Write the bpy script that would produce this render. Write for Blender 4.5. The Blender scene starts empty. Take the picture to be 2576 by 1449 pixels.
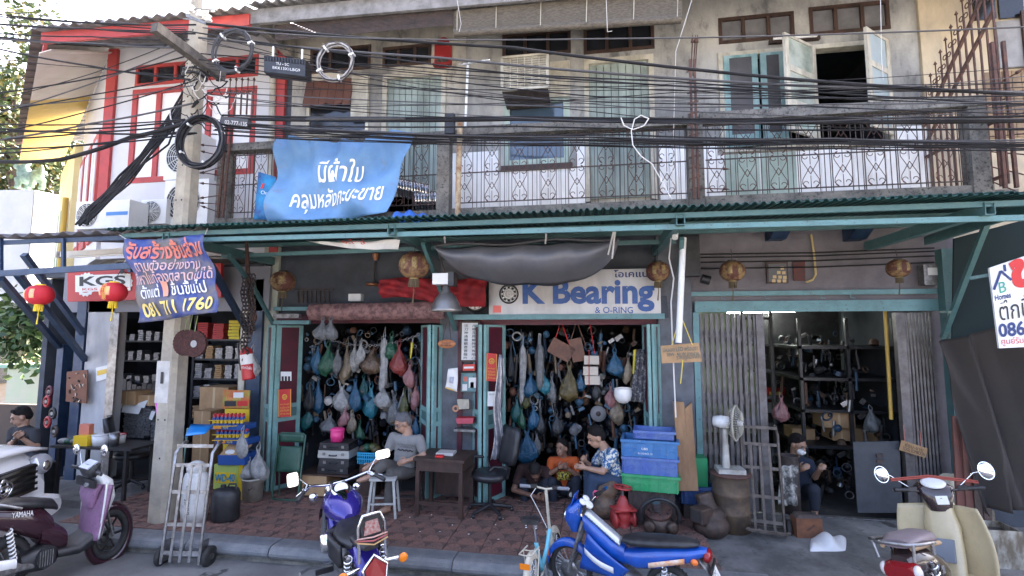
import bpy, bmesh, math, random
from mathutils import Vector as V, Matrix
random.seed(7)
sc = bpy.context.scene
C0 = sc.collection
# ---------------------------------------------------------------- camera
W_, H_, F_ = 2576.0, 1449.0, 1232.7            # authoring frame (photo pixels / 1.59) and focal length in it
YAW, PITCH = math.radians(9.2), math.atan(111 / 1232.7)
CAM = V((0.0, -6.8, 2.4))
FW = V((-math.sin(YAW) * math.cos(PITCH), math.cos(YAW) * math.cos(PITCH), math.sin(PITCH)))
RT = V((math.cos(YAW), math.sin(YAW), 0)); UP = RT.cross(FW)
cd = bpy.data.cameras.new('camera'); cam = bpy.data.objects.new('camera', cd); C0.objects.link(cam)
cd.sensor_width = 36; cd.lens = F_ / W_ * 36; cd.clip_end = 800; cd.clip_start = .05
cam.location = CAM; cam.rotation_euler = FW.to_track_quat('-Z', 'Y').to_euler(); sc.camera = cam
# ---------------------------------------------------------------- sky, sun, exposure
SUN_EL, SUN_AZ = math.radians(36), math.radians(16)
wd = bpy.data.worlds.new('World'); sc.world = wd; wd.use_nodes = True
nt = wd.node_tree; sky = nt.nodes.new('ShaderNodeTexSky'); sky.sky_type = 'NISHITA'; sky.sun_disc = False
sky.sun_elevation = SUN_EL; sky.sun_rotation = SUN_AZ; sky.dust_density = 9.0; sky.air_density = .45; sky.ozone_density = .2
bg = nt.nodes['Background']; nt.links.new(sky.outputs[0], bg.inputs[0]); bg.inputs[1].default_value = .15
sl = bpy.data.lights.new('sun', 'SUN'); sl.energy = 4.5; sl.angle = math.radians(.6); sl.color = (1, .95, .87)
so = bpy.data.objects.new('sun', sl); C0.objects.link(so); so.location = (0, 0, 20)
sd = V((math.sin(SUN_AZ) * math.cos(SUN_EL), math.cos(SUN_AZ) * math.cos(SUN_EL), math.sin(SUN_EL)))
so.rotation_euler = sd.to_track_quat('Z', 'Y').to_euler()
sc.view_settings.view_transform = 'Standard'; sc.view_settings.look = 'None'; sc.view_settings.gamma = 1
sc.view_settings.exposure = 3.75
sc.cycles.max_bounces = 6; sc.cycles.diffuse_bounces = 4; sc.cycles.glossy_bounces = 3; sc.cycles.transmission_bounces = 4; sc.cycles.transparent_max_bounces = 6
sc.cycles.caustics_reflective = False; sc.cycles.caustics_refractive = False; sc.cycles.use_denoising = True; sc.cycles.sample_clamp_indirect = 4
# ---------------------------------------------------------------- placing helpers
def ray(x, y): return FW + RT * ((x - W_ / 2) / F_) - UP * ((y - H_ / 2) / F_)
def at(x, y, Y): d = ray(x, y); return CAM + d * ((Y - CAM.y) / d.y)
def az(x, y, Z): d = ray(x, y); return CAM + d * ((Z - CAM.z) / d.z)
def lerp(a, b, t): return a + (b - a) * t
def bil(TL, TR, BR, BL):                       # surface through four corners, v from bottom to top
    return lambda u, v: lerp(lerp(BL, BR, u), lerp(TL, TR, u), v)
def pq(x0, y0, x1, y1, Y):                     # flat quad facing the street
    return [at(x0, y0, Y), at(x1, y0, Y), at(x1, y1, Y), at(x0, y1, Y)]
def rnd(a, b): return random.uniform(a, b)
# ---------------------------------------------------------------- materials
MATS = {}
def M(name, c, r=.7, m=0, c2=None, k=4, lo=.38, hi=.64, bump=0, bk=40, streak=0, em=0, coat=0, sheen=0, tr=0, alpha=1, spec=.5, sp=None, crack=0):
    if name in MATS: return MATS[name]
    ma = bpy.data.materials.new(name); ma.use_nodes = True; MATS[name] = ma
    n = ma.node_tree.nodes; l = ma.node_tree.links; b = n['Principled BSDF']
    b.inputs['Base Color'].default_value = (*c, 1); b.inputs['Roughness'].default_value = r; b.inputs['Metallic'].default_value = m
    b.inputs['Coat Weight'].default_value = coat; b.inputs['Transmission Weight'].default_value = tr; b.inputs['Alpha'].default_value = alpha
    b.inputs['Specular IOR Level'].default_value = spec
    if em: b.inputs['Emission Color'].default_value = (*c, 1); b.inputs['Emission Strength'].default_value = em
    if c2 or bump:
        tc = n.new('ShaderNodeTexCoord')
    if c2:
        mp = n.new('ShaderNodeMapping'); mp.inputs['Scale'].default_value = (k, k, k * (1 - streak)); l.new(tc.outputs['Object'], mp.inputs[0])
        nz = n.new('ShaderNodeTexNoise'); nz.inputs['Scale'].default_value = 1; nz.inputs['Detail'].default_value = 7; nz.inputs['Roughness'].default_value = .66
        l.new(mp.outputs[0], nz.inputs['Vector'])
        rp = n.new('ShaderNodeValToRGB'); rp.color_ramp.elements[0].position = lo; rp.color_ramp.elements[1].position = hi
        rp.color_ramp.elements[0].color = (*c, 1); rp.color_ramp.elements[1].color = (*c2, 1)
        l.new(nz.outputs[0], rp.inputs[0]); l.new(rp.outputs[0], b.inputs['Base Color'])
        if sp:                                    # finer marks of a second colour: (colour, scale, low, high)
            n3 = n.new('ShaderNodeTexNoise'); n3.inputs['Scale'].default_value = sp[1]; n3.inputs['Detail'].default_value = 5; n3.inputs['Roughness'].default_value = .7; l.new(mp.outputs[0] if sp[1] < 9 else tc.outputs['Object'], n3.inputs['Vector'])
            r3 = n.new('ShaderNodeValToRGB'); r3.color_ramp.elements[0].position = sp[2]; r3.color_ramp.elements[1].position = sp[3]; l.new(n3.outputs[0], r3.inputs[0])
            mx = n.new('ShaderNodeMix'); mx.data_type = 'RGBA'; l.new(r3.outputs[0], mx.inputs[0]); l.new(rp.outputs[0], mx.inputs[6]); mx.inputs[7].default_value = (*sp[0], 1); l.new(mx.outputs[2], b.inputs['Base Color'])
    if crack and sp:                              # wandering hairline cracks, broken up by noise
        ad = n.new('ShaderNodeMix'); ad.data_type = 'VECTOR'; ad.inputs[0].default_value = .35; l.new(tc.outputs['Object'], ad.inputs[4]); nw = n.new('ShaderNodeTexNoise'); nw.inputs['Scale'].default_value = 2.5; nw.inputs['Detail'].default_value = 6; l.new(tc.outputs['Object'], nw.inputs['Vector']); l.new(nw.outputs[1], ad.inputs[5])
        vo = n.new('ShaderNodeTexVoronoi'); vo.feature = 'DISTANCE_TO_EDGE'; vo.inputs['Scale'].default_value = crack; l.new(ad.outputs[1], vo.inputs['Vector'])
        ad2 = n.new('ShaderNodeMath'); ad2.operation = 'MULTIPLY_ADD'; l.new(nz.outputs[0], ad2.inputs[0]); ad2.inputs[1].default_value = .22; ad2.inputs[2].default_value = -.095; su = n.new('ShaderNodeMath'); su.operation = 'ADD'; l.new(vo.outputs[0], su.inputs[0]); l.new(ad2.outputs[0], su.inputs[1])
        rc_ = n.new('ShaderNodeValToRGB'); rc_.color_ramp.elements[0].position = .004; rc_.color_ramp.elements[1].position = .014; rc_.color_ramp.elements[0].color = (.3, .3, .3, 1); l.new(su.outputs[0], rc_.inputs[0])
        mc = n.new('ShaderNodeMix'); mc.data_type = 'RGBA'; mc.blend_type = 'MULTIPLY'; mc.inputs[0].default_value = 1; l.new(mx.outputs[2], mc.inputs[6]); l.new(rc_.outputs[0], mc.inputs[7]); l.new(mc.outputs[2], b.inputs['Base Color'])
    if bump:
        n2 = n.new('ShaderNodeTexNoise'); n2.inputs['Scale'].default_value = bk; n2.inputs['Detail'].default_value = 4
        l.new(tc.outputs['Object'], n2.inputs['Vector'])
        bp = n.new('ShaderNodeBump'); bp.inputs['Strength'].default_value = bump; bp.inputs['Distance'].default_value = .02
        l.new(n2.outputs[0], bp.inputs['Height']); l.new(bp.outputs[0], b.inputs['Normal'])
    return ma
def plain(name, c, r=.6, m=0, v=.6, k=9, bump=.06, **kw):   # a paint with slight dirt over it
    return M(name, c, r, m, tuple(x * v for x in c), k, .4, .75, bump, **kw)
# ---------------------------------------------------------------- mesh builder
class MB:
    def __init__(s): s.v = []; s.f = []; s.mi = []; s.sm = []
    def add(s, vs, fs, m=0, sm=False):
        b = len(s.v); s.v += [tuple(p) for p in vs]
        for f in fs: s.f.append(tuple(i + b for i in f)); s.mi.append(m); s.sm.append(sm)
        return s
    def box(s, x0, x1, y0, y1, z0, z1, m=0):
        return s.add([(x0, y0, z0), (x1, y0, z0), (x1, y1, z0), (x0, y1, z0), (x0, y0, z1), (x1, y0, z1), (x1, y1, z1), (x0, y1, z1)],
                     [(0, 3, 2, 1), (4, 5, 6, 7), (0, 1, 5, 4), (1, 2, 6, 5), (2, 3, 7, 6), (3, 0, 4, 7)], m)
    def prism(s, pts, vec, m=0, sm=False):        # polygon swept by a vector
        pts = [V(p) for p in pts]; vec = V(vec); n = len(pts)
        nn = V((0, 0, 0))
        for i in range(n): nn += (pts[i] - pts[0]).cross(pts[(i + 1) % n] - pts[0])
        if nn.dot(vec) > 0: pts = pts[::-1]
        vs = pts + [p + vec for p in pts]
        return s.add(vs, [tuple(range(n))] + [tuple(range(2 * n - 1, n - 1, -1))] + [(i, i + n, (i + 1) % n + n, (i + 1) % n)[::1] for i in range(n)], m, sm)
    def bar(s, p, q, w, h=None, up=(0, 0, 1), m=0):
        p = V(p); q = V(q); h = h or w; d = (q - p).normalized(); up = V(up)
        if abs(d.dot(up.normalized())) > .97: up = V((0, 1, 0))
        a = d.cross(up).normalized() * w / 2; b = a.cross(d).normalized() * h / 2
        return s.prism([p - a - b, p + a - b, p + a + b, p - a + b], q - p, m)
    def tube(s, pts, r, n=6, m=0, closed=False, sm=True):
        pts = [V(p) for p in pts]; k = len(pts); rs = r if isinstance(r, (list, tuple)) else [r] * k
        vs = []; prev = None
        for i in range(k):
            t = (pts[(i + 1) % k] - pts[i - 1]) if closed else (pts[min(i + 1, k - 1)] - pts[max(i - 1, 0)])
            if t.length < 1e-9: t = V((0, 0, 1))
            t.normalize()
            if prev is None:
                u = V((0, 0, 1)) if abs(t.z) < .9 else V((1, 0, 0))
                a = t.cross(u).normalized()
            else:
                a = prev - t * prev.dot(t)
                a = a.normalized() if a.length > 1e-6 else t.orthogonal().normalized()
            prev = a; b = t.cross(a)
            for j in range(n):
                an = 2 * math.pi * j / n; vs.append(pts[i] + (a * math.cos(an) + b * math.sin(an)) * rs[i])
        fs = []
        for i in range(k if closed else k - 1):
            i2 = (i + 1) % k
            for j in range(n): fs.append((i * n + j, i * n + (j + 1) % n, i2 * n + (j + 1) % n, i2 * n + j))
        s.add(vs, fs, m, sm)
        if not closed:
            s.add(vs[:n], [tuple(range(n - 1, -1, -1))], m); s.add(vs[-n:], [tuple(range(n))], m)
        return s
    def lathe(s, prof, n=16, c=(0, 0, 0), ax=(0, 0, 1), m=0, sm=True, caps=True, sq=None):
        c = V(c); q = V((0, 0, 1)).rotation_difference(V(ax).normalized()); k = len(prof); vs = []
        for r, z in prof:
            for j in range(n):
                a = 2 * math.pi * j / n; x, y = r * math.cos(a), r * math.sin(a)
                if sq: x *= sq[0]; y *= sq[1]
                vs.append(c + q @ V((x, y, z)))
        fs = [(i * n + j, i * n + (j + 1) % n, (i + 1) * n + (j + 1) % n, (i + 1) * n + j) for i in range(k - 1) for j in range(n)]
        s.add(vs, fs, m, sm)
        if caps:
            if prof[0][0] > 1e-5: s.add(vs[:n], [tuple(range(n - 1, -1, -1))], m)
            if prof[-1][0] > 1e-5: s.add(vs[-n:], [tuple(range(n))], m)
        return s
    def cyl(s, p, q, r, n=12, m=0, r2=None):
        p = V(p); q = V(q); L = (q - p).length
        return s.lathe([(r, 0), (r if r2 is None else r2, L)], n, p, q - p, m, True)
    def ball(s, c, rx, ry=None, rz=None, n=12, k=8, m=0, rot=None):
        ry = ry or rx; rz = rz or rx; c = V(c); vs = []
        for i in range(k + 1):
            t = math.pi * i / k
            for j in range(n):
                a = 2 * math.pi * j / n; p = V((rx * math.sin(t) * math.cos(a), ry * math.sin(t) * math.sin(a), -rz * math.cos(t)))
                vs.append(c + (rot @ p if rot else p))
        return s.add(vs, [(i * n + j, i * n + (j + 1) % n, (i + 1) * n + (j + 1) % n, (i + 1) * n + j) for i in range(k) for j in range(n)], m, True)
    def torus(s, c, R, r, ax=(0, 0, 1), n=28, k=8, m=0, sx=1):
        q = V((0, 0, 1)).rotation_difference(V(ax).normalized()); c = V(c)
        return s.tube([c + q @ V((R * math.cos(2 * math.pi * i / n) * sx, R * math.sin(2 * math.pi * i / n), 0)) for i in range(n)], r, k, m, True)
    def sheet(s, fn, nu, nv, th=.004, m=0, sm=True):  # surface S(u,v) given thickness along its normal
        P = [[V(fn(i / nu, j / nv)) for i in range(nu + 1)] for j in range(nv + 1)]
        n0 = (P[0][nu] - P[0][0]).cross(P[nv][0] - P[0][0])
        if n0.length < 1e-9: n0 = V((0, -1, 0))
        n0.normalize(); k = nu + 1
        vs = [p for row in P for p in row]; N = len(vs); vs += [p - n0 * th for p in vs[:N]]
        fs = []
        for j in range(nv):
            for i in range(nu):
                a = j * k + i; fs.append((a, a + 1, a + k + 1, a + k)); fs.append((a + N, a + k + N, a + k + 1 + N, a + 1 + N))
        rim = [i for i in range(k)] + [j * k + nu for j in range(1, nv + 1)] + [nv * k + i for i in range(nu - 1, -1, -1)] + [j * k for j in range(nv - 1, 0, -1)]
        for a, b in zip(rim, rim[1:] + rim[:1]): fs.append((a, a + N, b + N, b))
        return s.add(vs, fs, m, sm)
    def merge(s, o, mat=None, m=None):
        b = len(s.v); s.v += [tuple(mat @ V(p)) if mat else p for p in o.v]
        for f, mi, sm in zip(o.f, o.mi, o.sm): s.f.append(tuple(i + b for i in f)); s.mi.append(mi if m is None else m); s.sm.append(sm)
        return s
    def mesh(s, name, mats):
        me = bpy.data.meshes.new(name); me.from_pydata(s.v, [], s.f)
        for x in (mats if isinstance(mats, (list, tuple)) else [mats]): me.materials.append(x)
        me.polygons.foreach_set('material_index', s.mi); me.polygons.foreach_set('use_smooth', s.sm); me.update()
        return me
ORD = 'first second third fourth fifth sixth seventh eighth ninth tenth eleventh twelfth 13th 14th 15th 16th 17th 18th 19th 20th 21st 22nd'.split()
WORLDP = set()
def link(name, me, parent=None, M4=None):
    o = bpy.data.objects.new(name, me); C0.objects.link(o)
    if parent:
        o.parent = parent
        if parent.name in WORLDP:
            o.matrix_parent_inverse = Matrix.Translation(-parent.location) if not parent.parent else Matrix.Identity(4)
            WORLDP.add(o.name)
    if M4 is not None: o.matrix_local = M4
    return o
def ob(name, mb, mats, parent=None): return link(name, mb.mesh(name, mats), parent)
def tag(o, label, cat, group=None):
    o['label'] = label; o['category'] = cat
    if group: o['group'] = group
    return o
def thing(name, label, cat, loc=(0, 0, 0), rz=0, group=None, world=True):
    o = bpy.data.objects.new(name, None); C0.objects.link(o); o.location = loc; o.rotation_euler = (0, 0, rz); o.empty_display_size = .1
    if world: WORLDP.add(o.name)
    return tag(o, label, cat, group)
def one(name, mb, mats, label, cat, group=None): return tag(ob(name, mb, mats), label, cat, group)
def struct(name, mb, mats): o = ob(name, mb, mats); o['kind'] = 'structure'; return o
def copies(o, mats4, parent=None):                 # further copies of one mesh object with the same data
    out = []
    for m4 in mats4: out.append(link(o.name.split('.')[0], o.data, parent, m4))
    return out
def dup(root, loc, rz=0, label=None):
    r = root.copy(); C0.objects.link(r); r.location = loc; r.rotation_euler = (0, 0, rz)
    if label: r['label'] = label
    for ch in root.children:
        c = ch.copy(); C0.objects.link(c); c.parent = r
        for g in ch.children: d = g.copy(); C0.objects.link(d); d.parent = c
    return r
TMP = bpy.data.scenes.new('bench')
def baked(o):                                       # evaluate one object on its own, in a side scene
    TMP.collection.objects.link(o); vl = TMP.view_layers[0]; vl.update(); dg = vl.depsgraph
    return bpy.data.meshes.new_from_object(o.evaluated_get(dg))
# ---------------------------------------------------------------- lettering: text laid on a surface S(u,v)
def txt(s, S, box, mat, parent, name='lettering', off=0, lift=.004, fine=0):
    f = bpy.data.curves.new('t', 'FONT'); f.body = s; f.size = 1; f.offset = off; f.resolution_u = 3
    o = bpy.data.objects.new('t', f); me = baked(o)
    bpy.data.objects.remove(o); bpy.data.curves.remove(f)
    xs = [v.co.x for v in me.vertices]; ys = [v.co.y for v in me.vertices]
    if not xs: return None
    x0, x1, y0, y1 = min(xs), max(xs), min(ys), max(ys); u0, v0, u1, v1 = box
    n = (V(S(1, 0)) - V(S(0, 0))).cross(V(S(0, 1)) - V(S(0, 0))).normalized()
    if fine:                                        # cut the letters finely so that they follow folds
        bm = bmesh.new(); bm.from_mesh(me); bmesh.ops.triangulate(bm, faces=bm.faces[:])
        for _ in range(fine): bmesh.ops.subdivide_edges(bm, edges=[e for e in bm.edges if e.calc_length() > .08], cuts=1); bmesh.ops.triangulate(bm, faces=bm.faces[:])
        bm.to_mesh(me); bm.free()
    for v in me.vertices:
        u = u0 + (v.co.x - x0) / (x1 - x0) * (u1 - u0); w = v0 + (v.co.y - y0) / max(y1 - y0, 1e-6) * (v1 - v0)
        v.co = V(S(u, w)) + n * lift
    me.materials.clear(); me.materials.append(mat)
    return link(name, me, parent)
def vox(mb, size, it=3, fac=.5):                    # fuse overlapping shapes into one continuous skin
    me = mb.mesh('v', []); o = bpy.data.objects.new('v', me)
    r = o.modifiers.new('r', 'REMESH'); r.mode = 'VOXEL'; r.voxel_size = size; r.use_smooth_shade = True
    if it: q = o.modifiers.new('s', 'SMOOTH'); q.iterations = it; q.factor = fac
    out = baked(o)
    bpy.data.objects.remove(o); bpy.data.meshes.remove(me)
    return out
def voxob(name, mb, mat, parent, size, it=3):
    me = vox(mb, size, it); me.materials.clear(); me.materials.append(mat); return link(name, me, parent)
def sag(p, q, d, n=14): p = V(p); q = V(q); return [lerp(p, q, i / n) - V((0, 0, 4 * d * (i / n) * (1 - i / n))) for i in range(n + 1)]
# ---------------------------------------------------------------- palette
teal = M('teal paint', (.06, .15, .155), .5, 0, (.10, .19, .185), 6, .35, .7, .08, sp=((.09, .05, .035), 7, .60, .68))
doort = M('pale teal door paint', (.22, .40, .38), .55, 0, (.12, .22, .21), 6, .45, .8, .08)
tealL = M('worn light teal paint', (.125, .265, .275), .5, 0, (.085, .16, .165), 5, .45, .8, .12, sp=((.11, .06, .04), 7, .60, .68))
navy = M('navy paint', (.012, .03, .07), .45, 0, (.03, .06, .11), 7)
maroon = M('maroon paint', (.10, .008, .022), .5, 0, (.06, .01, .02), 6)
dkwood = M('dark brown wood', (.035, .02, .015), .55, 0, (.07, .038, .027), 9, streak=.7, bump=.1)
wood = M('raw wood', (.34, .2, .1), .7, 0, (.22, .12, .06), 8, streak=.75, bump=.15)
ply = M('plywood', (.42, .27, .14), .65, 0, (.30, .17, .08), 3, streak=.6, bump=.05)
card = M('cardboard', (.40, .25, .13), .85, 0, (.31, .19, .09), 5)
rust = M('rusty iron', (.12, .055, .04), .8, 0, (.06, .035, .03), 14, bump=.3)
iron = M('dark iron', (.05, .042, .04), .7, .3, (.10, .07, .06), 16, bump=.2)
blackp = M('black plastic', (.012, .012, .014), .42, 0, (.03, .03, .032), 8)
rubber = M('tyre rubber', (.018, .018, .019), .8, 0, (.035, .033, .03), 18, bump=.15)
steel = M('bare steel', (.36, .36, .37), .38, .85, (.2, .19, .18), 12, bump=.06)
chrome = M('chrome', (.75, .76, .78), .12, 1)
greyst = M('worn grey steel', (.30, .30, .30), .5, .6, (.13, .12, .11), 14, bump=.15)
white = M('white paint', (.74, .74, .72), .5, 0, (.55, .54, .5), 4, .5, .9)
whitep = M('white plastic', (.72, .72, .70), .4, 0, (.58, .57, .54), 6, .5, .8)
conc = M('stained concrete', (.22, .208, .185), .9, 0, (.10, .097, .088), 5, .36, .64, .5, 55, sp=((.04, .04, .036), 28, .52, .66))
concL = M('pale concrete', (.44, .40, .33), .9, 0, (.28, .255, .21), 4, .35, .7, .35, 60)
fibre = M('weathered fibre cement', (.28, .275, .27), .9, 0, (.14, .135, .13), 5, bump=.3)
wallA = M('stained plaster', (.50, .465, .39), .9, 0, (.17, .165, .15), 1.1, .40, .60, .25, 30, streak=.55, sp=((.09, .09, .085), 4, .55, .74))
wallB = M('grey stained plaster', (.45, .44, .40), .9, 0, (.18, .18, .172), 1.0, .40, .60, .25, 30, streak=.5, sp=((.10, .10, .098), 4, .55, .74))
wallC = M('beige stained plaster', (.52, .43, .29), .9, 0, (.25, .22, .18), 1.5, .38, .68, .25, 30, streak=.5)
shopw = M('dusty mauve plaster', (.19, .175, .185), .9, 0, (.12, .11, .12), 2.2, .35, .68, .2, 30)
darkw = M('dark plaster', (.075, .085, .10), .9, 0, (.045, .05, .06), 2, bump=.15)  # dark blue-grey plaster, mottled at random
plankw = M('white painted board', (.86, .85, .82), .75, 0, (.55, .54, .5), 2.4, .5, .8, .1, 30, streak=.6)
housew = M('white house paint', (.56, .56, .57), .7, 0, (.47, .47, .48), 1.2, .45, .8, streak=.5)
redp = M('red house paint', (.42, .05, .045), .6, 0, (.30, .045, .04), 5, .4, .7)
cream = M('cream soffit', (.5, .44, .37), .7, 0, (.6, .55, .48), 2)
yellow = M('yellow soffit', (.5, .33, .04), .65, 0, (.42, .28, .05), 2)
glassd = M('dark glass', (.018, .02, .024), .12, 0, spec=.6)
grnw = M('weathered green wood', (.36, .43, .39), .8, 0, (.16, .19, .165), 3.5, .36, .66, .2, 30, streak=.85)
grnp = M('pale green wood', (.42, .52, .44), .75, 0, (.25, .31, .26), 4, .4, .7, .15, 30, streak=.6)
tealw = M('teal window wood', (.3, .42, .41), .7, 0, (.12, .24, .23), 6, streak=.5)
creamw = M('cream window wood', (.58, .55, .45), .7, 0, (.34, .31, .24), 5, streak=.5)
bluegl = M('frosted blue glass', (.34, .42, .44), .3, 0, (.27, .34, .36), 2)
tarmac = M('worn asphalt', (.21, .205, .20), .92, 0, (.125, .122, .12), 1.6, .35, .66, .6, 150, sp=((.34, .33, .32), 160, .60, .72), crack=.8)
slabm = M('oily concrete', (.22, .215, .205), .88, 0, (.085, .082, .08), 1.5, .36, .62, .4, 90, sp=((.05, .05, .05), 5, .58, .72), crack=.7)
kerbm = M('grey kerb paint', (.12, .13, .145), .6, 0, (.22, .22, .215), 5, .42, .72, .35, 60, sp=((.05, .05, .05), 40, .6, .68))
kerbc = M('bare kerb concrete', (.22, .205, .17), .9, 0, (.085, .08, .07), 7, .35, .65, .4, 60)
tilem = M('red stamped paving', (.25, .125, .095), .8, 0, (.15, .095, .08), 2.4, .35, .64, .35, 70, sp=((.07, .06, .055), 3, .56, .74))
jointm = M('paving joint', (.04, .034, .032), .95)

def wall(mb, x0, x1, z0, z1, holes, y0, y1, m=0):
    xs = sorted({x0, x1, *[min(max(h[i], x0), x1) for h in holes for i in (0, 1)]}); zs = sorted({z0, z1, *[min(max(h[i], z0), z1) for h in holes for i in (2, 3)]})
    for a, b in zip(xs, xs[1:]):
        run = None
        for c, d in zip(zs, zs[1:]):
            cx, cz = (a + b) / 2, (c + d) / 2
            if any(h[0] < cx < h[1] and h[2] < cz < h[3] for h in holes):
                if run: mb.box(a, b, y0, y1, run[0], run[1], m); run = None
            else: run = (run[0], d) if run else (c, d)
        if run: mb.box(a, b, y0, y1, run[0], run[1], m)
    return mb
def hole(x0, y0, x1, y1, Y=0):                    # opening from photo corners
    a = at(x0, (y0 + y1) / 2, Y).x; b = at(x1, (y0 + y1) / 2, Y).x; t = at((x0 + x1) / 2, y0, Y).z; l = at((x0 + x1) / 2, y1, Y).z
    return (a, b, l, t)
# ---------------------------------------------------------------- ground
struct('road', MB().box(-150, 150, -150, 150, -.3, 0), tarmac)
PX0, PX1, KY = -6.3, 1.2, -1.72
pave = struct('pavement', MB().box(PX0, PX1, KY, .02, -.05, .138), jointm)
tb = MB(); tb.box(-.197, .197, -.197, .197, -.03, .004, 1)
for fan in range(2):                              # two rows of fan-shaped raised stones on every slab
    for cx in ((-.1, .1) if fan == 0 else (-.2, 0, .2)):
        cy = -.197 + fan * .197
        for r0, r1, n in ((.02, .075, 2), (.085, .135, 3), (.145, .192, 4)):
            for q in range(n):
                a0 = math.pi * q / n + .05; a1 = math.pi * (q + 1) / n - .05
                pts = [(cx + r * math.cos(a) * .52, cy + r * math.sin(a)) for r, a in ((r0, a0), (r1, a0), (r1, (a0 + a1) / 2), (r1, a1), (r0, a1))]
                pts = [(min(max(x, -.196), .196), min(max(y, -.196), .196), .005) for x, y in pts]
                if max(p[0] for p in pts) - min(p[0] for p in pts) > .015: tb.prism(pts, (0, 0, .009))
t0 = ob('paving_slab', tb, [tilem, M('paving groove', (.13, .075, .06), .9, 0, (.075, .055, .05), 4)], pave); m4 = []
for i in range(19):
    for j in range(5):
        m4.append(Matrix.Translation((PX0 + .2 + i * .3945, KY - .2 + .2 + j * .36 + .2, .142 + rnd(-.003, .003))) @ Matrix.Scale(.985, 4, (1, 0, 0)) @ Matrix.Scale(.9, 4, (0, 1, 0)) @ Matrix.Rotation(rnd(-.012, .012), 4, 'X'))
t0.matrix_local = m4[0]; copies(t0, m4[1:], pave)
kerb = struct('kerb', MB().box(PX0, PX1, KY - .2, KY, -.05, .03), kerbc)
pr = [(-.235, .06), (-.25, .085), (-.25, .11), (-.235, .145), (-.20, .166), (-.15, .172), (0, .165), (0, .06)]
kb = MB(); kb.prism([(.004, y, z) for y, z in pr], (.976, 0, 0)); kb.prism([(.004, y, z) for y, z in ((-.2, 0), (-.2, .06), (-.01, .06), (-.01, 0))], (.976, 0, 0), 1)
k0 = ob('kerb_stone', kb, [kerbm, kerbc], kerb); m4 = [Matrix.Translation((PX0 + i * .985, KY + rnd(-.006, .006), rnd(-.004, .004))) for i in range(8)]
k0.matrix_local = m4[0]; copies(k0, m4[1:], kerb)
rp = MB(); rp.prism([(PX1 + .01, .06, .13), (PX1 + .01, -1.0, .10), (PX1 + .01, -2.4, .006), (PX1 + .01, -2.4, -.05), (PX1 + .01, .06, -.05)], (8.5, 0, 0))
struct('concrete_apron', rp, slabm)
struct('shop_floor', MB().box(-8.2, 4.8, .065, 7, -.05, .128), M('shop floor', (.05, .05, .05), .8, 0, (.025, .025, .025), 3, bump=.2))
struct('side_street_pavement', MB().box(-14, -6.35, -.9, 6, -.05, .1), slabm)
# ---------------------------------------------------------------- the grey shophouse row, three units
SL, ZT = 3.90, 7.12                               # floor level upstairs, top of wall
def unit(x0, x1, label, wm, upper, lower, low_mat, zl=2.62):
    t = thing('shophouse', label, 'shophouse', (x0, 0, 0))
    ob('upper_wall', wall(MB(), x0, x1, SL, ZT, upper, 0, .16), wm, t)
    ob('street_wall', wall(MB(), x0, x1, .12, SL - .15, lower, 0.0, .16), low_mat, t)
    ob('floor_slab', MB().box(x0, x1, -.98, .16, SL - .15, SL), conc, t)
    return t
def window(t, px, cols, rows, fm, pm, Y=-.015, fw=.045, name='window', pane=None):
    x0, x1, z0, z1 = hole(*px); w = MB(); dx = (x1 - x0) / cols; dz = (z1 - z0) / rows
    w.box(x0, x1, Y, Y + .09, z1 - fw, z1); w.box(x0, x1, Y, Y + .09, z0, z0 + fw)
    for i in range(cols + 1):
        c = x0 + dx * i; c = min(max(c, x0 + fw / 2), x1 - fw / 2); w.box(c - fw / 2, c + fw / 2, Y + .003, Y + .087, z0 + fw, z1 - fw)
    for j in range(1, rows): w.box(x0 + fw, x1 - fw, Y + .005, Y + .085, z0 + dz * j - fw / 2, z0 + dz * j + fw / 2)
    o = ob(name, w, fm, t)
    for i in range(cols):
        for j in range(rows):
            a = x0 + dx * i; b = a + dx; c = z0 + dz * j; d = c + dz
            ob('pane', MB().box(a + fw * .4, b - fw * .4, Y + .035, Y + .05, c + fw * .4, d - fw * .4), pm[(i + j * cols) % len(pm)] if isinstance(pm, list) else pm, o)
    return o
def planks(t, x0, x1, z0, z1, Y, n, mat, name='plank', th=.025):
    for i in range(n):
        a = lerp(x0, x1, i / n); b = lerp(x0, x1, (i + 1) / n); y = Y + rnd(-.003, .003)
        ob(name, MB().box(a + .004, b - .004, y, y + th, z0, z1), mat, t)
uA = [(781, 120, 933, 180), (963, 115, 1085, 166), (772, 200, 928, 340), (961, 184, 1121, 490)]
uB = [(1264, 80, 1436, 141), (1468, 60, 1646, 130), (1267, 245, 1434, 416), (1471, 145, 1648, 505)]
uC = [(1807, 38, 1998, 104), (2035, 10, 2238, 82), (1809, 118, 2243, 366)]
xA0, xA1, xB1, xC1 = -4.63, -1.80, 1.20, 4.45
def door_planks(t, h, n, mat, frame):
    x0, x1, z0, z1 = hole(*h); fw = .07
    o = ob('door', MB().box(x0, x0 + fw, -.03, .1, z0, z1).box(x1 - fw, x1, -.03, .1, z0, z1).box(x0 + fw, x1 - fw, -.03, .1, z1 - fw, z1).box(x0 + fw, x1 - fw, .05, .1, z0, z0 + .05), frame, t)
    planks(o, x0 + fw, x1 - fw, z0 + .05, z1 - fw, .02, n, mat, 'board')
hs = [hole(*q) for q in uA]; hs[3] = (hs[3][0], hs[3][1], SL, hs[3][3])
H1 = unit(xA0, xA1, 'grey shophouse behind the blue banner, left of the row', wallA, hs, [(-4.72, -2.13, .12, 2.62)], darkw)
for q, c in ((uA[0], 3), (uA[1], 3)): window(H1, q, c, 1, dkwood, glassd)
o = window(H1, (772, 200, 928, 340), 1, 1, creamw, glassd, fw=.05)
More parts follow.
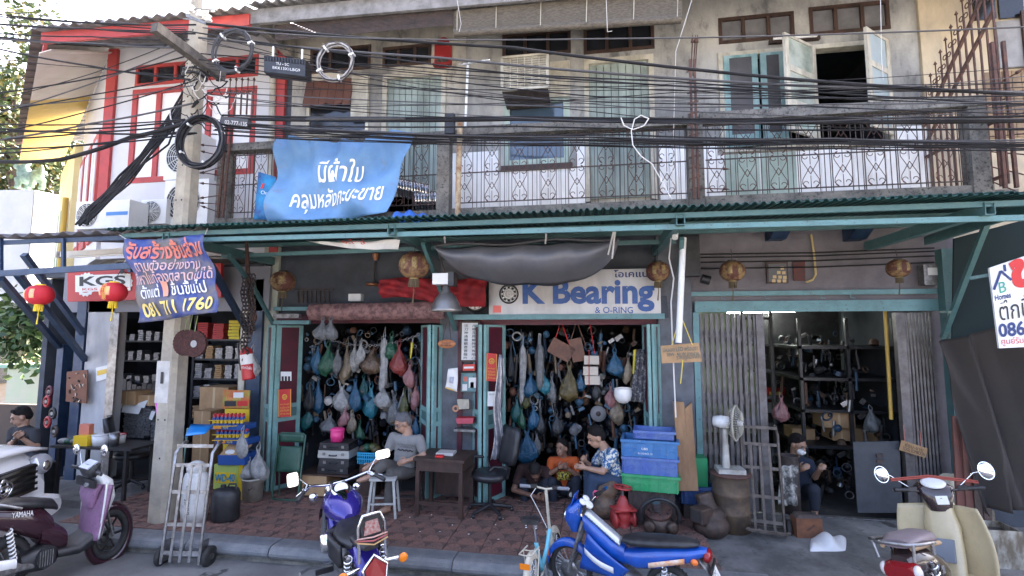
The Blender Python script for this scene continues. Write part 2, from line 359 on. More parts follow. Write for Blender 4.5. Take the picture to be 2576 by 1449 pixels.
x0, x1, z0, z1 = hole(772, 200, 890, 288)
for i in range(6): ob('shutter_board', MB().prism([(lerp(x0, x1, i / 6) + .003, -.03, z1 - .02), (lerp(x0, x1, (i + 1) / 6) - .003, -.03, z1 - .02), (lerp(x0, x1, (i + 1) / 6) - .003, -.12, z0 + .1 + rnd(-.03, .03)), (lerp(x0, x1, i / 6) + .003, -.12, z0 + .1 + rnd(-.03, .03))], (0, .02, 0)), M('reddish shutter wood', (.13, .05, .03), .7, 0, (.07, .03, .02), 4, streak=.7), o)
x0, x1, z0, z1 = hole(887, 195, 928, 305); ob('shutter_panel', MB().box(x0, x1, -.05, -.018, z0, z1), creamw, o)
door_planks(H1, uA[3], 9, grnw, creamw)
hs = [hole(*q) for q in uB]; hs[3] = (hs[3][0], hs[3][1], SL, hs[3][3])
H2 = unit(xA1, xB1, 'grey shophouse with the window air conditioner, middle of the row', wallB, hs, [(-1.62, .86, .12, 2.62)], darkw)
for q, c in ((uB[0], 3), (uB[1], 3)): window(H2, q, c, 1, dkwood, glassd)
window(H2, (1267, 245, 1434, 416), 1, 1, grnp, M('window glass', (.05, .08, .11), .06, 0, spec=.9), fw=.09)
x0, x1, z0, z1 = hole(1267, 245, 1434, 416); 
for i in range(7): ob('curtain_strip', MB().box(lerp(x0, x1, .12 + i * .11), lerp(x0, x1, .2 + i * .11), .09, .11, z0 + .1, lerp(z0, z1, rnd(.3, .5))), M('blue curtain', (.3, .45, .6), .8), H2)
ob('window_sill', MB().box(x0 - .03, x1 + .03, -.06, .02, z0 - .07, z0), dkwood, H2)
x0, x1, z0, z1 = hole(1384, 157, 1434, 246); ob('wall_panel', MB().box(x0, x1, -.04, -.002, z0, z1), creamw, H2)
door_planks(H2, uB[3], 8, grnw, creamw)
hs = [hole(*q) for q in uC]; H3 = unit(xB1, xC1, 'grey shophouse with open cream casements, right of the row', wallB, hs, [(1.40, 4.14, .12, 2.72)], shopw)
for q, c in ((uC[0], 3), (uC[1], 3)): window(H3, q, c, 1, dkwood, M('boarded transom', (.16, .155, .16), .8, 0, (.10, .10, .10), 3))
x0, x1, z0, z1 = hs[2]
ob('window_frame', MB().box(x0, x1, -.04, .1, z1 - .06, z1).box(x0, x0 + .06, -.04, .1, z0, z1 - .06).box(x1 - .06, x1, -.04, .1, z0, z1 - .06).box(x0, x1, -.05, .1, z0 - .05, z0), creamw, H3)
for a, b in ((1822, 1908), (1915, 2000)): xx = [at(q, 430, 0).x for q in (a, b)]; ob('lower_panel', MB().box(xx[0], xx[1], -.05, -.028, SL + .02, z0 - .09), grnp, H3)
def leaf(t, p, q, z0, z1, fm, panes, name='casement', fw=.075, th=.035):   # casement leaf between two plan points
    p = V((*p, 0)); q = V((*q, 0)); d = (q - p).normalized(); n = V((d.y, -d.x, 0)) * th; L = (q - p).length
    def bx(a, b, c, e, s=0): return [p + d * a + V((0, 0, c)) + n * s, p + d * b + V((0, 0, c)) + n * s, p + d * b + V((0, 0, e)) + n * s, p + d * a + V((0, 0, e)) + n * s]
    w = MB(); w.prism(bx(0, fw, z0, z1), n); w.prism(bx(L - fw, L, z0, z1), n); k = len(panes); cuts = [z0]
    for h, _ in panes: cuts.append(cuts[-1] + (z1 - z0) * h)
    for z in cuts:
        a = max(z - fw / 2, z0); w.prism(bx(fw, L - fw, a, min(a + fw, z1)), n * .96)
    o = ob(name, w, fm, t)
    for i, (h, pm) in enumerate(panes): ob('pane', MB().prism(bx(fw * .7, L - fw * .7, cuts[i] + .02, cuts[i + 1] - .02, .35), n * .3), pm, o)
    return o
dk = M('dark mesh screen', (.09, .085, .085), .7, 0, (.06, .058, .06), 3)
mp_ = M('mouldy frosted pane', (.4, .44, .38), .6, 0, (.2, .24, .19), 4)
zs = z0 + .02
xa = [at(x, 280, 0).x for x in (1822, 1908, 1915, 1978)]
leaf(H3, (xa[0], -.02), (xa[1], -.02), zs, z1 - .06, tealw, [(.1, grnp), (.9, dk)]); leaf(H3, (xa[2], -.02), (xa[3], -.02), zs, z1 - .06, tealw, [(.1, grnp), (.9, dk)])
xo = at(1974, 250, -.44).x - .02; xe = at(2052, 250, -.06).x - .02
leaf(H3, (xo + .02, -.46), (xe + .02, -.06), zs + .02, z1 - .05, creamw, [(.3, grnp), (.35, mp_), (.35, mp_)])
xr = [at(x, 250, -.1).x for x in (2147, 2243)]
leaf(H3, (xr[0], -.42), (xr[1], -.06), zs + .02, z1 - .05, creamw, [(.3, bluegl), (.35, bluegl), (.35, bluegl)])
# white boards along the foot of the upper walls
for h, x0, x1, skip in ((H1, xA0, xA1, [hole(*uA[3])]), (H2, xA1, xB1, [hole(*uB[3]), hole(*uB[2])]), (H3, xB1, at(2330, 300, 0).x, [hole(*uC[2])])):
    n = int((x1 - x0) / .125)
    for i in range(n):
        a = lerp(x0, x1, i / n); b = lerp(x0, x1, (i + 1) / n); c = (a + b) / 2
        if any(s[0] - .03 < c < s[1] + .03 and (s[2] < SL + .6) for s in skip): continue
        top = 5.02
        for s in skip:
            if s[0] - .03 < c < s[1] + .03: top = min(top, s[2] - .08)
        ob('wall_board', MB().box(a + .003, b - .003, -.026, -.002, SL, top), plankw, h)
# back of rooms, party walls, ceilings
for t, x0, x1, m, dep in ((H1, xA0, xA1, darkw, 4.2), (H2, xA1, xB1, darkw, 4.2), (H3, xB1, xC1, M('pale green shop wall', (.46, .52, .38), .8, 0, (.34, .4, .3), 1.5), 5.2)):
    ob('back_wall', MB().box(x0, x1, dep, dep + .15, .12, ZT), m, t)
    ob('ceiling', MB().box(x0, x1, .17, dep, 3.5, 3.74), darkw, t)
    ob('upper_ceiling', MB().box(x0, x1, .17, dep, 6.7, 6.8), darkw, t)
ob('party_wall', MB().box(xA0 - .12, xA0, .0, 4.2, .12, ZT), darkw, H1); ob('party_wall', MB().box(xA1 - .07, xA1 + .05, .17, 4.2, .12, 6.7), darkw, H2)
ob('party_wall', MB().box(xB1 - .06, xB1 + .06, .17, 5.2, .12, 6.7), M('pale green shop wall', (1, 1, 1)), H3); ob('party_wall', MB().box(xC1 - .12, xC1 - .01, .17, 5.2, .12, 6.7), darkw, H3)
for x in (1945, 2140):                            # corbels under the balcony slab, third unit
    p = at(x, 588, 0); ob('corbel', MB().prism([(p.x - .1, 0, p.z + .14), (p.x - .1, -.42, p.z + .12), (p.x - .1, -.42, p.z + .04), (p.x - .1, -.16, p.z - .1), (p.x - .1, 0, p.z - .1)], (.2, 0, 0)), navy, H3)
# pillars between the shopfronts
ob('pillar', MB().box(-2.13, -1.64, -.06, -.003, .12, 3.7), M('grey pillar paint', (.13, .14, .16), .7, 0, (.08, .085, .095), 4), H1)
ob('pillar_board', MB().box(-1.86, -1.79, -.085, -.062, .5, 2.6), maroon, H1)
ob('pillar', MB().box(.87, 1.30, -.08, -.003, .12, 3.7), M('grey pillar paint', (1, 1, 1)), H2)
ob('pillar', MB().box(-4.95, -4.70, -.05, .16, .12, 3.7), M('pale green stained pillar', (.5, .52, .42), .8, 0, (.3, .3, .25), 5, streak=.6), H1)
ob('lintel', MB().box(-4.72, -2.13, -.03, -.004, 2.53, 2.66), maroon, H1); ob('lintel', MB().box(-1.62, .86, -.03, -.004, 2.50, 2.64), maroon, H2)
# ---------------------------------------------------------------- balconies
railm = conc
def brail(p, q, h, d, Y, mb): # concrete handrail through two photo points
    a = at(*p, Y); b = at(*q, Y); return mb.prism([a, a + V((0, 0, -h)), a + V((0, d, -h)), a + V((0, d, 0))], b - a)
B1 = thing('balcony', 'weathered concrete balcony rail and posts above the blue banner', 'balcony', (xA0, -1, SL)); 
ob('handrail', brail((560, 362), (1150, 327), .10, .16, -1.06, MB()), conc, B1)
ob('post', MB().box(-4.98, -4.82, -1.05, -.9, SL - .1, 4.82), conc, B1); ob('post', MB().box(-1.88, -1.72, -1.075, -.92, SL - .1, 4.88), conc, B1)
ob('parapet', MB().box(-4.98, -1.74, -1.02, -.985, SL - .15, SL + .02), conc, B1)
B2 = thing('balcony', 'weathered concrete balcony rail and posts below the air conditioner', 'balcony', (xA1, -1, SL))
ob('handrail', brail((1160, 318), (1745, 289), .11, .16, -1.06, MB()), conc, B2); ob('post', MB().box(1.13, 1.30, -1.05, -.9, SL - .1, 4.86), conc, B2)
ob('parapet', MB().box(-1.72, 1.2, -1.02, -.985, SL - .16, SL + .03), conc, B2)
B3 = thing('balcony', 'weathered concrete balcony rail and posts below the open casements', 'balcony', (xB1, -1, SL))
ob('handrail', brail((1760, 283), (2478, 238), .11, .16, -1.06, MB()), conc, B3); ob('post', MB().box(4.0, 4.17, -1.045, -.9, SL - .1, 4.8), conc, B3)
ob('parapet', MB().box(1.31, 4.2, -1.02, -.985, SL - .18, SL + .05), conc, B3)
railp = [( -4.80, -1.9, 'left'), (-1.66, 1.12, 'middle'), (1.33, 3.98, 'right')]
def scrolls():
    m = MB(); r = .0042; w = .088
    for z0, z1 in ((.0, .41), (.41, .82)):
        h = z1 - z0
        for s in (-1, 1):
            for zz, sg in ((z0, 1), (z1, -1)):      # curl at each end
                pts = []
                for i in range(11):
                    a = -math.pi / 2 + i / 10 * 4.6; rr = .042 * (1 - .055 * i)
                    pts.append((s * (.046 + rr * math.cos(a) * 1.0), 0, zz + sg * (.05 + rr * math.sin(a))))
                pts = [(0, 0, zz + sg * .05)][:0] + pts[::-1]
                m.tube(pts, r, 4)
                m.tube([(s * .046, 0, zz + sg * .008), (s * w, 0, zz + sg * .05), (s * w * .96, 0, zz + sg * .1), (-s * .02 * 0, 0, z0 + h / 2 + sg * .045), (-s * .03, 0, z0 + h / 2)], r, 4)
        m.tube([(0, 0, z0), (0, 0, z0 + .14)], r * .9, 4); m.tube([(0, 0, z1 - .14), (0, 0, z1)], r * .9, 4)
    return m
scm = None
for x0, x1, nm in railp:
    t = thing('balcony_railing', f'rusty wrought iron scroll railing of the {nm} balcony', 'railing', (x0, -1, SL), group='balcony railings')
    zb = SL + .03; n = round((x1 - x0) / .335); pitch = (x1 - x0) / n
    for z in (zb + .07, zb + .45, zb + .86): ob('rail_bar', MB().bar((x0, -1.0, z), (x1, -1.0, z), .014, .012), iron, t)
    if scm is None: scm = scrolls().mesh('scroll_panel', rust)
    bar = MB().bar((0, 0, 0), (0, 0, .95), .007).mesh('baluster', iron)
    for i in range(n):
        c = x0 + pitch * (i + .35)
        link('scroll_panel', scm, t, Matrix.Translation((c - x0, 0, zb + .07 - SL)))
        for dx in (-.1, .1, .155, .21): link('baluster', bar, t, Matrix.Translation((c - x0 + dx, 0.012, zb - .03 - SL)))
# ---------------------------------------------------------------- roof of the row
R1 = thing('roof', 'weathered corrugated cement roof with a grey eave board over the row', 'roof', (0, 0, 6.6))
e0, e1 = at(628, 24, -1), at(1273, -30, -1); ex = 5.5; e2 = V((ex, -1, e1.z - .14))
ob('eave_board', MB().prism([e0, e0 - V((0, 0, .21)), e2 - V((0, 0, .21)), e2], (0, .05, 0)), fibre, R1)
def corr(a, b, depth, rise, pitch, amp, mat, t, name, per, th=.012, over=.12):
    L = (b - a).length; n = int(L / (pitch * per)); 
    for k in range(n):
        def S(u, v):
            s = (k + u) / n; p = lerp(a, b, s); ph = (k + u) * per * 2 * math.pi
            return p + V((0, v * depth - over, v * rise + amp * math.cos(ph) - over * rise / depth))
        ob(name, MB().sheet(S, per * 6, 1, th), mat, t)
corr(e0 + V((0, 0, .06)), e2 + V((0, 0, .06)), 5.6, 2.2, .16, .028, fibre, R1, 'roof_sheet', 6)
ob('roof_backing', MB().prism([(xA0 - .12, .165, 7.15), (xA0 - .12, 4.3, 8.65), (xA0 - .12, 4.3, 6.82), (xA0 - .12, .165, 6.82)], (10, 0, 0)), darkw, R1)
ob('gable_infill', MB().prism([(xA0 + .02, -.9, 6.75), (xA0 + .02, 4.4, 6.75), (xA0 + .02, 4.4, 9.03), (xA0 + .02, -.9, 6.95)], (-.12, 0, 0)), wallA, R1)
# ---------------------------------------------------------------- right-hand neighbour
HR = thing('neighbour_house', 'beige and wood fronted house at the right edge above the awning', 'house', (4.5, 0, 0))
ob('wall', MB().box(4.46, 9, .03, .2, 3.2, 7.2), wallC, HR); ob('column', MB().box(at(2325, 300, 0).x, 4.47, -.05, -.002, SL, 6.9), wallC, HR)
for px in ((2447, -40, 2506, 48), (2510, -44, 2576, 44)): x0, x1, z0, z1 = hole(*px); ob('transom_board', MB().box(x0 + .01, x1 - .01, -.0, .028, z0, z1), glassd, HR)
x0, x1, z0, z1 = hole(2440, 55, 2600, 172); ob('grey_panel', MB().box(x0 + .3, x1, -.02, .028, z0, z1), M('grey board', (.3, .3, .3), .8, 0, (.2, .2, .2), 4), HR); ob('dark_batten', MB().box(x0 + .56, x0 + .64, -.05, -.022, z0 - .05, z1 + .1), dkwood, HR)
x0, x1, z0, z1 = hole(2481, 178, 2600, 345); planks(HR, x0, x1, z0, z1, -.0, 5, M('weathered brown boards', (.3, .21, .12), .8, 0, (.12, .085, .06), 3, streak=.5, bump=.2), 'board')
ob('ground_wall', MB().box(4.46, 9, .03, .2, .0, 3.2), darkw, HR)
# ---------------------------------------------------------------- white house with red trim, left
HW = thing('white_house', 'white two-storey corner house with red window frames and yellow soffit', 'house', (-7.9, 0, 0))
xw0, xw1 = at(278, 300, 0).x, at(700, 300, 0).x
whol = [hole(343, 152, 650, 205), hole(328, 222, 462, 458), hole(516, 222, 642, 440)]
ob('front_wall', wall(MB(), xw0, xw1 + .12, 3.6, 7.22, whol, 0, .15), housew, HW)
ob('corner_column', MB().box(xw0 - .09, xw0 + .09, -.05, .0, 3.9, 7.2), redp, HW); ob('column', MB().box(xw1 - .02, xw1 + .13, -.06, -.002, 3.6, 7.2), redp, HW)
window(HW, (343, 152, 650, 205), 6, 1, redp, glassd, fw=.05)
for px in ((328, 222, 462, 458), (516, 222, 642, 440)): window(HW, px, 2, 1, redp, M('white shutter', (.78, .78, .76), .6), fw=.09, name='shuttered_window')
ob('drain_pipe', MB().cyl(at(678, 545, -.08), at(690, 75, -.08), .05, 10), creamw, HW)
DV = V((-.829, .559, 0)); NV = V((-.559, -.829, 0)); cw = V((xw0 - .09, 0, 0))
def side(s, z, o=0): return cw + DV * s + NV * o + V((0, 0, z))
ob('side_wall', MB().prism([side(0, 3.6), side(3.1, 3.6), side(3.1, 7.15), side(0, 7.15)], -NV * .15), housew, HW)
for s0, s1 in ((.35, 1.05), (1.35, 2.05), (2.3, 2.9)):
    o = ob('side_door', MB().prism([side(s0, 3.95, .0), side(s1, 3.95, .0), side(s1, 5.9, .0), side(s0, 5.9, .0)], NV * .04), redp, HW)
    for a, b in ((.12, .46), (.54, .88)): ob('door_panel', MB().prism([side(lerp(s0, s1, a), 4.1, .04), side(lerp(s0, s1, b), 4.1, .04), side(lerp(s0, s1, b), 5.75, .04), side(lerp(s0, s1, a), 5.75, .04)], NV * .012), housew, o)
ze = 6.62; ov = .95                              # soffit panels under the wide eave
front0 = V((xw0 - .75, -1.0, ze)); 
for k in range(13):
    s0, s1 = k * .55, k * .55 + .54
    m = cream if k < 4 else yellow
    ob('soffit_panel', MB().prism([side(s0, ze + .5, 0.02), side(s1, ze + .5, .02), side(s1 - .52, ze - .06, .88), side(s0 - .52, ze - .06, .88)], (0, 0, .02)), m, HW)
ob('soffit_panel', MB().prism([V((xw0 + .0, -.98, ze)), V((xw0, -.06, ze + .5)), side(0, ze + .5, .03), side(-.52, ze - .06, .88)], (0, 0, .02)), cream, HW)
f0, f1 = at(104, 82, -1.02), at(628, 34, -1.02)
ob('fascia', MB().prism([f0, f0 - V((0, 0, .17)), f1 - V((0, 0, .17)), f1], (0, .04, 0)), redp, HW)
q0 = f0; q1 = at(30, 372, 1.2); q1 = f0 + DV * 7.0
ob('barge_board', MB().prism([f0 + V((0, .05, 0)), f0 - V((0, -.05, .15)), q1 - V((0, 0, .15)), q1], -NV * .04), redp, HW)
rt = thing('tiled_roof', 'grey corrugated cement roof of the white corner house', 'roof', (-8, -1, 6.9))
corr(f0 + V((-.06, 0, .05)), f1 + V((0.02, 0, .05)), 4.5, 1.5, .17, .03, fibre, rt, 'roof_sheet', 3)
for k in range(22):                              # side eave, one overlapping sheet after another
    a = f0 + DV * (.31 * k) + V((0, 0, .05)); b = a + DV * .34; ob('roof_sheet', MB().prism([a + NV * .1, b + NV * .1 + V((0, 0, .03)), b - NV * 2 + V((0, 0, .8)), a - NV * 2 + V((0, 0, .77))], (0, 0, .02)), M('dark old sheet', (.07, .065, .065), .9, 0, (.13, .12, .12), 8), rt)
ob('core', MB().prism([cw + V((.1, .3, 3.6)), V((xw1, .3, 3.6)), V((xw1, 4.5, 3.6)), side(4.2, 3.6, -.3)], (0, 0, 3.2)), housew, HW)
# yellow house further down the side street
HY = thing('yellow_house', 'pale yellow side street house with green and white striped shutters', 'house', side(3.15, 0))
ob('wall', MB().prism([side(3.12, 2.6, .12), side(6.2, 2.6, .12), side(6.2, 6.4, .12), side(3.12, 6.4, .12)], -NV * .3), M('pale yellow wall', (.68, .58, .30), .8, 0, (.6, .5, .25), 2), HY)
for i in range(9): ob('shutter_slat', MB().prism([side(3.4 + i * .27, 3.0, .13), side(3.52 + i * .27, 3.0, .13), side(3.52 + i * .27, 5.2, .13), side(3.4 + i * .27, 5.2, .13)], NV * .03), M('green slat', (.2, .3, .2), .7) if i % 2 else white, HY)
ob('drain_pipe', MB().cyl(side(3.2, 2.8, .2), side(3.2, 5.2, .2), .05, 8), yellow, HY)
# ---------------------------------------------------------------- green canopy over the pavement
CN = thing('canopy', 'green corrugated metal canopy on teal steel tubes over the pavement', 'canopy', (0, -1, 3.6))
cgreen = M('green roofing sheet', (.02, .085, .075), .5, .2, (.012, .05, .05), 3, bump=.05)
ca = [at(268, 561, -2.05), at(1446, 536, -2.05), at(2640, 490, -2.05)]
cL, cR = ca[0].x, ca[2].x + .6; czf = lambda x: 3.575 + (.03 if x < -3 else 0)
npan = 11
for k in range(npan):
    x0 = lerp(cL, cR, k / npan); x1 = lerp(cL, cR, (k + 1) / npan)
    nr = round((x1 - x0) / .076); dy = rnd(-.02, .02); pts = []
    for i in range(nr):
        for a, h in ((0, 0), (.35, 0), (.5, .022), (.8, .022)): pts.append((lerp(x0, x1 + .02, (i + a) / nr), h))
    pts.append((x1 + .02, 0)); m = MB(); vs = []
    for x, h in pts:
        vs += [(x, -2.08 + dy, 3.57 + h), (x, -.03, 3.725 + h), (x, -.03, 3.731 + h), (x, -2.08 + dy, 3.576 + h)]
    fs = []
    for i in range(len(pts) - 1):
        b = i * 4
        for j in range(4): fs.append((b + j, b + 4 + j, b + 4 + (j + 1) % 4, b + (j + 1) % 4))
    m.add(vs, fs); ob('roof_sheet', m, cgreen, CN)
for y, z in ((-1.93, 3.545), (-1.3, 3.59), (-.6, 3.645)): ob('purlin', MB().box(cL + .1, cR, y - .022, y + .022, z - .045, z + .005), teal, CN)
p0, p1 = at(400, 606, -1.88), at(2576, 548, -1.88)
ob('front_tube', MB().bar(p0, p1 + (p1 - p0) * .1, .04, .05), tealL, CN)
for x in (430, 990, 1710, 2480):
    X = at(x, 580, -1.9).x
    b = MB(); z = 3.50
    for a, c, d, e in ((-.04, -.033, -.055, .055), (.033, .04, -.055, .055), (-.033, .033, .048, .055), (-.033, .033, -.055, -.048)): b.box(X + a, X + c, -1.97, -.03, z + d - .02, z + e - .02)
    ob('cantilever_beam', b, teal, CN)
q0, q1 = at(560, 645, -.75), at(1150, 622, -.75); ob('rear_tube', MB().bar(q0, q1, .05, .05), tealL, CN); ob('rear_tube', MB().bar(q1, at(1700, 608, -.75), .05, .05), teal, CN)
for a, b in ((at(576, 642, -1.5), at(640, 722, -.75)), (at(632, 712, -.7), at(692, 822, -.08)), (at(1064, 612, -1.5), at(1146, 830, -.1)), (at(1716, 600, -1.5), at(1708, 700, -.9))):
    ob('brace', MB().bar(a, b, .045, .045), teal, CN)
# side frame at the right
p = at(2372, 600, -.15); ob('post', MB().box(p.x - .07, p.x + .07, -.22, -.1, .1, 3.4), teal, CN)
ob('brace', MB().bar(at(2482, 562, -1.2), at(2372, 850, -.25), .05, .05), teal, CN); ob('side_beam', MB().bar(at(2330, 606, -.3), at(2640, 505, -1.9), .05, .1), teal, CN); ob('post', MB().box(p.x + .08, p.x + .15, -.3, -.23, .1, 2.2), teal, CN)
# header beams over the third shop
HB = thing('shutter_header', 'teal steel header and conduit rail above the folding gate', 'header', (1.35, -.05, 2.8))
h0, h1 = at(1745, 768, -.06), at(2362, 757, -.06); ob('beam', MB().box(1.34, h1.x + .02, -.075, -.003, 2.66, 2.80), tealL, HB)
ob('rail', MB().box(1.20, h1.x, -.06, -.003, 2.87, 2.93), tealL, HB); ob('jamb', MB().box(1.31, 1.385, -.08, -.003, .12, 2.658), tealL, HB)
for x in (1815, 1925, 2065, 2140): p = at(x, 757, -.05); ob('hook', MB().tube([(p.x, -.05, 2.868), (p.x, -.06, 2.83), (p.x + .05, -.06, 2.825)], .006, 5), tealL, HB)
# ---------------------------------------------------------------- left awning (dark blue frame)
LA = thing('awning', 'old corrugated sheet awning on a navy steel frame at the left shop', 'awning', (-7.5, -1, 3))
a0, a1 = at(-40, 594, -2.0), at(330, 580, -2.0)
def S(u, v):
    p = lerp(a0, a1 + V((.9, 0, 0)), u); return p + V((0, v * 1.9, v * .28 + .022 * math.cos(u * 26 * math.pi)))
ob('roof_sheet', MB().sheet(S, 156, 2, .008), M('old zinc sheet', (.16, .155, .16), .6, .3, (.09, .085, .09), 6, bump=.1), LA)
nf = M('navy frame', (.018, .04, .09), .45, 0, (.035, .065, .12), 9)
f0_, f1_ = at(-30, 690, -1.95), at(338, 668, -1.95)
ob('front_beam', MB().bar(f0_, f1_, .04, .07), nf, LA); ob('top_beam', MB().bar(at(-30, 612, -1.9), at(330, 598, -1.9), .04, .05), nf, LA)
for x in (2, 160, 328): ob('hanger', MB().bar(at(x, 600, -1.93), at(x, 685, -1.93), .035), nf, LA)
for a, b in ((at(45, 690, -1.7), at(215, 905, -.1)), (at(60, 640, -1.2), at(210, 840, -.1)), (at(0, 700, -1.9), at(148, 872, -.1)), (at(530, 668, -1.6), at(622, 830, -.15))): ob('brace', MB().bar(a, b, .07, .07), nf, LA)
ob('rafter', MB().bar(at(330, 640, -1.9), at(300, 690, -.1), .04), nf, LA)
# light fitting under the awning
LF = thing('tube_light_fitting', 'long white double tube light fitting under the left awning', 'light fitting', at(310, 640, -1.2))
ob('housing', MB().bar(at(155, 640, -1.2), at(330, 630, -1.2), .05, .07), whitep, LF); ob('tube', MB().cyl(at(158, 648, -1.24), at(328, 638, -1.24), .016, 8), white, LF); ob('end_cap', MB().bar(at(147, 641, -1.2), at(154, 641, -1.2), .06, .09), greyst, LF)
# ---------------------------------------------------------------- utility pole
PY = -1.42; pb = az(436, 1300, .15); pt = at(503, -60, PY)
UPo = thing('utility_pole', 'tall concrete utility pole with bolt holes beside the pavement', 'utility pole', (-5.02, PY, 0))
m = MB(); s0, s1 = .135, .085; bx, tx = az(436, 1296, .15).x, at(505, 0, -1.42).x; zt = 7.3
def ring(x, s, z): return [(x + a * s, PY + b * s, z) for a, b in ((-1, -.62), (-.62, -1), (.62, -1), (1, -.62), (1, .62), (.62, 1), (-.62, 1), (-1, .62))]
vs = ring(bx, s0, .1) + ring(tx, s1, zt); m.add(vs, [tuple(range(7, -1, -1)), tuple(range(8, 16))] + [(i, (i + 1) % 8, (i + 1) % 8 + 8, i + 8) for i in range(8)])
ob('shaft', m, M('pole concrete', (.47, .42, .33), .9, 0, (.30, .27, .22), 5, .35, .7, .35, 60), UPo)
for i in range(14):
    z = .9 + i * .45; t = z / zt; x = lerp(bx, tx, t); s = lerp(s0, s1, t)
    if 2.2 < z < 3.7: continue
    for dx in ((-.4, .35) if i % 2 else (0.1,)): ob('bolt_hole', MB().cyl((x + dx * s, PY - s - .001, z), (x + dx * s, PY - s + .01, z), .012, 8), jointm, UPo)
ob('painted_patch', MB().prism([(bx - .1, PY - .128, 1.55), (bx + .08, PY - .128, 1.55), (bx + .08, PY - .124, 2.05), (bx - .1, PY - .124, 2.05)], (0, .003, 0)), M('grey patch', (.6, .58, .54), .9, 0, (.45, .43, .4), 7), UPo)
txt('1', bil(V((bx - .03, PY - .13, 1.92)), V((bx + .01, PY - .13, 1.92)), V((bx + .01, PY - .13, 1.78)), V((bx - .03, PY - .13, 1.78))), (0, 0, 1, 1), blackp, UPo)
ob('clamp_band', MB().tube([V(p) + V((0, 0, 0)) for p in ring(lerp(bx, tx, .79), .115, 5.72)], .018, 6, closed=True), blackp, UPo); ob('clamp_band', MB().tube([V(p) for p in ring(lerp(bx, tx, .79), .115, 5.78)], .012, 6, closed=True), blackp, UPo)
CA = thing('wooden_crossarm', 'black weathered wooden crossarm bolted askew across the utility pole', 'crossarm', (-4.95, -1.7, 6.2))
ob('beam', MB().bar(at(388, 68, -2.35), at(560, 195, -1.45), .1, .11), M('tarred wood', (.05, .045, .042), .85, 0, (.12, .105, .09), 12, streak=.5, bump=.3), CA)
ob('bracket', MB().bar(at(470, 40, -1.68), at(520, 60, -1.68), .03), greyst, CA)
for i in range(3): ob('insulator', MB().lathe([(.03, 0), (.045, .02), (.02, .05), (.04, .07), (.0, .1)], 10, at(480 + i * 22, 30 + 12 * i, -1.72)), whitep, CA)
for x, y in ((492, 48), (512, 22)): ob('bolt', MB().cyl(at(x - 30, y, -1.7), at(x + 34, y + 3, -1.66), .01, 6), greyst, CA)
# ---------------------------------------------------------------- cables
cab = M('black cable', (.013, .013, .015), .7, 0, (.025, .025, .028), 3, spec=.2); cabw = M('pale cable', (.62, .6, .57), .6); cabg = M('grey cable', (.07, .07, .075), .6, spec=.25)
def cable(pts, r, label, mat=cab, group=None, name='cable', n=5): return one(name, MB().tube(pts, r, n), mat, label, 'cable', group)
def cpath(pp, Y, d=.02, n=8):                     # through photo points at one depth, each span sagging a little
    P = [at(x, y, (Y if not hasattr(Y, '__call__') else Y(x))) for x, y in pp]; out = []
    for a, b in zip(P, P[1:]): out += sag(a, b, d * (b - a).length, n)[:-1]
    return out + [P[-1]]
for i, (y0, ym, y1, r) in enumerate(((298, 300, 302, .022), (290, 294, 290, .012), (312, 318, 322, .009))):
    cable(cpath([(560, y0), (1300, ym), (2700, y1)], -1.75, .006), r, ['thick black trunk cable running level in front of the balcony handrails', 'slim cable lying along the thick trunk cable by the handrails', 'slim cable hanging just under the thick trunk cable'][i])
for i in range(16):                                # the dense bundle
    y0 = 300 + rnd(0, 45); ym = 352 + rnd(-14, 16); yr = 362 + rnd(-14, 14); yy = -1.78 + rnd(-.05, .05)
    cable(cpath([(rnd(510, 570), y0), (rnd(900, 1000), lerp(y0, ym, .7)), (1500 + rnd(-60, 60), ym), (2100, lerp(ym, yr, .5) + rnd(-4, 4)), (2700, yr)], yy, .008), rnd(.004, .009), 'black cable in the thick bundle sagging in front of the balconies', group='bundled cables across the facade', mat=cab if i % 4 else cabg)
for i, (pp, r) in enumerate((([(500, 95), (1100, 145), (1900, 210), (2700, 236)], .014), ([(520, 60), (1290, 120), (2000, 200), (2700, 243)], .017), ([(505, 135), (1000, 165), (1700, 205), (2700, 268)], .008),
                             ([(510, 70), (900, 96), (1500, 98), (2700, 62)], .008), ([(0, 60), (480, 80), (1000, 150), (1400, 196), (2050, 232)], .009), ([(500, 150), (1100, 200), (1500, 243), (2600, 240)], .007),
                             ([(530, 230), (1500, 270), (2100, 262), (2700, 250)], .007), ([(520, 160), (1250, 245), (2000, 265), (2700, 288)], .006))):
    cable(cpath(pp, -1.7 - .03 * i, .006), r, ['upper black cable crossing low over the air conditioner', 'thickest upper cable, passing the casements halfway up', 'thin upper cable below the thickest one', 'thin topmost cable, nearly level under the bamboo blind', 'thin cable coming in past the pole from the left', 'thin cable dipping towards the right casement', 'thin cable just above the handrails', 'lowest of the thin upper cables'][i], cab if i % 3 else cabg)
YL = [20, 28, 34, 80, 86, 92, 140, 240, 262, 285, 300, 309, 330, 345, 352, 360, 375, 56, 110, 318, 268, 390]
for i in range(22):                                # fan of lines to the left of the pole
    y0 = YL[i]; x1, y1 = (rnd(455, 500), [70, 62, 75, 100, 110, 120, 190, 140, 95, 190, 120, 300, 300, 200, 310, 260, 335, 85, 200, 335, 215, 330][i])
    cable(cpath([(-60, y0), (230, lerp(y0, y1, .5) + rnd(0, 14)), (x1, y1)], lambda x: -1.75 - (480 - x) * .0006, .012), rnd(.005, .013), f'black service line left of the pole, {ORD[sorted(YL).index(y0)]} from the top at the left edge', cab if i % 5 else cabg, 'lines fanning out left of the pole')
cable(cpath([(-40, 405), (150, 402), (330, 345), (480, 305)], -1.8, .02), .026, 'thick drooping black cable curving up from the left edge to the pole')
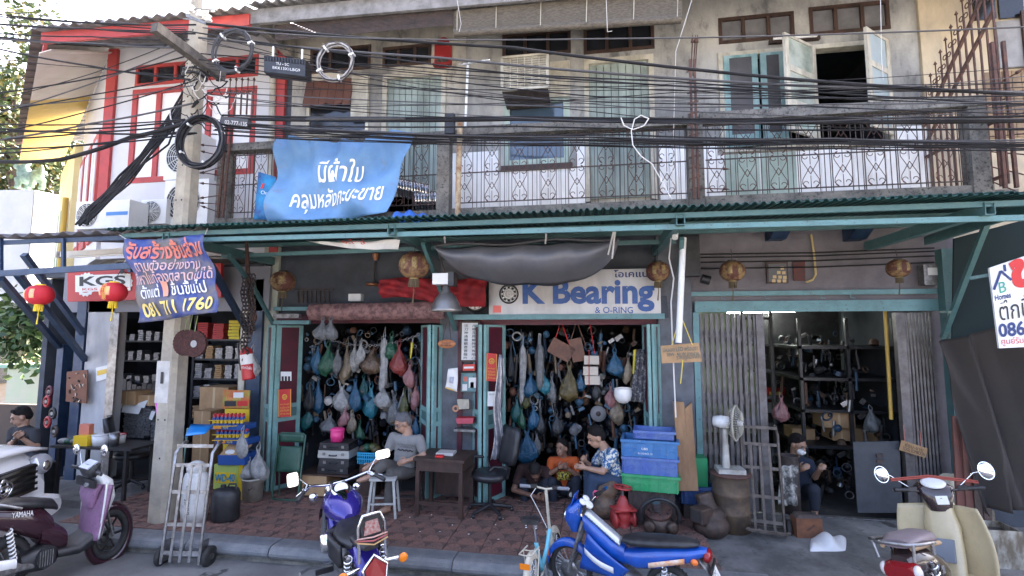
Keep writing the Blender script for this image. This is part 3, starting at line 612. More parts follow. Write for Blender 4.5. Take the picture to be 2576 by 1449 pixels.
for i in range(14):                                # diagonal bundle down to the roof
    t = i / 13; a = (rnd(468, 500), rnd(190, 300)); cable(cpath([a, (rnd(395, 430), 340 + rnd(-25, 25)), (rnd(290, 330), rnd(440, 470)), (rnd(215, 245), rnd(520, 545)), (190 + 30 * t, 560 + rnd(-4, 8))], -1.5, .015), rnd(.008, .015), 'black cable in the knotted bundle sloping from pole to awning', cab, 'sloping bundle at the pole')
for i in range(16):                                # tangle at the pole
    c = (rnd(440, 560), rnd(170, 330)); pts = [at(c[0] + 45 * math.cos(k * .8 + i) * rnd(.4, 1), c[1] + 40 * math.sin(k * .9 + i * 2) * rnd(.4, 1), -1.68 + rnd(-.05, .04)) for k in range(6)]
    sm_ = []
    for k in range(len(pts) - 1):
        for q in range(4): sm_.append(lerp(pts[k], pts[k + 1], q / 4) + V((0, 0, -.03 * math.sin(q / 4 * math.pi))))
    cable(sm_, rnd(.004, .008), 'loose wire tangled round the pole at the crossarm', cab if i % 3 else cabw, 'loose wires tangled round the pole')
for i in range(14):                                # thin lines over the upper storey
    y0 = rnd(60, 300); y1 = rnd(200, 330); cable(cpath([(rnd(505, 540), y0), (rnd(900, 1100), lerp(y0, y1, .4) + rnd(10, 30)), (rnd(1600, 1900), lerp(y0, y1, .8) + rnd(0, 20)), (2700, y1 + rnd(-60, 40))], -1.62 - rnd(0, .3), .01), rnd(.003, .0055), 'thin loose line crossing the upper storey', cab if i % 3 else cabg, 'thin lines over the upper storey')
def coil(cx, cy, rr, Y, n, r, label, mat, tilt=0):
    t = thing('cable_coil', label, 'cable coil', at(cx, cy, Y)); c = at(cx, cy, Y); R = (at(cx + rr, cy, Y) - c).length
    for i in range(n):
        k = R * (1 - .035 * (i % 5)) ; pts = [c + V((k * math.cos(a) + rnd(-.006, .006), .02 * (i // 3) - .03 + tilt * math.cos(a), k * 1.03 * math.sin(a) + rnd(-.006, .006))) for a in [2 * math.pi * j / 26 for j in range(26)]]
        ob('loop', MB().tube(pts, r, 5, closed=True), mat if i % 3 else cabg, t)
    for a in (.3, 2.2, 3.6, 5.0): p = c + V((R * .93 * math.cos(a), -.01, R * .93 * math.sin(a))); d = V((math.cos(a), 0, math.sin(a))); ob('tie', MB().bar(p - d * .03, p + d * .03, .022, .06, up=(0, 1, 0)), whitep, t)
coil(588, 130, 50, -1.85, 8, .007, 'coil of grey cable tied beside the pole top', cabg)
coil(845, 157, 46, -1.85, 8, .007, 'coil of striped cable right of the black splice box', M('beige cable', (.36, .34, .32), .5))
coil(505, 357, 58, -1.85, 12, .014, 'big coil of thick black cable hung on the pole', cab)
SB = thing('splice_box', 'black ribbed cable splice box with white lettering hung on a wire', 'splice box', at(720, 165, -1.8))
b0, b1 = at(664, 140, -1.8), at(770, 192, -1.8); bs = bil(at(664, 140, -1.86), at(768, 150, -1.86), at(768, 194, -1.86), at(664, 182, -1.86))
ob('body', MB().prism([bs(0, 0), bs(1, 0), bs(1, 1), bs(0, 1)], (0, .13, 0)), blackp, SB)
for i in range(14): ob('rib', MB().prism([bs(.02 + i * .07, .72), bs(.055 + i * .07, .72), bs(.055 + i * .07, .98), bs(.02 + i * .07, .98)], (0, -.012, 0)), blackp, SB)
txt('TU - SC', bs, (.3, .52, .62, .68), whitep, SB, lift=.006); txt('BKK13X1LBG9', bs, (.22, .26, .88, .42), whitep, SB, lift=.006)
for u in (.22, .92): ob('hanger', MB().cyl(bs(u, 1), bs(u, 1) + V((0, .0, .12)), .012, 8), whitep, SB)
SC2 = thing('splice_tube', 'small black splice enclosure on the trunk cable right of the pole', 'splice box', at(600, 312, -1.78)); ob('body', MB().bar(at(560, 305, -1.78), at(628, 313, -1.78), .08, .09), cabg, SC2); txt('02-777-135', bil(at(566, 302, -1.83), at(622, 308, -1.83), at(622, 318, -1.83), at(566, 312, -1.83)), (0, 0, 1, 1), cabw, SC2)
one('splice_sleeve', MB().tube([at(770, 300, -1.76), at(790, 300, -1.76), at(1000, 300, -1.76), at(1020, 300, -1.76)], [.015, .032, .032, .015], 8), blackp, 'fat black cable splice sleeve on the trunk line above the banner', 'splice sleeve')
for i, pp in enumerate(([(1740, 0), (1700, 130), (1690, 480)], [(1525, 0), (1528, 80), (1540, 78)], [(2215, 0), (2218, 150), (2222, 200)], [(1150, 0), (1160, 60), (1155, 80)])): cable(cpath(pp, -1.2, .003), .0035, ['white cord hanging down past the spiked iron post', 'pale cord dangling from the bamboo blind', 'white cord hanging in front of the right casement', 'pale hooked cord at the blind end'][i], cabw)
cable(cpath([(1562, 296), (1570, 316), (1592, 326), (1620, 316), (1632, 298), (1612, 290), (1596, 300), (1588, 330), (1592, 365), (1612, 392), (1640, 412), (1662, 450), (1690, 502)], -1.9, .02), .006, 'white cable looped over the trunk line and dropping to the canopy', cabw)
# ---------------------------------------------------------------- things upstairs
AC = thing('window_air_conditioner', 'cream louvred window air conditioner jutting out on a bracket', 'air conditioner', at(1325, 200, -.2))
x0, z1 = at(1262, 145, -.45).x, at(1262, 145, -.45).z; x1, z0 = at(1378, 145, -.45).x, at(1320, 222, -.45).z
ob('cabinet', MB().box(x0, x1, -.42, .0, z0, z1), creamw, AC)
for i in range(13): zz = lerp(z0 + .03, z1 - .04, i / 12); ob('louvre', MB().prism([(x0 + .02, -.425, zz), (x1 - .02, -.425, zz), (x1 - .02, -.44, zz + .012), (x0 + .02, -.44, zz + .012)], (0, .0, .006)), creamw, AC)
for i in range(7): xx = lerp(x0 + .02, x1 - .02, i / 6); ob('grille_bar', MB().bar((xx, -.447, z0 + .02), (xx, -.447, z1 - .02), .012), creamw, AC)
ob('frame', MB().bar((x0, -.44, z0), (x1, -.44, z0), .03).bar((x0, -.44, z1), (x1, -.44, z1), .03).bar((x0, -.44, z0), (x0, -.44, z1), .03).bar((x1, -.44, z0), (x1, -.44, z1), .03), creamw, AC)
ob('backing', MB().box(x0 + .02, x1 - .02, -.424, -.421, z0 + .02, z1 - .02), blackp, AC); ob('bracket', MB().prism([(x0, -.42, z0 - .01), (x0, 0, z0 - .01), (x0, 0, z0 - .08)], (x1 - x0, 0, 0)), iron, AC)
AN = thing('television_antenna', 'white mast with a small multi-rod television antenna', 'antenna', at(1175, 300, -.5))
ob('mast', MB().cyl(at(1170, 330, -.6), at(1177, 165, -.6), .018, 8), white, AN); ob('boom', MB().bar(at(1160, 163, -.6), at(1232, 150, -.7), .012), whitep, AN)
for i in range(6): a = at(1165 + i * 12, 162 - i * 2, -.62); ob('rod', MB().cyl(a + V((-.03, -.12, -.06)), a + V((.03, .12, .06)), .005, 5), whitep, AN)
SH = thing('wall_shrine', 'small red wall shrine with carved front on the upper wall', 'shrine', at(1116, 140, 0)); x0, x1, z0, z1 = hole(1095, 113, 1137, 172)
rs = M('shrine red', (.3, .02, .02), .5); ob('back_board', MB().box(x0, x1, -.04, -.002, z0, z1), rs, SH); ob('shelf', MB().box(x0, x1, -.12, -.042, z0, z0 + .03), rs, SH); ob('crown', MB().lathe([(.1, 0), (.1, .04)], 14, ((x0 + x1) / 2, -.002, z1), (0, -1, 0)), rs, SH)
for i in range(3): ob('carving', MB().ball((lerp(x0, x1, .28 + .22 * i), -.07, z0 + .08), .035, .02, .045), iron, SH)
FL = thing('outdoor_tube_lamp', 'unlit fluorescent lamp fixed above the right casements', 'lamp', at(2000, 98, -.05)); ob('batten', MB().bar(at(1935, 106, -.05), at(2062, 95, -.05), .05, .05), dkwood, FL); ob('tube', MB().cyl(at(1945, 98, -.1), at(2055, 90, -.1), .018, 8), white, FL)
# bamboo blinds
bam = M('bamboo blind', (.15, .13, .10), .8, 0, (.07, .06, .05), 22, streak=-4, bump=.3)
BL = thing('bamboo_blind', 'wide weathered bamboo roll blind hanging under the eave', 'blind', at(1430, 60, -.85)); s_ = bil(at(1140, 28, -.9), at(1718, -30, -.9), at(1714, 48, -.85), at(1142, 84, -.85))
for i in range(26):
    v0, v1 = i / 26, (i + .86) / 26; ob('slat', MB().prism([s_(0, v0), s_(1, v0), s_(1, v1), s_(0, v1)], (0, .012, 0)), bam, BL)
ob('roll', MB().cyl(s_(0, 0), s_(1, 0), .05, 10), bam, BL)
for u in (.02, .2, .4, .6, .8, .98): ob('cord', MB().tube([s_(u, 0) + V((0, -.06, 0)), s_(u, 1) + V((0, -.01, 0))], .006, 4), creamw, BL)
BM = thing('bamboo_blind', 'thin dark bamboo blind left of the wide roll blind', 'blind', at(900, 90, -.85)); s_ = bil(at(690, 62, -.92), at(1140, 24, -.92), at(1140, 62, -.9), at(692, 102, -.9))
for i in range(12): ob('slat', MB().prism([s_(0, i / 12), s_(1, i / 12), s_(1, (i + .6) / 12), s_(0, (i + .6) / 12)], (0, .008, 0)), iron, BM)
# spiked iron guards
def spike(t, p, d, L, n=5, name='spike'):
    p = V(p); d = V(d).normalized(); ob(name, MB().tube([p, p + d * L * .8, p + d * L * .8, p + d * L], [.007, .007, .02, .001], n), rust, t)
SG = thing('spiked_guard', 'rusty spiked iron guard post between the middle and right balconies', 'guard', at(1745, 300, -1.1))
for dx in (-.04, .04): ob('upright', MB().bar(at(1752 + dx * 150, 500, -1.15), at(1741 + dx * 130, 150, -1.15), .025), rust, SG)
for i in range(12): y = 180 + i * 27; p = at(1740 + (y - 150) * .03, y, -1.15); ob('rung', MB().bar(p + V((-.06, 0, 0)), p + V((.06, 0, .03)), .015), rust, SG)
for i, y in enumerate((140, 146, 150)): spike(SG, at(1738 + i * 5, 190, -1.15), (rnd(-.1, .1), 0, 1), .5)
for y in (428, 478): spike(SG, at(1750, y - 5, -1.15), (1, -.1, -.12), .36)
FG = thing('spiked_fan_guard', 'rusty stepped fan of iron spikes at the right balcony end', 'guard', at(2420, 300, -.5))
gx = 4.2
for i in range(13):
    t = i / 12; yy = lerp(-.02, -1.2, t); zt_ = lerp(5.2, 6.35, t); x = gx + .02 * i * 0
    ob('bar', MB().bar((x, yy, 3.9), (x, yy, zt_), .016), rust, FG); spike(FG, (x, yy, zt_), (0, 0, 1), .22)
    for s in (-1, 1): ob('scroll', MB().torus((x, yy + s * .035, zt_ - .02), .028, .007, (1, 0, 0), 10, 4), rust, FG)
for z0, z1 in ((5.0, 6.1), (4.75, 5.75), (4.6, 4.6), (4.0, 4.0)): ob('rail', MB().bar((gx, -.02, z0), (gx, -1.2, z1), .03), rust, FG)
for k in range(7):
    p = at(2480 + k * 3, 230 + 38 * k, -1.1); spike(FG, p, (1, -.1, .6 - .2 * k), .4)
for dx in (-.05, .05): ob('upright', MB().bar((gx + dx, -1.22, 3.85), (gx + dx, -1.22, 5.4), .03), rust, FG)
for y, z in ((-1.15, 6.4), (-1.2, 6.5)): spike(FG, (gx, y, z - .5), (.12, 0, 1), 1.0)
LG = thing('spiked_guard', 'rusty spiked iron guard post at the left balcony end by the pole', 'guard', at(565, 430, -1.1))
for dx in (0, 12): ob('upright', MB().bar(at(548 + dx, 548, -1.1), at(572 + dx, 300, -1.1), .025), rust, LG)
for i in range(8): y = 370 + i * 24; spike(LG, at(562, y, -1.1), (-1, -.2, rnd(-.4, .4)), .33)
for i in range(5): x = 575 + i * 15; p = at(x, 288, -1.05); ob('scroll_bar', MB().bar(p, p + V((0, 0, .35 + .05 * math.sin(i * 2))), .016), rust, LG); spike(LG, p + V((0, 0, .33)), (0, 0, 1), .2)
for i in range(5):
    p = at(575 + i * 15, 232, -1.05)
    for s in (-1, 1): ob('scroll', MB().torus(p + V((s * .03, 0, 0)), .028, .006, (0, 1, 0), 10, 4), rust, LG)
one('rusty_pipe', MB().cyl(at(1151, 548, -1.2), at(1157, 308, -1.2), .035, 10), M('flaking cream pipe', (.5, .42, .28), .8, 0, (.22, .1, .04), 9), 'rust-streaked cream pipe standing beside the balcony post', 'pipe')
one('black_post_box', MB().box(at(1122, 300, -1.1).x, at(1145, 300, -1.1).x, -1.16, -1.085, at(1130, 340, -1.1).z, at(1130, 290, -1.1).z), blackp, 'small black box fixed to the balcony post above the handrail', 'box')
# outdoor air conditioner units
def acunit(px, Y, label, D=.3, two=False):
    a = at(px[0], px[1], Y); b = at(px[2], px[3], Y); t = thing('air_conditioner_unit', label, 'air conditioner', ((a.x + b.x) / 2, Y, b.z))
    ob('casing', MB().box(a.x, b.x, Y, Y + D, b.z, a.z), whitep, t); h = a.z - b.z; r = min(h * .42, (b.x - a.x) * .42)
    c = V((a.x + r * 1.15, Y, (a.z + b.z) / 2)); ob('fan_opening', MB().cyl(c + V((0, -.002, 0)), c + V((0, -.006, 0)), r, 24), blackp, t)
    for k in range(1, 8): ob('guard_ring', MB().torus(c + V((0, -.012, 0)), r * k / 7, .005, (0, 1, 0), 22, 4), whitep, t)
    for k in range(6): q = V((math.cos(k * math.pi / 6), 0, math.sin(k * math.pi / 6))) * r; ob('guard_spoke', MB().bar(c - q + V((0, -.016, 0)), c + q + V((0, -.016, 0)), .006), whitep, t)
    ob('hub', MB().cyl(c + V((0, -.018, 0)), c + V((0, -.024, 0)), r * .16, 12), whitep, t); return t, a, b
t, a, b = acunit((193, 508, 322, 572), -.95, 'white air conditioner unit with blue badge on the left awning'); ob('badge', MB().box(a.x + .52, b.x - .02, -.956, -.952, (a.z + b.z) / 2 - .02, (a.z + b.z) / 2 + .03), M('blue badge', (.05, .2, .5), .4), t)
acunit((356, 503, 416, 562), -.6, 'white air conditioner unit on the roof left of the pole'); acunit((418, 340, 500, 448), -.5, 'upper of two white air conditioner units behind the pole'); acunit((416, 455, 520, 562), -.52, 'lower of two white air conditioner units behind the pole')
# ---------------------------------------------------------------- banners
def cloth(fn, amp, fr, ph=0): return fn
bb = bil(at(697, 345, -1.32), at(1037, 326, -1.32), at(975, 556, -1.5), at(672, 556, -1.5))
def SBan(u, v):
    p = bb(u, v); s = (1 - v)
    return p + V((0, -.075 * math.sin(u * 8 + v * 5 + 1.5 * math.sin(v * 3)) * (.35 + .65 * s) - .06 * math.sin(u * 34 + 3 * v) * v ** 2.5 + .05 * math.sin((u - v) * 9) + .02 * math.sin(u * 21 + v * 13), -.09 * math.sin(math.pi * u) * v * .9 + (.10 * u * u if v < .01 else .10 * u * u * (1 - v))))
BN = thing('canvas_banner', 'big sagging sky blue canvas banner with white hand-painted Thai lettering', 'banner', at(850, 450, -1.4))
ob('canvas', MB().sheet(SBan, 90, 40, .004), M('sky blue canvas', (.15, .31, .54), .6, 0, (.10, .22, .40), 1.8, .4, .7, .1, 12, sp=((.2, .2, .2), 3, .56, .8)), BN)
ptw = M('white banner paint', (.85, .85, .82), .6)
txt('มีผ้าใบ', SBan, (.40, .44, .70, .73), ptw, BN, off=.012, lift=.012, fine=3); txt('คลุมหลังกะบะขาย', SBan, (.18, .09, .92, .38), ptw, BN, off=.014, lift=.012, fine=3)
for u in (.01, .25, .5, .75, .99): ob('grommet', MB().torus(SBan(u, .985) + V((0, -.008, 0)), .016, .005, (0, 1, 0), 10, 4), steel, BN)
CB = thing('small_banner', 'narrow blue printed banner peeking out left of the canvas banner', 'banner', at(660, 490, -1.25)); cs = bil(at(650, 432, -1.2), at(694, 445, -1.2), at(690, 552, -1.25), at(638, 552, -1.25))
ob('fabric', MB().sheet(cs, 4, 6, .003), M('blue print', (.02, .06, .22), .5, 0, (.02, .3, .6), 3), CB); txt('Chang', cs, (.25, .52, .85, .62), ptw, CB); txt('/', cs, (.2, .66, .42, .78), M('print red', (.6, .03, .02), .5), CB, off=.08)
tp = bil(at(988, 537, -1.45), at(1110, 540, -1.45), at(1112, 556, -1.9), at(985, 556, -1.9))
one('blue_tarpaulin', MB().sheet(lambda u, v: tp(u, v) + V((0, 0, .02 * math.sin(u * 22) + .03 * math.sin(u * 5) * v)), 30, 6, .004), M('blue tarpaulin', (.02, .13, .5), .5), 'crumpled blue tarpaulin on the canopy beside the canvas banner', 'tarpaulin')
for i, (x, y) in enumerate(((1040, 470), (1085, 505))):
    t = thing('flexible_duct', ['upper', 'lower'][i] + ' coil of silver flexible duct on the left balcony', 'duct', at(x, y, -.6))
    for k in range(12): ob('duct_ring', MB().torus(at(x - 38 + k * 7, y + (k * 1.5 if i == 0 else 0), -.6), .125, .02, (1, .3, .1), 18, 6), chrome, t)
# ---------------------------------------------------------------- signs and cloths on the shopfronts
def board(name, px, Y, th, mat, label, cat, **kw):   # flat board through four photo corners TL TR BR BL
    S = bil(*[at(x, y, Y) for x, y in px]); t = thing(name, label, cat, S(.5, 0)); ob('board', MB().prism([S(0, 0), S(1, 0), S(1, 1), S(0, 1)], (0, th, 0)), mat, t); return t, S
def rect(S, u0, v0, u1, v1, mat, t, name='panel', lift=.003, th=.002):
    n = V((0, -1, 0)); return ob(name, MB().prism([V(S(u0, v0)) + n * lift, V(S(u1, v0)) + n * lift, V(S(u1, v1)) + n * lift, V(S(u0, v1)) + n * lift], n * th), mat, t)
def pl(n, c, r=.5): return M(n, c, r)
inkb = pl('blue ink', (.01, .03, .14)); inkk = pl('black ink', (.015, .015, .018)); inkr = pl('red ink', (.55, .02, .02)); gold = pl('gold ink', (.7, .42, .06)); ylw = pl('yellow ink', (.8, .62, .18)); pinkish = pl('faded red print', (.62, .17, .12)); bl2 = M('sign letter blue', (.012, .06, .25), .35, 0, (.02, .09, .3), 9)
t, S = board('shop_sign', ((1230, 683), (1661, 675), (1663, 795), (1230, 793)), -.22, .12, M('brushed sign metal', (.48, .47, .46), .35, .3, (.36, .35, .34), 3, streak=.7), 'white metal bearing shop sign with raised blue letters', 'sign')
txt('K Bearing', S, (.205, .09, .965, .80), bl2, t, 'raised_lettering', off=.035, lift=.012); txt('& O-RING', S, (.63, .055, .845, .19), bl2, t, off=.01); txt('โอเคแบริ่ง', S, (.74, .82, 1.0, .985), inkb, t, off=.02)
c = V(S(.122, .48)); n = V((0, -1, 0))
for r0, r1, m in ((.135, .115, inkk), (.112, .075, white), (.105, .078, inkk), (.07, .05, whitep), (.05, .0, M('sign disc', (.55, .54, .53), .4))):
    ob('bearing_ring', MB().lathe([(max(r1, .001), 0), (max(r1, .001), .006), (r0, .006), (r0, 0)], 28, c - V((0, .012 - (.135 - r0) * .04 - .01, 0)) - V((0, (.135 - r0) * .1, 0)), (0, -1, 0)), m, t)
for k in range(10): a = k * math.pi / 5; ob('bearing_ball', MB().ball(c + V((.09 * math.cos(a), -.018, .09 * math.sin(a))), .014, n=8, k=5), whitep, t)
rect(S, .025, .06, .075, .22, pl('faded red sticker', (.75, .16, .13)), t, 'sticker')
ob('ledge', MB().box(-1.9, .93, -.26, -.1, 2.57, 2.64), tealL, t)
t, S = board('shop_sign', ((170, 676), (556, 662), (556, 748), (170, 759)), -.32, .06, M('sign red', (.42, .03, .03), .4), 'red shop sign with white gear logo behind the red lanterns', 'sign')
for cx, r, nt_ in ((.13, .17, 16), (.38, .15, 14)):
    c = V(S(cx, .5)); pts = []; ge = MB()
    for k in range(nt_ * 2): a = math.pi * k / nt_; rr = r * (1.14 if k % 2 else 1); pts.append(c + V((rr * math.cos(a), -.004 - (cx > .2) * .002, rr * math.sin(a))))
    ge.prism(pts, (0, -.004, 0)); ob('gear_emblem', ge, whitep, t)
for cx, r in ((.13, .13), (.38, .1)): ob('gear_centre', MB().cyl(V(S(cx, .5)) + V((0, -.009, 0)), V(S(cx, .5)) + V((0, -.013, 0)), r, 24), M('sign red', (1, 1, 1)), t)
rect(S, .06, .28, .43, .78, whitep, t, 'name_plate', .014); txt('KGS', S, (.09, .45, .40, .74), inkk, t, off=.03, lift=.02); txt('KGS GROUP', S, (.11, .32, .42, .39), inkr, t, off=.01, lift=.02); txt('เคจีเอส', S, (.62, .45, .95, .8), gold, t, off=.02)
# hanging blue banner at the pole
bq = bil(at(318, 602, -2.02), at(517, 589, -2.02), at(549, 786, -2.05), at(347, 812, -2.05))
def SB2(u, v): return bq(u, v) + V((0, .045 * math.sin(u * 6 + v * 5) + .025 * math.sin(v * 14 + u * 6) + .012 * math.sin(u * 25 - v * 9), -.02 * math.sin(math.pi * u) * v))
t = thing('hanging_banner', 'creased blue hanging banner with Thai lettering and a telephone number', 'banner', at(430, 700, -2.02))
ob('fabric', MB().sheet(SB2, 20, 22, .003), M('printed blue banner', (.03, .06, .24), .5, 0, (.15, .14, .14), 2.6, .42, .60, .1, 14), t)
for s, b, m, o in (('รับสร้างชิ้นส่วน', (.05, .74, .97, .98), pinkish, .03), ('ตามตัวอย่างงาน', (.14, .59, .83, .74), pl('faded pink print', (.6, .38, .36)), .012), ('ที่หาในท้องตลาดไม่ได้', (.04, .44, .98, .60), pl('faded pink print', (1, 1, 1)), .012),
                   ('ตั้งแต่', (.1, .27, .36, .43), white, .012), ('1', (.40, .27, .47, .45), pl('salmon print', (.7, .3, .2)), .03), ('ชิ้นขึ้นไป', (.52, .27, .90, .44), white, .012), ('081 711 1760', (.05, .05, .95, .22), ylw, .03)): txt(s, SB2, b, m, t, off=o * .8, lift=.02, fine=3)
for a, b in (((318, 602), (300, 590)), ((517, 589), (522, 575))): ob('tie_string', MB().tube([at(*a, -2.02), at(*b, -1.95)], .006, 4), cabw, t)
# estate agent's board, right edge
t, S = board('for_sale_board', ((2489, 674), (2620, 630), (2640, 870), (2514, 876)), -1.6, .02, white, 'white property sale board with blue roof logo at the right edge', 'sign')
txt('ข', S, (.36, .66, .85, 1.0), inkr, t, off=.06); txt('B', S, (.13, .66, .27, .79), pl('green ink', (.02, .3, .2)), t); txt('Homes', S, (.03, .58, .34, .65), inkb, t, off=.02); txt('ตึกนี้ 2', S, (.08, .33, .98, .58), inkk, t, off=.005); txt('086-31', S, (.02, .13, .95, .3), inkb, t, off=.03); txt('ศูนย์รับฝากขาย', S, (.05, .02, 1.0, .12), inkr, t)
for a, b in (((.03, .72), (.2, .92)), ((.2, .92), (.38, .78)), ((.28, .9), (.28, .98))): ob('roof_logo', MB().bar(V(S(*a)) + V((0, -.004, 0)), V(S(*b)) + V((0, -.004, 0)), .02, .004, up=(0, 1, 0)), inkb, t)
ob('arm', MB().bar(at(2440, 700, -1.45), at(2500, 690, -1.55), .03), teal, t)
# cardboard notices
t, S = board('cardboard_notice', ((1662, 870), (1758, 862), (1766, 910), (1665, 914)), -1.35, .004, card, 'cardboard notice with handwritten lamp advert below the white tube', 'notice')
for s, b in (('มีหลอด LED พร้อมขา', (.05, .62, .95, .9)), ('20W- 40 W จำหน่าย', (.14, .38, .95, .6)), ('ราคาถูกมากกก', (.38, .1, .98, .38))): txt(s, S, b, pl('grey marker', (.06, .10, .10)), t, off=.004)
for x in (1690, 1742): ob('yellow_string', MB().tube([at(x, 868, -1.35), at(1712, 792, -1.36)], .005, 4), pl('yellow raffia', (.7, .55, .08)), t)
ob('yellow_string', MB().tube([at(1718, 906, -1.35), at(1712, 965, -1.35)], .006, 4), pl('yellow raffia', (1, 1, 1)), t)
one('white_tube', MB().cyl(at(1719, 598, -1.36), at(1707, 862, -1.36), .033, 10), whitep, 'long white lamp tube tied upright to the canopy beam', 'tube')
t = thing('security_camera', 'small white bullet camera under the canopy beam by the white tube', 'camera', at(1700, 590, -1.4)); ob('body', MB().cyl(at(1700, 572, -1.45), at(1698, 600, -1.5), .03, 10), whitep, t); ob('bracket', MB().cyl(at(1705, 560, -1.4), at(1702, 582, -1.42), .012, 6), whitep, t)
cable(cpath([(1690, 575), (1683, 650), (1695, 700), (1688, 760), (1692, 870), (1700, 1050)], -1.3, .02), .008, 'white flex running down beside the lamp tube', cabw)
t, S = board('cardboard_notice', ((2268, 1107), (2334, 1128), (2328, 1152), (2262, 1132)), -.12, .004, card, 'small tilted brown cardboard notice tied to the right folding gate', 'notice'); txt('ซ่อม-ขาย', S, (.15, .52, .85, .92), inkk, t); txt('TOOL SOMBOON', S, (.1, .12, .95, .45), inkk, t)
for u in (.12, .75): ob('string', MB().tube([V(S(u, 1)), V(S(u, 1)) + V((.02, .04, .18))], .004, 4), pinkish, t)
# grey sagging tarpaulin
ta, tb_ = at(1098, 622, -1.5), at(1556, 602, -1.4)
def ST(u, v):
    top = lerp(ta, tb_, u) + V((0, 0, -.02 * abs(math.sin(u * 13)))); dr = .40 * (4 * u * (1 - u)) ** .55 + .03 + .20 * max(0, u - .55) * (1 - u) * 4
    w = 1 - v; fold = .02 * math.sin(u * 26 + w * 3) * math.sin(math.pi * w) ; return top + V((.0, .30 * w * w - .16 * math.sin(w * math.pi) + fold, -dr * w))
t = thing('grey_tarpaulin', 'dark grey tarpaulin slung under the canopy above the bearing sign', 'tarpaulin', at(1320, 650, -1.4)); ob('sheet', MB().sheet(ST, 60, 16, .004), M('grey tarpaulin cloth', (.10, .105, .12), .42, 0, (.13, .13, .14), 3, bump=.08, bk=20), t)
ob('top_rope', MB().tube([lerp(ta, tb_, i / 12) + V((0, -.02, .01 + .02 * math.sin(i))) for i in range(13)], .014, 6), cabg, t)
for x0, y0, x1, y1 in ((1120, 612, 1118, 596), (1372, 612, 1375, 580), (1530, 640, 1545, 576), (1540, 650, 1548, 574)): ob('tie_rope', MB().tube([at(x0, y0, -1.5), at(x1, y1, -1.8)], .01, 5), cabw, t)
sb = bil(at(770, 605, -1.7), at(1005, 600, -1.7), at(1000, 626, -1.65), at(800, 612, -1.7)); t = thing('rolled_banner_strip', 'torn strip of white banner tucked along the canopy tube', 'banner', at(890, 610, -1.7)); ob('fabric', MB().sheet(lambda u, v: sb(u, v) + V((0, .02 * math.sin(u * 20), -.03 * math.sin(u * 3.1))), 30, 4, .003), whitep, t); txt('อะไหล่', sb, (.35, .1, .62, .8), inkr, t, lift=.03)
# brown rolled awning above the left door, teal rails beside
ra = bil(at(778, 765, -.42), at(1122, 758, -.42), at(1118, 802, -.42), at(778, 806, -.42))
one('rolled_awning', MB().sheet(lambda u, v: ra(u, v) + V((0, -.07 * math.sin(math.pi * v) + .006 * math.sin(u * 90 + v * 9), 0)), 80, 10, .02), M('brown striped canvas', (.25, .135, .12), .75, 0, (.10, .05, .05), 14, .42, .6, .25, 20), 'rolled brown striped awning above the left doorway', 'awning')
for y in (777, 811): one('teal_rail', MB().bar(at(690, y, -.2), at(780, y, -.2), .05, .055), tealL, ('upper' if y < 800 else 'lower') + ' short teal rail left of the rolled brown awning', 'rail')
one('wall_lamp_housing', MB().bar(at(690, 795, -.28), at(755, 795, -.28), .06, .06), greyst, 'grey lamp housing between two short teal rails', 'lamp')
# red cloth bundle, clock, pulley fan, bell lamp
rc = bil(at(955, 705, -.45), at(1228, 695, -.45), at(1222, 764, -.42), at(960, 750, -.42))
one('red_cloth_bundle', MB().sheet(lambda u, v: rc(u, v) + V((0, -.08 * math.sin(math.pi * v) + .018 * math.sin(u * 21 + v * 17) + .012 * math.sin(u * 47 - v * 9), .03 * math.sin(u * 7) - .06 * u * u * (1 - v))), 50, 16, .01), M('red cloth', (.32, .015, .02), .8, 0, (.16, .01, .015), 6), 'tied bundle of red cloth hung behind the bell lamp', 'cloth')
t = thing('wall_clock', 'round wall clock with white dial half hidden by red cloth', 'clock', at(1197, 755, -.12)); c = at(1197, 755, -.12)
ob('case', MB().lathe([(.0, 0), (.165, 0), (.17, .03), (.14, .05), (.135, .035), (0, .035)], 28, c, (0, -1, 0)), blackp, t); ob('dial', MB().cyl(c + V((0, -.036, 0)), c + V((0, -.04, 0)), .135, 28), white, t)
for k in range(1, 13): a = math.pi / 2 - k * math.pi / 6; q = c + V((.11 * math.cos(a), -.041, .11 * math.sin(a))); txt(str(k), bil(q + V((-.016, 0, .018)), q + V((.016, 0, .018)), q + V((.016, 0, -.018)), q + V((-.016, 0, -.018))), (0, 0, 1, 1), inkk, t, 'numeral')
for L, a in ((.07, 4.71), (.1, 4.66)): ob('hand', MB().bar(c + V((0, -.044, 0)), c + V((L * math.cos(a), -.044, L * math.sin(a))), .009, .003, up=(0, 1, 0)), inkk, t)
t = thing('bell_pendant_lamp', 'grey metal bell-shaped factory lamp with a box ballast', 'lamp', at(1122, 755, -1.2)); c = at(1122, 783, -1.2)
ob('shade', MB().lathe([(.18, 0), (.185, .012), (.18, .03), (.165, .06), (.15, .11), (.12, .165), (.085, .205), (.05, .23), (.045, .3), (.03, .31), (0, .31)], 26, c, (0, 0, 1), caps=False), M('brushed lamp metal', (.30, .29, .28), .38, .7, (.2, .19, .18), 5), t); ob('lens', MB().lathe([(.17, .006), (.0, .004)], 24, c), whitep, t)
p = at(1120, 708, -1.2); ob('ballast_box', MB().box(p.x - .13, p.x + .06, p.y - .09, p.y + .06, p.z - .04, p.z + .09), whitep, t); ob('ballast_end', MB().box(p.x + .061, p.x + .13, p.y - .095, p.y + .065, p.z - .06, p.z + .1), blackp, t); ob('hook', MB().cyl(p + V((0, 0, .09)), p + V((-.06, -.1, .35)), .01, 6), iron, t)
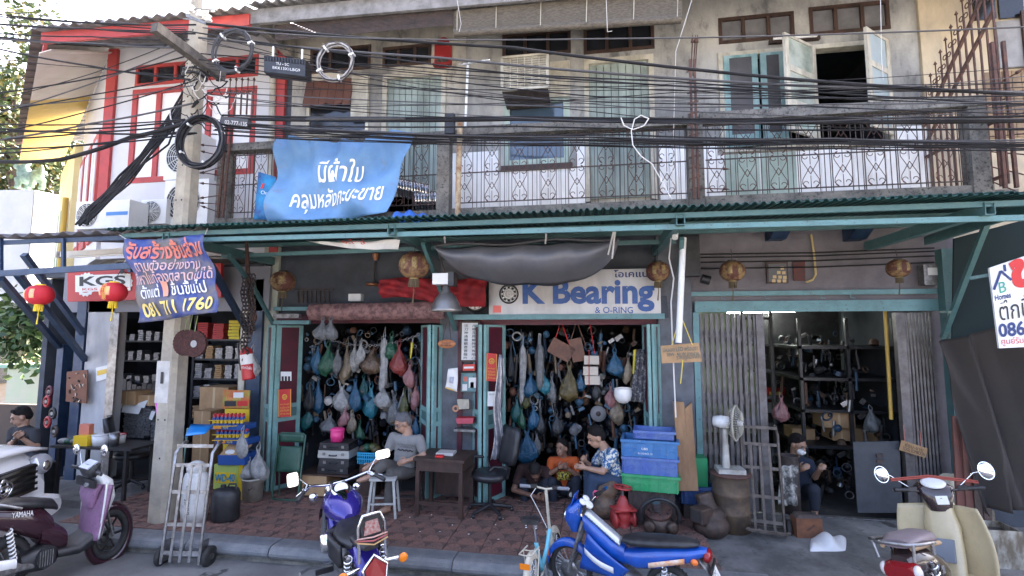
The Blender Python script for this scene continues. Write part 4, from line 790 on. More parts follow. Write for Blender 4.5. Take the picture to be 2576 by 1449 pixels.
t = thing('ceiling_pulley', 'rusty ceiling rod with a blurred copper coloured disc', 'ceiling fan', at(943, 700, .0)); ob('canopy_cup', MB().lathe([(.03, 0), (.05, .08), (.05, .1)], 12, at(945, 655, -.05)), M('copper', (.28, .12, .06), .5, .5), t); ob('rod', MB().cyl(at(942, 660, -.05), at(940, 712, -.05), .012, 6), iron, t); ob('disc', MB().lathe([(0, .025), (.1, .02), (.12, 0), (.1, -.02), (0, -.025)], 20, at(939, 716, -.05)), M('copper', (1, 1, 1)), t)
t = thing('wall_vent_grille', 'dark slotted vent grille on the wall above the rolled awning', 'vent', at(800, 745, -.02))
for i in range(8): ob('slot_bar', MB().bar(at(750 + i * 11, 732, -.03), at(750 + i * 11, 762, -.03), .022, .02), iron, t)
ob('frame', MB().bar(at(742, 728, -.03), at(838, 728, -.03), .02, .02), iron, t)
one('wall_box', MB().box(at(883, 740, -.02).x, at(914, 740, -.02).x, -.1, -.003, at(900, 758, -.02).z, at(900, 740, -.02).z), whitep, 'small white electrical box on the dark wall above the awning roll', 'box')
# lanterns
def lantern(x, y, rp_, Y, label, old=True, tassel=True, group='paper lanterns'):
    c = at(x, y, Y); R = (at(x + rp_, y, Y) - c).length / (1 + ((x - 1288) / F_) ** 2) ** .62; t = thing('lantern', label, 'lantern', c, group=group); n = 24; k = 18; m = MB(); vs = []
    for i in range(k + 1):
        th = math.pi * (.1 + .8 * i / k)
        for j in range(n):
            a = 2 * math.pi * j / n; rr = R * math.sin(th) ** .8 * (1 + (.014 if i % 2 else -.014)); vs.append(c + V((rr * math.cos(a), rr * math.sin(a), -R * .86 * math.cos(th))))
    m.add(vs, [(i * n + j, i * n + (j + 1) % n, (i + 1) * n + (j + 1) % n, (i + 1) * n + j) for i in range(k) for j in range(n)], 0, True)
    lm = M('old lantern paper', (.10, .035, .025), .7, 0, (.27, .17, .075), 9, .48, .6, .2, 25) if old else M('red lantern paper', (.62, .02, .03), .6, 0, (.5, .015, .03), 5)
    ob('paper_shade', m, lm, t); gm = M('old lantern gold', (.3, .22, .09), .6, .3) if old else M('lantern yellow', (.85, .6, .03), .5)
    ob('top_ring', MB().lathe([(R * .36, 0), (R * .36, R * .14)], 16, c + V((0, 0, R * .78))), gm if not old else blackp, t); ob('bottom_ring', MB().lathe([(R * .3, 0), (R * .3, R * .12)], 16, c - V((0, 0, R * .9))), gm, t)
    for a in (-1.2, -2.0): ob('gilt_figure', MB().sheet(lambda u, v: c + V((R * 1.015 * math.sin(math.pi * (.38 + .3 * v)) ** .8 * math.cos(a + .35 * (u - .5)), R * 1.015 * math.sin(math.pi * (.38 + .3 * v)) ** .8 * math.sin(a + .35 * (u - .5)), R * .86 * -math.cos(math.pi * (.38 + .3 * v)) * 1.0)), 4, 6, .002), M('old gilt', (.36, .27, .11), .6, .2, (.14, .08, .04), 30) if old else M('gilt pink print', (.75, .35, .25), .6, 0, (.8, .55, .2), 25), t)
    if tassel:
        fr = MB()
        for j in range(16): a = 2 * math.pi * j / 16; q = c + V((R * .27 * math.cos(a), R * .27 * math.sin(a), -R * .9)); fr.tube([q, q + V((rnd(-.01, .01), rnd(-.01, .01), -R * .5))], R * .055, 4)
        ob('fringe', fr, gm if not old else M('old fringe', (.12, .09, .05), .8), t)
        ob('tassel', MB().tube([c - V((0, 0, R * .9)), c - V((0, 0, R * 1.8)), c - V((.01, 0, R * 2.5))], [.004, .006, R * .07], 5), gm if not old else M('old fringe', (1, 1, 1)), t)
    ob('wire', MB().tube([c + V((0, 0, R * .9)), c + V((0.01, .05, R * 1.9))], .004, 4), iron, t); return t, c, R
t, c, R = lantern(100, 742, 37, -1.95, 'bright red lantern with yellow fringe, leftmost under the awning', False)
t, c, R = lantern(286, 735, 34, -1.95, 'bright red lantern with gold characters in front of the gear sign', False)
for i, ch in enumerate('吉祥如意'): q = c + V((R * .12 * 1, -R * (.99 - .05 * abs(i - 1.5)), R * (.5 - .33 * i))); txt(ch, bil(q + V((-.03, 0, .025)), q + V((.03, 0, .025)), q + V((.03, 0, -.025)), q + V((-.03, 0, -.025))), (0, 0, 1, 1), gold, t, lift=.006)
lantern(712, 708, 31, -.55, 'faded brown lantern in the dark corner above the left doorway'); lantern(1042, 668, 38, -1.25, 'faded pink-brown lantern with gilt writing beside the bell lamp'); lantern(1655, 683, 32, -.55, 'dark brown lantern overlapping the right end of the bearing sign')
lantern(1842, 682, 36, -.5, 'faded brown lantern above the folding gate, left one'); lantern(2260, 675, 40, -.5, 'large faded brown lantern above the folding gate, right one')
# small things on the third shop wall
t, S = board('picture_frame', ((1928, 660), (1982, 658), (1984, 712), (1930, 713)), -.04, .03, dkwood, 'wooden frame of yellowed photographs on the mauve wall', 'picture'); rect(S, .08, .08, .92, .92, M('frame glass', (.1, .1, .1), .3), t, 'backing')
for u, v in ((.72, .7), (.55, .5), (.78, .48), (.35, .3), (.6, .28), (.82, .26), (.3, .12), (.55, .1), (.8, .1)): rect(S, u - .08, v - .07, u + .08, v + .07, M('yellowed photo', (.55, .4, .2), .6), t, 'photo', .006)
t, S = board('rusty_plaque', ((1995, 655), (2025, 654), (2026, 706), (1997, 706)), -.03, .02, M('rusty red plaque', (.13, .03, .025), .7, 0, (.07, .04, .035), 20), 'rusty dark red plaque beside the framed photographs', 'plaque')
one('conduit_pipe', MB().tube([at(2040, 590, -.04), at(2048, 640, -.04), at(2052, 690, -.04), at(2044, 704, -.04), at(2028, 710, -.04)], .014, 8), M('yellowed conduit', (.5, .38, .16), .6), 'yellowed plastic conduit bending down the mauve wall', 'pipe')
for i, y in enumerate((634, 642, 654, 670)): cable([at(1758, y + 6, -.06), at(2050, y + 2, -.06), at(2350, y - 10, -.06)], .009, ['topmost', 'second', 'third', 'lowest'][i] + ' black wire strung along the mauve wall', cab)
t = thing('electric_meter', 'grey electricity meter at the right end of the mauve wall', 'meter', at(2333, 692, -.05)); p = at(2333, 692, -.03); ob('case', MB().box(p.x - .09, p.x + .09, -.12, -.003, p.z - .13, p.z + .12), greyst, t); ob('window', MB().box(p.x - .05, p.x + .06, -.126, -.121, p.z - .01, p.z + .08), whitep, t)
t = thing('old_motor_box', 'black rusty junction box on the pillar right of the bearing sign', 'junction box', at(1735, 640, -.15)); p = at(1735, 640, -.1); ob('case', MB().box(p.x - .1, p.x + .1, -.24, -.082, p.z - .3, p.z + .28), blackp, t); ob('cap', MB().cyl((p.x + .12, -.18, p.z - .33), (p.x + .22, -.18, p.z - .36), .06, 10), blackp, t)
one('letter_fragment', MB().bar(at(1665, 745, -.2), at(1670, 800, -.2), .12, .02), darkw, 'dark metal plate leaning right of the bearing sign', 'plate')
# framed calligraphy and wooden oval on the middle pillar
t, S = board('calligraphy_board', ((1160, 810), (1205, 810), (1203, 908), (1158, 908)), -.12, .02, white, 'white framed board with two columns of Chinese characters', 'sign')
for col, s in ((.18, '活刀神通顯觀音菩薩吟'), (.62, '六根互用解持咒有地心')):
    for i, ch in enumerate(s): v = .9 - i * .092; txt(ch, S, (col, v - .03, col + .22, v + .04), inkk, t, off=.005)
ob('frame', MB().bar(V(S(0, 1)), V(S(1, 1)), .025).bar(V(S(0, 0)), V(S(1, 0)), .025).bar(V(S(0, 0)), V(S(0, 1)), .025).bar(V(S(1, 0)), V(S(1, 1)), .025), dkwood, t)
t = thing('oval_wooden_plaque', 'orange oval wooden plaque with burnt writing hanging by strings', 'plaque', at(1124, 865, -.35)); c = at(1124, 865, -.35); ob('plaque', MB().lathe([(.0, 0), (.12, 0), (.125, .01), (.12, .02), (0, .02)], 28, c, (0, -1, 0), sq=(1, .47)), M('orange wood', (.5, .2, .08), .5, 0, (.4, .15, .06), 12), t)
S = bil(c + V((-.08, -.022, .035)), c + V((.08, -.022, .035)), c + V((.08, -.022, -.035)), c + V((-.08, -.022, -.035))); txt('ร้านโอเค', S, (.1, .5, .9, 1), dkwood, t); txt('081-888-861', S, (0, .05, 1, .4), dkwood, t)
for s in (-1, 1): ob('string', MB().tube([c + V((s * .06, -.01, .05)), c + V((s * .015, .05, .3))], .004, 4), iron, t)
t, S = board('teal_meter_box', ((1160, 938), (1200, 938), (1199, 985), (1159, 985)), -.16, .1, tealL, 'teal metal box with pasted portraits below the calligraphy board', 'box'); rect(S, .5, .2, .95, .75, white, t, 'sticker'); rect(S, .6, .2, .82, .5, inkk, t, 'portrait'); rect(S, .1, .05, .4, .4, whitep, t, 'sticker'); rect(S, .15, .55, .4, .8, pinkish, t, 'sticker')
t, S = board('red_label_box', ((1164, 917), (1195, 916), (1195, 932), (1164, 933)), -.18, .05, M('label red', (.6, .06, .04), .5), 'little red labelled carton above the teal box', 'carton'); rect(S, .1, .35, .9, .65, white, t, 'label')
one('wall_shelf', MB().box(at(1155, 934, -.15).x, at(1200, 934, -.15).x, -.2, -.06, at(1170, 936, -.15).z, at(1170, 934, -.15).z), dkwood, 'thin shelf under the red labelled carton', 'shelf')
pn = bil(at(1128, 928, -.3), at(1152, 925, -.3), at(1150, 985, -.28), at(1120, 975, -.28)); t = thing('pennant', 'white fringed pennant hanging askew on the middle pillar', 'pennant', at(1136, 955, -.3)); ob('cloth', MB().sheet(lambda u, v: pn(u, v) + V((0, .015 * math.sin(u * 5 + v * 6), 0)), 8, 10, .003), white, t); ob('print', MB().sheet(lambda u, v: pn(.3 + .35 * u, .3 + .3 * v) + V((0, .015 * math.sin((.3 + .35 * u) * 5 + (.3 + .3 * v) * 6) - .006, 0)), 4, 4, .002), pl('print grey', (.4, .42, .5)), t); ob('fringe', MB().bar(pn(0, 0), pn(1, 0), .012), gold, t)
t, S = board('red_tray', ((1146, 1052), (1192, 1052), (1188, 1066), (1150, 1066)), -.25, .16, M('pink tray', (.42, .06, .09), .5), 'small pink plastic tray on a pillar shelf above the desk', 'tray'); ob('inner', MB().prism([V(S(.06, 1)) + V((0, .02, .001)), V(S(.94, 1)) + V((0, .02, .001)), V(S(.94, 1)) + V((0, .14, .001)), V(S(.06, 1)) + V((0, .14, .001))], (0, 0, .001)), inkr, t)
one('wall_shelf', MB().box(at(1142, 1080, -.25).x, at(1196, 1080, -.25).x, -.26, -.06, at(1165, 1084, -.2).z, at(1165, 1078, -.2).z), greyst, 'narrow shelf with papers below the pink tray', 'shelf')
t, S = board('wall_telephone', ((1150, 1005), (1180, 1005), (1180, 1028), (1152, 1030)), -.2, .06, creamw, 'cream wall socket box with a tape roll on the middle pillar', 'socket box'); ob('tape_roll', MB().torus(V(S(-.2, .1)), .035, .014, (0, 1, 0), 14, 6), M('tape orange', (.5, .25, .14), .5), t)
# ---------------------------------------------------------------- teal folding doors
def fdoor(p, q, label, posters=0):
    t = thing('folding_door_leaf', label, 'door', (*p, .14)); o = leaf(t, p, q, .15, 2.5, doort, [(.42, maroon), (.08, teal), (.5, maroon)], 'leaf', fw=.06, th=.04); return t
dX = lambda x, Y: at(x, 1000, Y).x
fdoor((dX(688, -.25), -.25), (dX(753, .1), .1), 'teal door leaf with maroon panels at the left of the left doorway'); fdoor((dX(672, -.1), -.1), (dX(686, -.26), -.26), 'narrow teal leaf edge left of the panelled door, left doorway')
fdoor((dX(1063, .2), .2), (dX(1082, -.2), -.2), 'teal door leaf edge at the right of the left doorway'); fdoor((dX(1085, -.2), -.2), (dX(1106, -.05), -.05), 'maroon panelled teal leaf beside the oval plaque')
fdoor((dX(1196, -.05), -.05), (dX(1212, -.3), -.3), 'teal leaf edge beside the calligraphy board'); d2 = fdoor((dX(1216, -.3), -.3), (dX(1266, .1), .1), 'teal door leaf with red posters at the right doorway')
fdoor((dX(1626, .15), .15), (dX(1640, -.22), -.22), 'teal leaf edge at the right of the right doorway'); fdoor((dX(1643, -.22), -.22), (dX(1657, -.06), -.06), 'teal leaf edge next to the pillar with the lamp tube')
poster = M('festive red paper', (.5, .03, .025), .6)
def post(px, Y, label, dx=0.0):
    t, S = board('red_poster', px, Y, .002, poster, label, 'poster'); ob('medallion', MB().torus(V(S(.5, .72)) + V((0, -.004, 0)), .035, .006, (0, 1, 0), 16, 4), gold, t); txt('福', S, (.36, .64, .64, .8), gold, t)
    for i, s in enumerate(('ซินเจียยู่อี่', 'ซินนี้ฮวดไช้', 'เฮงเฮงเฮง', 'ร่ำรวย')): txt(s, S, (.15, .42 - .11 * i, .85, .49 - .11 * i), gold, t)
    for u0, u1 in ((.03, .07), (.93, .97)): rect(S, u0, .02, u1, .98, gold, t, 'border')
post(((1224, 888), (1251, 890), (1250, 960), (1223, 958)), -.32, 'red festive poster with gold print on the right doorway leaf'); post(((700, 980), (733, 978), (733, 1048), (700, 1050)), -.24, 'red festive poster with gold print on the left doorway leaf')
t, S = board('portrait_card', ((706, 935), (733, 935), (733, 958), (706, 958)), -.24, .002, white, 'small white card with three dark portraits on the left doorway leaf', 'card')
for u in (.2, .5, .8): rect(S, u - .1, .0, u + .1, .5, inkk, t, 'portrait')
t, S = board('paper_notice', ((1227, 985), (1247, 985), (1246, 1022), (1226, 1022)), -.32, .002, white, 'plain white paper notice below the red poster on the right doorway', 'notice'); txt('ประกาศ', S, (.2, .75, .8, .9), inkk, t)
# ---------------------------------------------------------------- third shop folding gate
gatem = M('grey gate steel', (.17, .16, .165), .55, .4, (.10, .09, .085), 9, bump=.1)
def gate(x0, x1, n, label, Y=-.02, lat=True):
    t = thing('folding_gate', label, 'gate', (x0, Y, .13)); 
    for i in range(n): x = lerp(x0, x1, i / (n - 1)); ob('slat', MB().box(x - (.019 if lat else .011), x + (.019 if lat else .011), Y - .012, Y + .012, .16, 2.64), gatem, t)
    if lat:
        for z in (1.9, 1.1, .45):
            for i in range(n - 1):
                a = lerp(x0, x1, i / (n - 1)); b = lerp(x0, x1, (i + 1) / (n - 1))
                for s in (0, 1):
                    for zz in (z, z + .3): ob('lattice_bar', MB().bar((a, Y + .02 + s * .012, zz + s * .3), (b, Y + .02 + s * .012, zz + .3 - s * .3), .022, .008, up=(0, 1, 0)), gatem, t)
    else: ob('lattice_bar', MB().bar((x0, Y + .03, 1.9), (x1, Y + .03, 1.9), .02), gatem, t)
    return t
g = gate(at(1768, 1000, 0).x, at(1905, 1000, 0).x, 11, 'grey steel folding gate drawn half way across the third shop'); x = at(1916, 1000, 0).x; ob('end_post', MB().box(x - .045, x + .045, -.06, .02, .16, 2.64), gatem, g)
g = gate(at(2290, 1000, 0).x, at(2352, 1000, 0).x, 8, 'grey steel folding gate bunched up at the right of the third shop', lat=False); x = at(2276, 1000, 0).x; ob('end_post', MB().box(x - .07, x + .03, -.06, .02, .16, 2.64), gatem, g)
one('floor_track', MB().box(1.39, 4.13, -.03, .03, .132, .146), greyst, 'steel floor track of the folding gates', 'track')
# ---------------------------------------------------------------- left background
def tree(label, base, crown, rad, n, ls, cols, seed, cat='tree'):
    random.seed(seed); t = thing('tree', label, cat, base); b = V(base); c = V(crown)
    tr = MB(); tr.tube([b, lerp(b, c, .5) + V((.2, .1, 0)), c], [.22, .15, .06], 8)
    ob('trunk', tr, M('bark', (.12, .085, .06), .9, 0, (.06, .045, .035), 8, bump=.4), t)
    for k in range(7): a = V((rnd(-1, 1) * rad[0], rnd(-1, 1) * rad[1], rnd(-.6, .9) * rad[2])) * .75; ob('limb', MB().tube([lerp(b, c, .55 + .06 * k), c + a * .5 + V((0, 0, -.1)), c + a], [.07, .04, .015], 5), M('bark', (1, 1, 1)), t)
    m = MB(); clumps = [c + V((rnd(-1, 1) * rad[0], rnd(-1, 1) * rad[1], rnd(-1, 1) * rad[2])) * rnd(.3, 1) for _ in range(34)]
    for i in range(n):
        p = random.choice(clumps) + V((random.gauss(0, 1), random.gauss(0, 1), random.gauss(0, .8))) * rad[0] * .17
        d = V((rnd(-1, 1), rnd(-1, 1), rnd(-.9, .3))).normalized() * ls; w = d.orthogonal().normalized() * ls * .32; w.rotate(Matrix.Rotation(rnd(0, 6.3), 3, d))
        m.add([p, p + d * .5 + w, p + d, p + d * .5 - w], [(0, 1, 2, 3)], i % len(cols))
    o = ob('crown', m, [M(f'leaf {x}', x, .5, 0, tuple(q * .6 for q in x), 3) for x in cols], t); o['kind'] = 'stuff'; return t
LG1 = [(.05, .09, .02), (.09, .12, .025), (.03, .06, .015), (.15, .13, .025)]
tree('yellow-green tree behind the corner house roof', (-19.5, 8, 0), at(10, 240, 8), (2.4, 2, 3.2), 5200, .22, LG1, 3); tree('leafy tree behind the grey box roof with the stone lion', (-17.5, 9, 0), at(60, 440, 9), (3.2, 2, 1.9), 4200, .22, LG1, 4)
tree('glossy vine-clad tree trunk left of the beige metal gate', az(70, 1060, .1) + V((0, 1.5, 0)), at(60, 830, 1.4), (1.0, .5, .75), 1500, .17, [(.06, .13, .03), (.12, .2, .06), (.03, .07, .02)], 5)
t = thing('box_building', 'plain light grey box-shaped building with a green stone lion on its roof', 'building', at(70, 577, 3)); a, b = at(-60, 478, 3), at(86, 478, 3); c = at(152, 492, 4.2)
gm = M('grey cladding', (.48, .49, .49), .6, 0, (.42, .43, .43), 2); ob('front', MB().prism([a, b, V((b.x, b.y, 2.6)), V((a.x, a.y, 2.6))], (0, 3, 0)), gm, t); ob('side', MB().prism([b + V((.02, .01, 0)), c, V((c.x, c.y, 2.6)), V((b.x + .02, b.y + .01, 2.6))], (0, 2, 0)), gm, t)
ob('lower_wall', MB().box(-22, at(60, 800, 4.5).x, 4.5, 4.8, 0, 2.6), M('ochre wall', (.5, .3, .13), .8, 0, (.6, .5, .4), 1), t)
for i in range(4): x = -19 + i * 2.4; ob('window', MB().box(x, x + 1.1, 4.44, 4.5, 1.0, 2.0), glassd if i % 2 else redp, t)
t = thing('stone_lion', 'weathered green stone guardian lion standing on the grey box roof', 'statue', at(72, 480, 3.4)); c = at(72, 478, 3.4); q = MB()
for d, r in (((0, 0, .32), (.26, .16, .17)), ((-.18, 0, .45), (.17, .15, .2)), ((-.24, -.02, .66), (.15, .14, .15)), ((-.36, -.03, .62), (.09, .09, .08)), ((.2, 0, .36), (.16, .15, .16)), ((.34, 0, .5), (.06, .06, .16)), ((-.2, 0, .75), (.13, .14, .1))): q.ball(c + V(d), *r, n=12, k=8)
for dx, dy in ((-.24, -.09), (-.2, .09), (.2, -.1), (.26, .09)): q.tube([c + V((dx, dy, .3)), c + V((dx + .03, dy, .15)), c + V((dx, dy, .02))], [.09, .06, .08], 8)
voxob('body', q, M('verdigris stone', (.17, .25, .2), .8, 0, (.09, .14, .11), 12, bump=.4, bk=20), t, .03, 1)
t = thing('sheet_gate', 'beige corrugated metal gate beside the left shop', 'gate', at(135, 1040, .6))
for i in range(9): a = at(120 + i * 4, 842 - i * 2, .9 - i * .05); b = at(123.3 + i * 4, 842 - i * 2, .9 - i * .05); ob('strip', MB().prism([a, b, V((b.x, b.y, .1)), V((a.x, a.y, .1))], (.02, .03, 0)), M('beige sheet', (.5, .36, .18), .6, 0, (.4, .28, .14), 4), t)
t = thing('street_cabinet', 'pale green scribbled utility cabinet by the vine tree', 'cabinet', at(45, 1020, 2.4)); a, b = at(20, 925, 2.4), at(118, 925, 2.4); ob('body', MB().box(a.x, b.x, 2.4, 2.8, .1, a.z), M('pale green cabinet', (.42, .5, .36), .6, 0, (.5, .5, .4), 3), t); ob('lid', MB().box(a.x - .1, b.x + .1, 2.3, 2.9, a.z, a.z + .08), M('green lid', (.25, .42, .33), .6), t)
one('low_wall', MB().box(at(-60, 1100, .9).x, at(128, 1100, .9).x, .9, 1.0, .1, at(60, 1018, .9).z), M('dark brown wall', (.09, .065, .05), .8), 'low dark brown wall behind the seated man in black', 'wall')
struct('far_terrace', MB().box(-40, -9, 14, 15, 0, 5), M('far facade', (.5, .42, .3), .8, 0, (.3, .3, .3), .6))
# left shop front and interior
LS = thing('left_shop', 'ground floor of the corner shop with grey pillar and dark shelves', 'shop', (-6.3, 0, .1)); xl = at(168, 1000, .0).x
ob('pillar', MB().box(at(222, 1000, 0).x, at(288, 1000, 0).x, -.1, .12, .1, 3.3), M('grey white pillar', (.5, .5, .5), .7, 0, (.36, .36, .37), 3, streak=.6), LS); ob('post', MB().box(at(196, 1000, 0).x, at(219, 1000, 0).x, -.12, .05, .1, 3.3), nf, LS); ob('post', MB().box(at(150, 1000, 0).x, at(166, 1000, 0).x, -.1, .05, .1, 2.2), nf, LS); ob('door_edge', MB().box(at(270, 1000, -.1).x, at(291, 1000, -.1).x, -.14, -.102, .1, 2.7), steel, LS)
ob('post', MB().box(at(622, 1000, -.06).x, at(655, 1000, -.06).x, -.1, .02, .12, 3.2), navy, LS); ob('post', MB().box(at(606, 1000, -.0).x, at(621, 1000, -.0).x, -.08, .02, .12, 3.2), creamw, LS)
ob('back_wall', MB().box(-9.5, -4.8, 3.2, 3.3, .1, 3.5), darkw, LS); ob('ceiling', MB().box(-9.0, -4.8, -.05, 3.2, 3.3, 3.45), darkw, LS); ob('side_wall', MB().box(-9.1, -9.0, .1, 3.2, .1, 3.3), darkw, LS); ob('fascia', MB().box(-8.5, -4.8, -.1, -.02, 2.72, 3.4), M('grey fascia', (.2, .2, .22), .7), LS)
random.seed(11)
def shelf(label, X0, X1, Y, z0, zs, dep=.35, mat=None):
    t = thing('shelving_unit', label, 'shelf', ((X0 + X1) / 2, Y, z0)); mat = mat or M('black shelf steel', (.02, .02, .024), .5)
    for z in zs: ob('shelf_board', MB().box(X0, X1, Y, Y + dep, z - .03, z), mat, t)
    for x in (X0, X1): ob('upright', MB().box(x - .02, x + .02, Y, Y + dep, z0, zs[-1] + .4), mat, t)
    return t
xs0, xs1 = at(480, 1000, .7).x, at(606, 1000, .7).x; zsh = [.55, .95, 1.3, 1.62, 1.95, 2.28]
shelf('tall black shelf of ring parts behind the stack of cartons', xs0, xs1, .7, .12, zsh); silver = M('stacked ring steel', (.33, .33, .34), .4, .6, (.12, .12, .13), 30)
def stack(p, w, h, dep, n, mat, label, group): # pile of thin boxes or rings
    t = thing('parts_stack', label, 'stack', p, group=group)
    for i in range(n): ob('layer', MB().box(p[0] + rnd(-.006, .006), p[0] + w + rnd(-.006, .006), p[1] + rnd(-.01, .01), p[1] + dep, p[2] + h * i / n + .001, p[2] + h * (i + .86) / n), mat, t)
for r, z in enumerate(zsh[1:5]):
    for i in range(5): stack((lerp(xs0, xs1, i / 5) + .03, .72, z), .13, rnd(.16, .26), .2, 7, silver if (i + r) % 4 else card, f'pile of grey rings or cartons, {ORD[i]} from left on shelf row {ORD[r]} from below', 'piles of rings on the left shop shelf')
for i, (c, n) in enumerate((((.42, .04, .04), 8), ((.42, .04, .04), 7), ((.62, .5, .03), 6))): stack((lerp(xs0, xs1, .05 + i * .32), .7, zsh[5] + .0), .2, rnd(.22, .34), .2, n, M(f'carton {c}', c, .6), ['left', 'middle', 'right'][i] + f' pile of {"red" if i < 2 else "yellow"} flat cartons on the top shelf', 'flat cartons on the top shelf')
xa_, xb_ = at(292, 1000, .9).x, at(420, 1000, .9).x; shelf('dark shelf of rings and rods left of the pole', xa_, xb_, .9, .12, [.5, 1.05, 1.5, 1.9, 2.25])
for r, z in enumerate((1.5, 1.9, 2.25)):
    for i in range(6): stack((lerp(xa_, xb_, i / 6) + .02, .9, z), .1, rnd(.1, .2), .2, 5, silver, f'small ring pile, {ORD[i]} from left on the {["lower", "middle", "upper"][r]} board left of the pole', 'ring piles left of the pole')
for i in range(8): p = (lerp(xa_, xb_, .1 + i * .1), .82, 1.06); one('steel_rod_bundle', MB().box(p[0], p[0] + .09, .8, .86, 1.06, 1.45 + rnd(0, .12)), M('dark rods', (.05, .05, .055), .4, .6, (.12, .12, .13), 40), 'upright dark rod bundle on the shelf left of the pole', 'rods', 'rod bundles on the shelf')
for i, (x, y, w, h, n) in enumerate(((308, 1015, 60, 85, 14), (342, 1000, 40, 95, 14), (375, 1030, 26, 120, 12), (395, 1020, 20, 130, 12))):
    a = at(x, y + h, .3); b = at(x + w, y, .3); stack((a.x, .3, max(a.z, .13)), b.x - a.x, b.z - max(a.z, .13), .3, n, silver, ['wide', 'tall', 'narrow', 'narrowest'][i] + ' pile of seal packs with paper tags in the left shop', 'seal packs'); one('paper_tag', MB().prism([V((a.x + .02, .27, b.z - .02)), V((b.x - .02, .25, b.z - .03)), V((b.x - .05, .22, b.z - .16)), V((a.x + .01, .24, b.z - .14))], (0, .003, 0)), white, ['wide', 'tall', 'narrow', 'narrowest'][i] + ' white paper tag hanging on a pile of seal packs', 'tag')
def carton(px, Y, D, label, mat=card, rz=0):
    a = at(px[0], px[3], Y); b = at(px[2], px[1], Y); t = thing('carton', label, 'carton', (a.x, Y, a.z)); ob('box', MB().box(a.x, b.x, Y, Y + D, a.z, b.z), mat, t); ob('tape', MB().box(lerp(a.x, b.x, .46), lerp(a.x, b.x, .54), Y - .002, Y - .001, a.z + .002, b.z), M('tape tan', (.5, .36, .2), .4), t); return t
carton((495, 975, 575, 1130), .25, .4, 'large brown carton stack behind the spray can display, upper'); carton((480, 1035, 530, 1190), -.05, .28, 'brown carton leaning at the pole behind the blue dustpan'); carton((295, 985, 342, 1018), .2, .3, 'small brown carton with plastic wrap on the left shop shelf'); carton((345, 995, 402, 1020), .25, .3, 'open brown carton on the shelf beside the pole')
# tools board, notices, reels
t, S = board('tool_board', ((168, 935), (220, 930), (217, 1015), (165, 1010)), -.2, .015, M('brown pegboard', (.2, .085, .05), .7), 'brown peg board of small fittings hung on the navy post', 'board')
for i in range(18): u, v = rnd(.08, .9), rnd(.08, .92); a = V(S(u, v)) + V((0, -.01, 0)); ob('fitting', MB().bar(a, a + V((rnd(-.05, .05), 0, rnd(-.08, .02))), .018, .015), steel if i % 2 else blackp, t)
t, S = board('paper_notice', ((241, 925), (272, 918), (271, 952), (242, 960)), -.13, .003, white, 'white paper notice with yellow box on the grey pillar', 'notice'); rect(S, .12, .4, .9, .75, pl('notice yellow', (.75, .5, .08)), t)
for i, (x, y) in enumerate(((118, 1010), (133, 1040), (120, 1062), (138, 1085), (125, 985))):
    c = at(x, y, -.25); t = thing('hose_reel', ['red', 'black', 'dark red', 'charcoal', 'maroon'][i] + ' reel of cord hanging on the navy post by the man in black', 'reel', c); ob('flange', MB().torus(c, .075, .022, (.3, 1, 0), 16, 6), [M('reel red', (.35, .03, .03), .5), blackp, M('reel red', (1, 1, 1)), iron, maroon][i], t); ob('hub', MB().cyl(c + V((0, -.02, 0)), c + V((0, .02, 0)), .03, 10), greyst, t)
# brush discs hanging at the pole
for i, (x, y) in enumerate(((463, 862), (475, 862), (488, 865))):
    c = at(x, y, -1.8 - .04 * i); t = thing('wire_brush_disc', ['rearmost', 'middle', 'front'][i] + ' dark red fibre brush disc hanging on the pole', 'brush disc', c); pts = [c + V((.145 * (1 + .04 * (k % 2)) * math.cos(k * math.pi / 24), 0, .145 * (1 + .04 * (k % 2)) * math.sin(k * math.pi / 24))) for k in range(48)]; ob('disc', MB().prism(pts, (0, .03, 0)), M('brush fibre', (.07, .022, .018), .9, 0, (.03, .012, .01), 40, bump=.5), t); ob('centre', MB().cyl(c + V((0, -.002, 0)), c + V((0, -.006, 0)), .04, 16), M('grey label', (.3, .3, .29), .6), t); ob('string', MB().tube([c + V((0, 0, .14)), c + V((0, .03, .32))], .005, 4), pl('green string', (.3, .4, .15)), t)
# chains and extinguisher on the navy post
def chain(pts, label, r=.016, mat=None, group=None):
    t = MB(); 
    for i, (p, q) in enumerate(zip(pts, pts[1:])):
        p = V(p); q = V(q); d = (q - p); L = d.length; d.normalize(); a = V((0, -1, 0)) if i % 2 else V((1, 0, 0)); a = (a - d * a.dot(d)).normalized(); c = (p + q) / 2
        t.tube([c + d * (L * .62 * math.cos(k * math.pi / 4)) + a * (r * 1.3 * math.sin(k * math.pi / 4)) for k in range(8)], r * .42, 4, closed=True)
    return one('chain', t, mat or rust, label, 'chain', group)
for i in range(4): x = 612 + i * 8; chain([at(x + 3 * math.sin(k), 690 + k * 10, -1.0 - .03 * i) for k in range(24 - 3 * i)], ['leftmost', 'second', 'third', 'rightmost'][i] + ' rusty chain hanging beside the fire extinguisher', .022, iron)
one('hanging_iron_hooks', MB().tube([at(620, 600, -1.0), at(624, 700, -1.0), at(640, 800, -.95), at(628, 840, -.95)], [.02, .03, .035, .02], 6), rust, 'bent rusty iron bar hanging among the chains', 'iron bar')
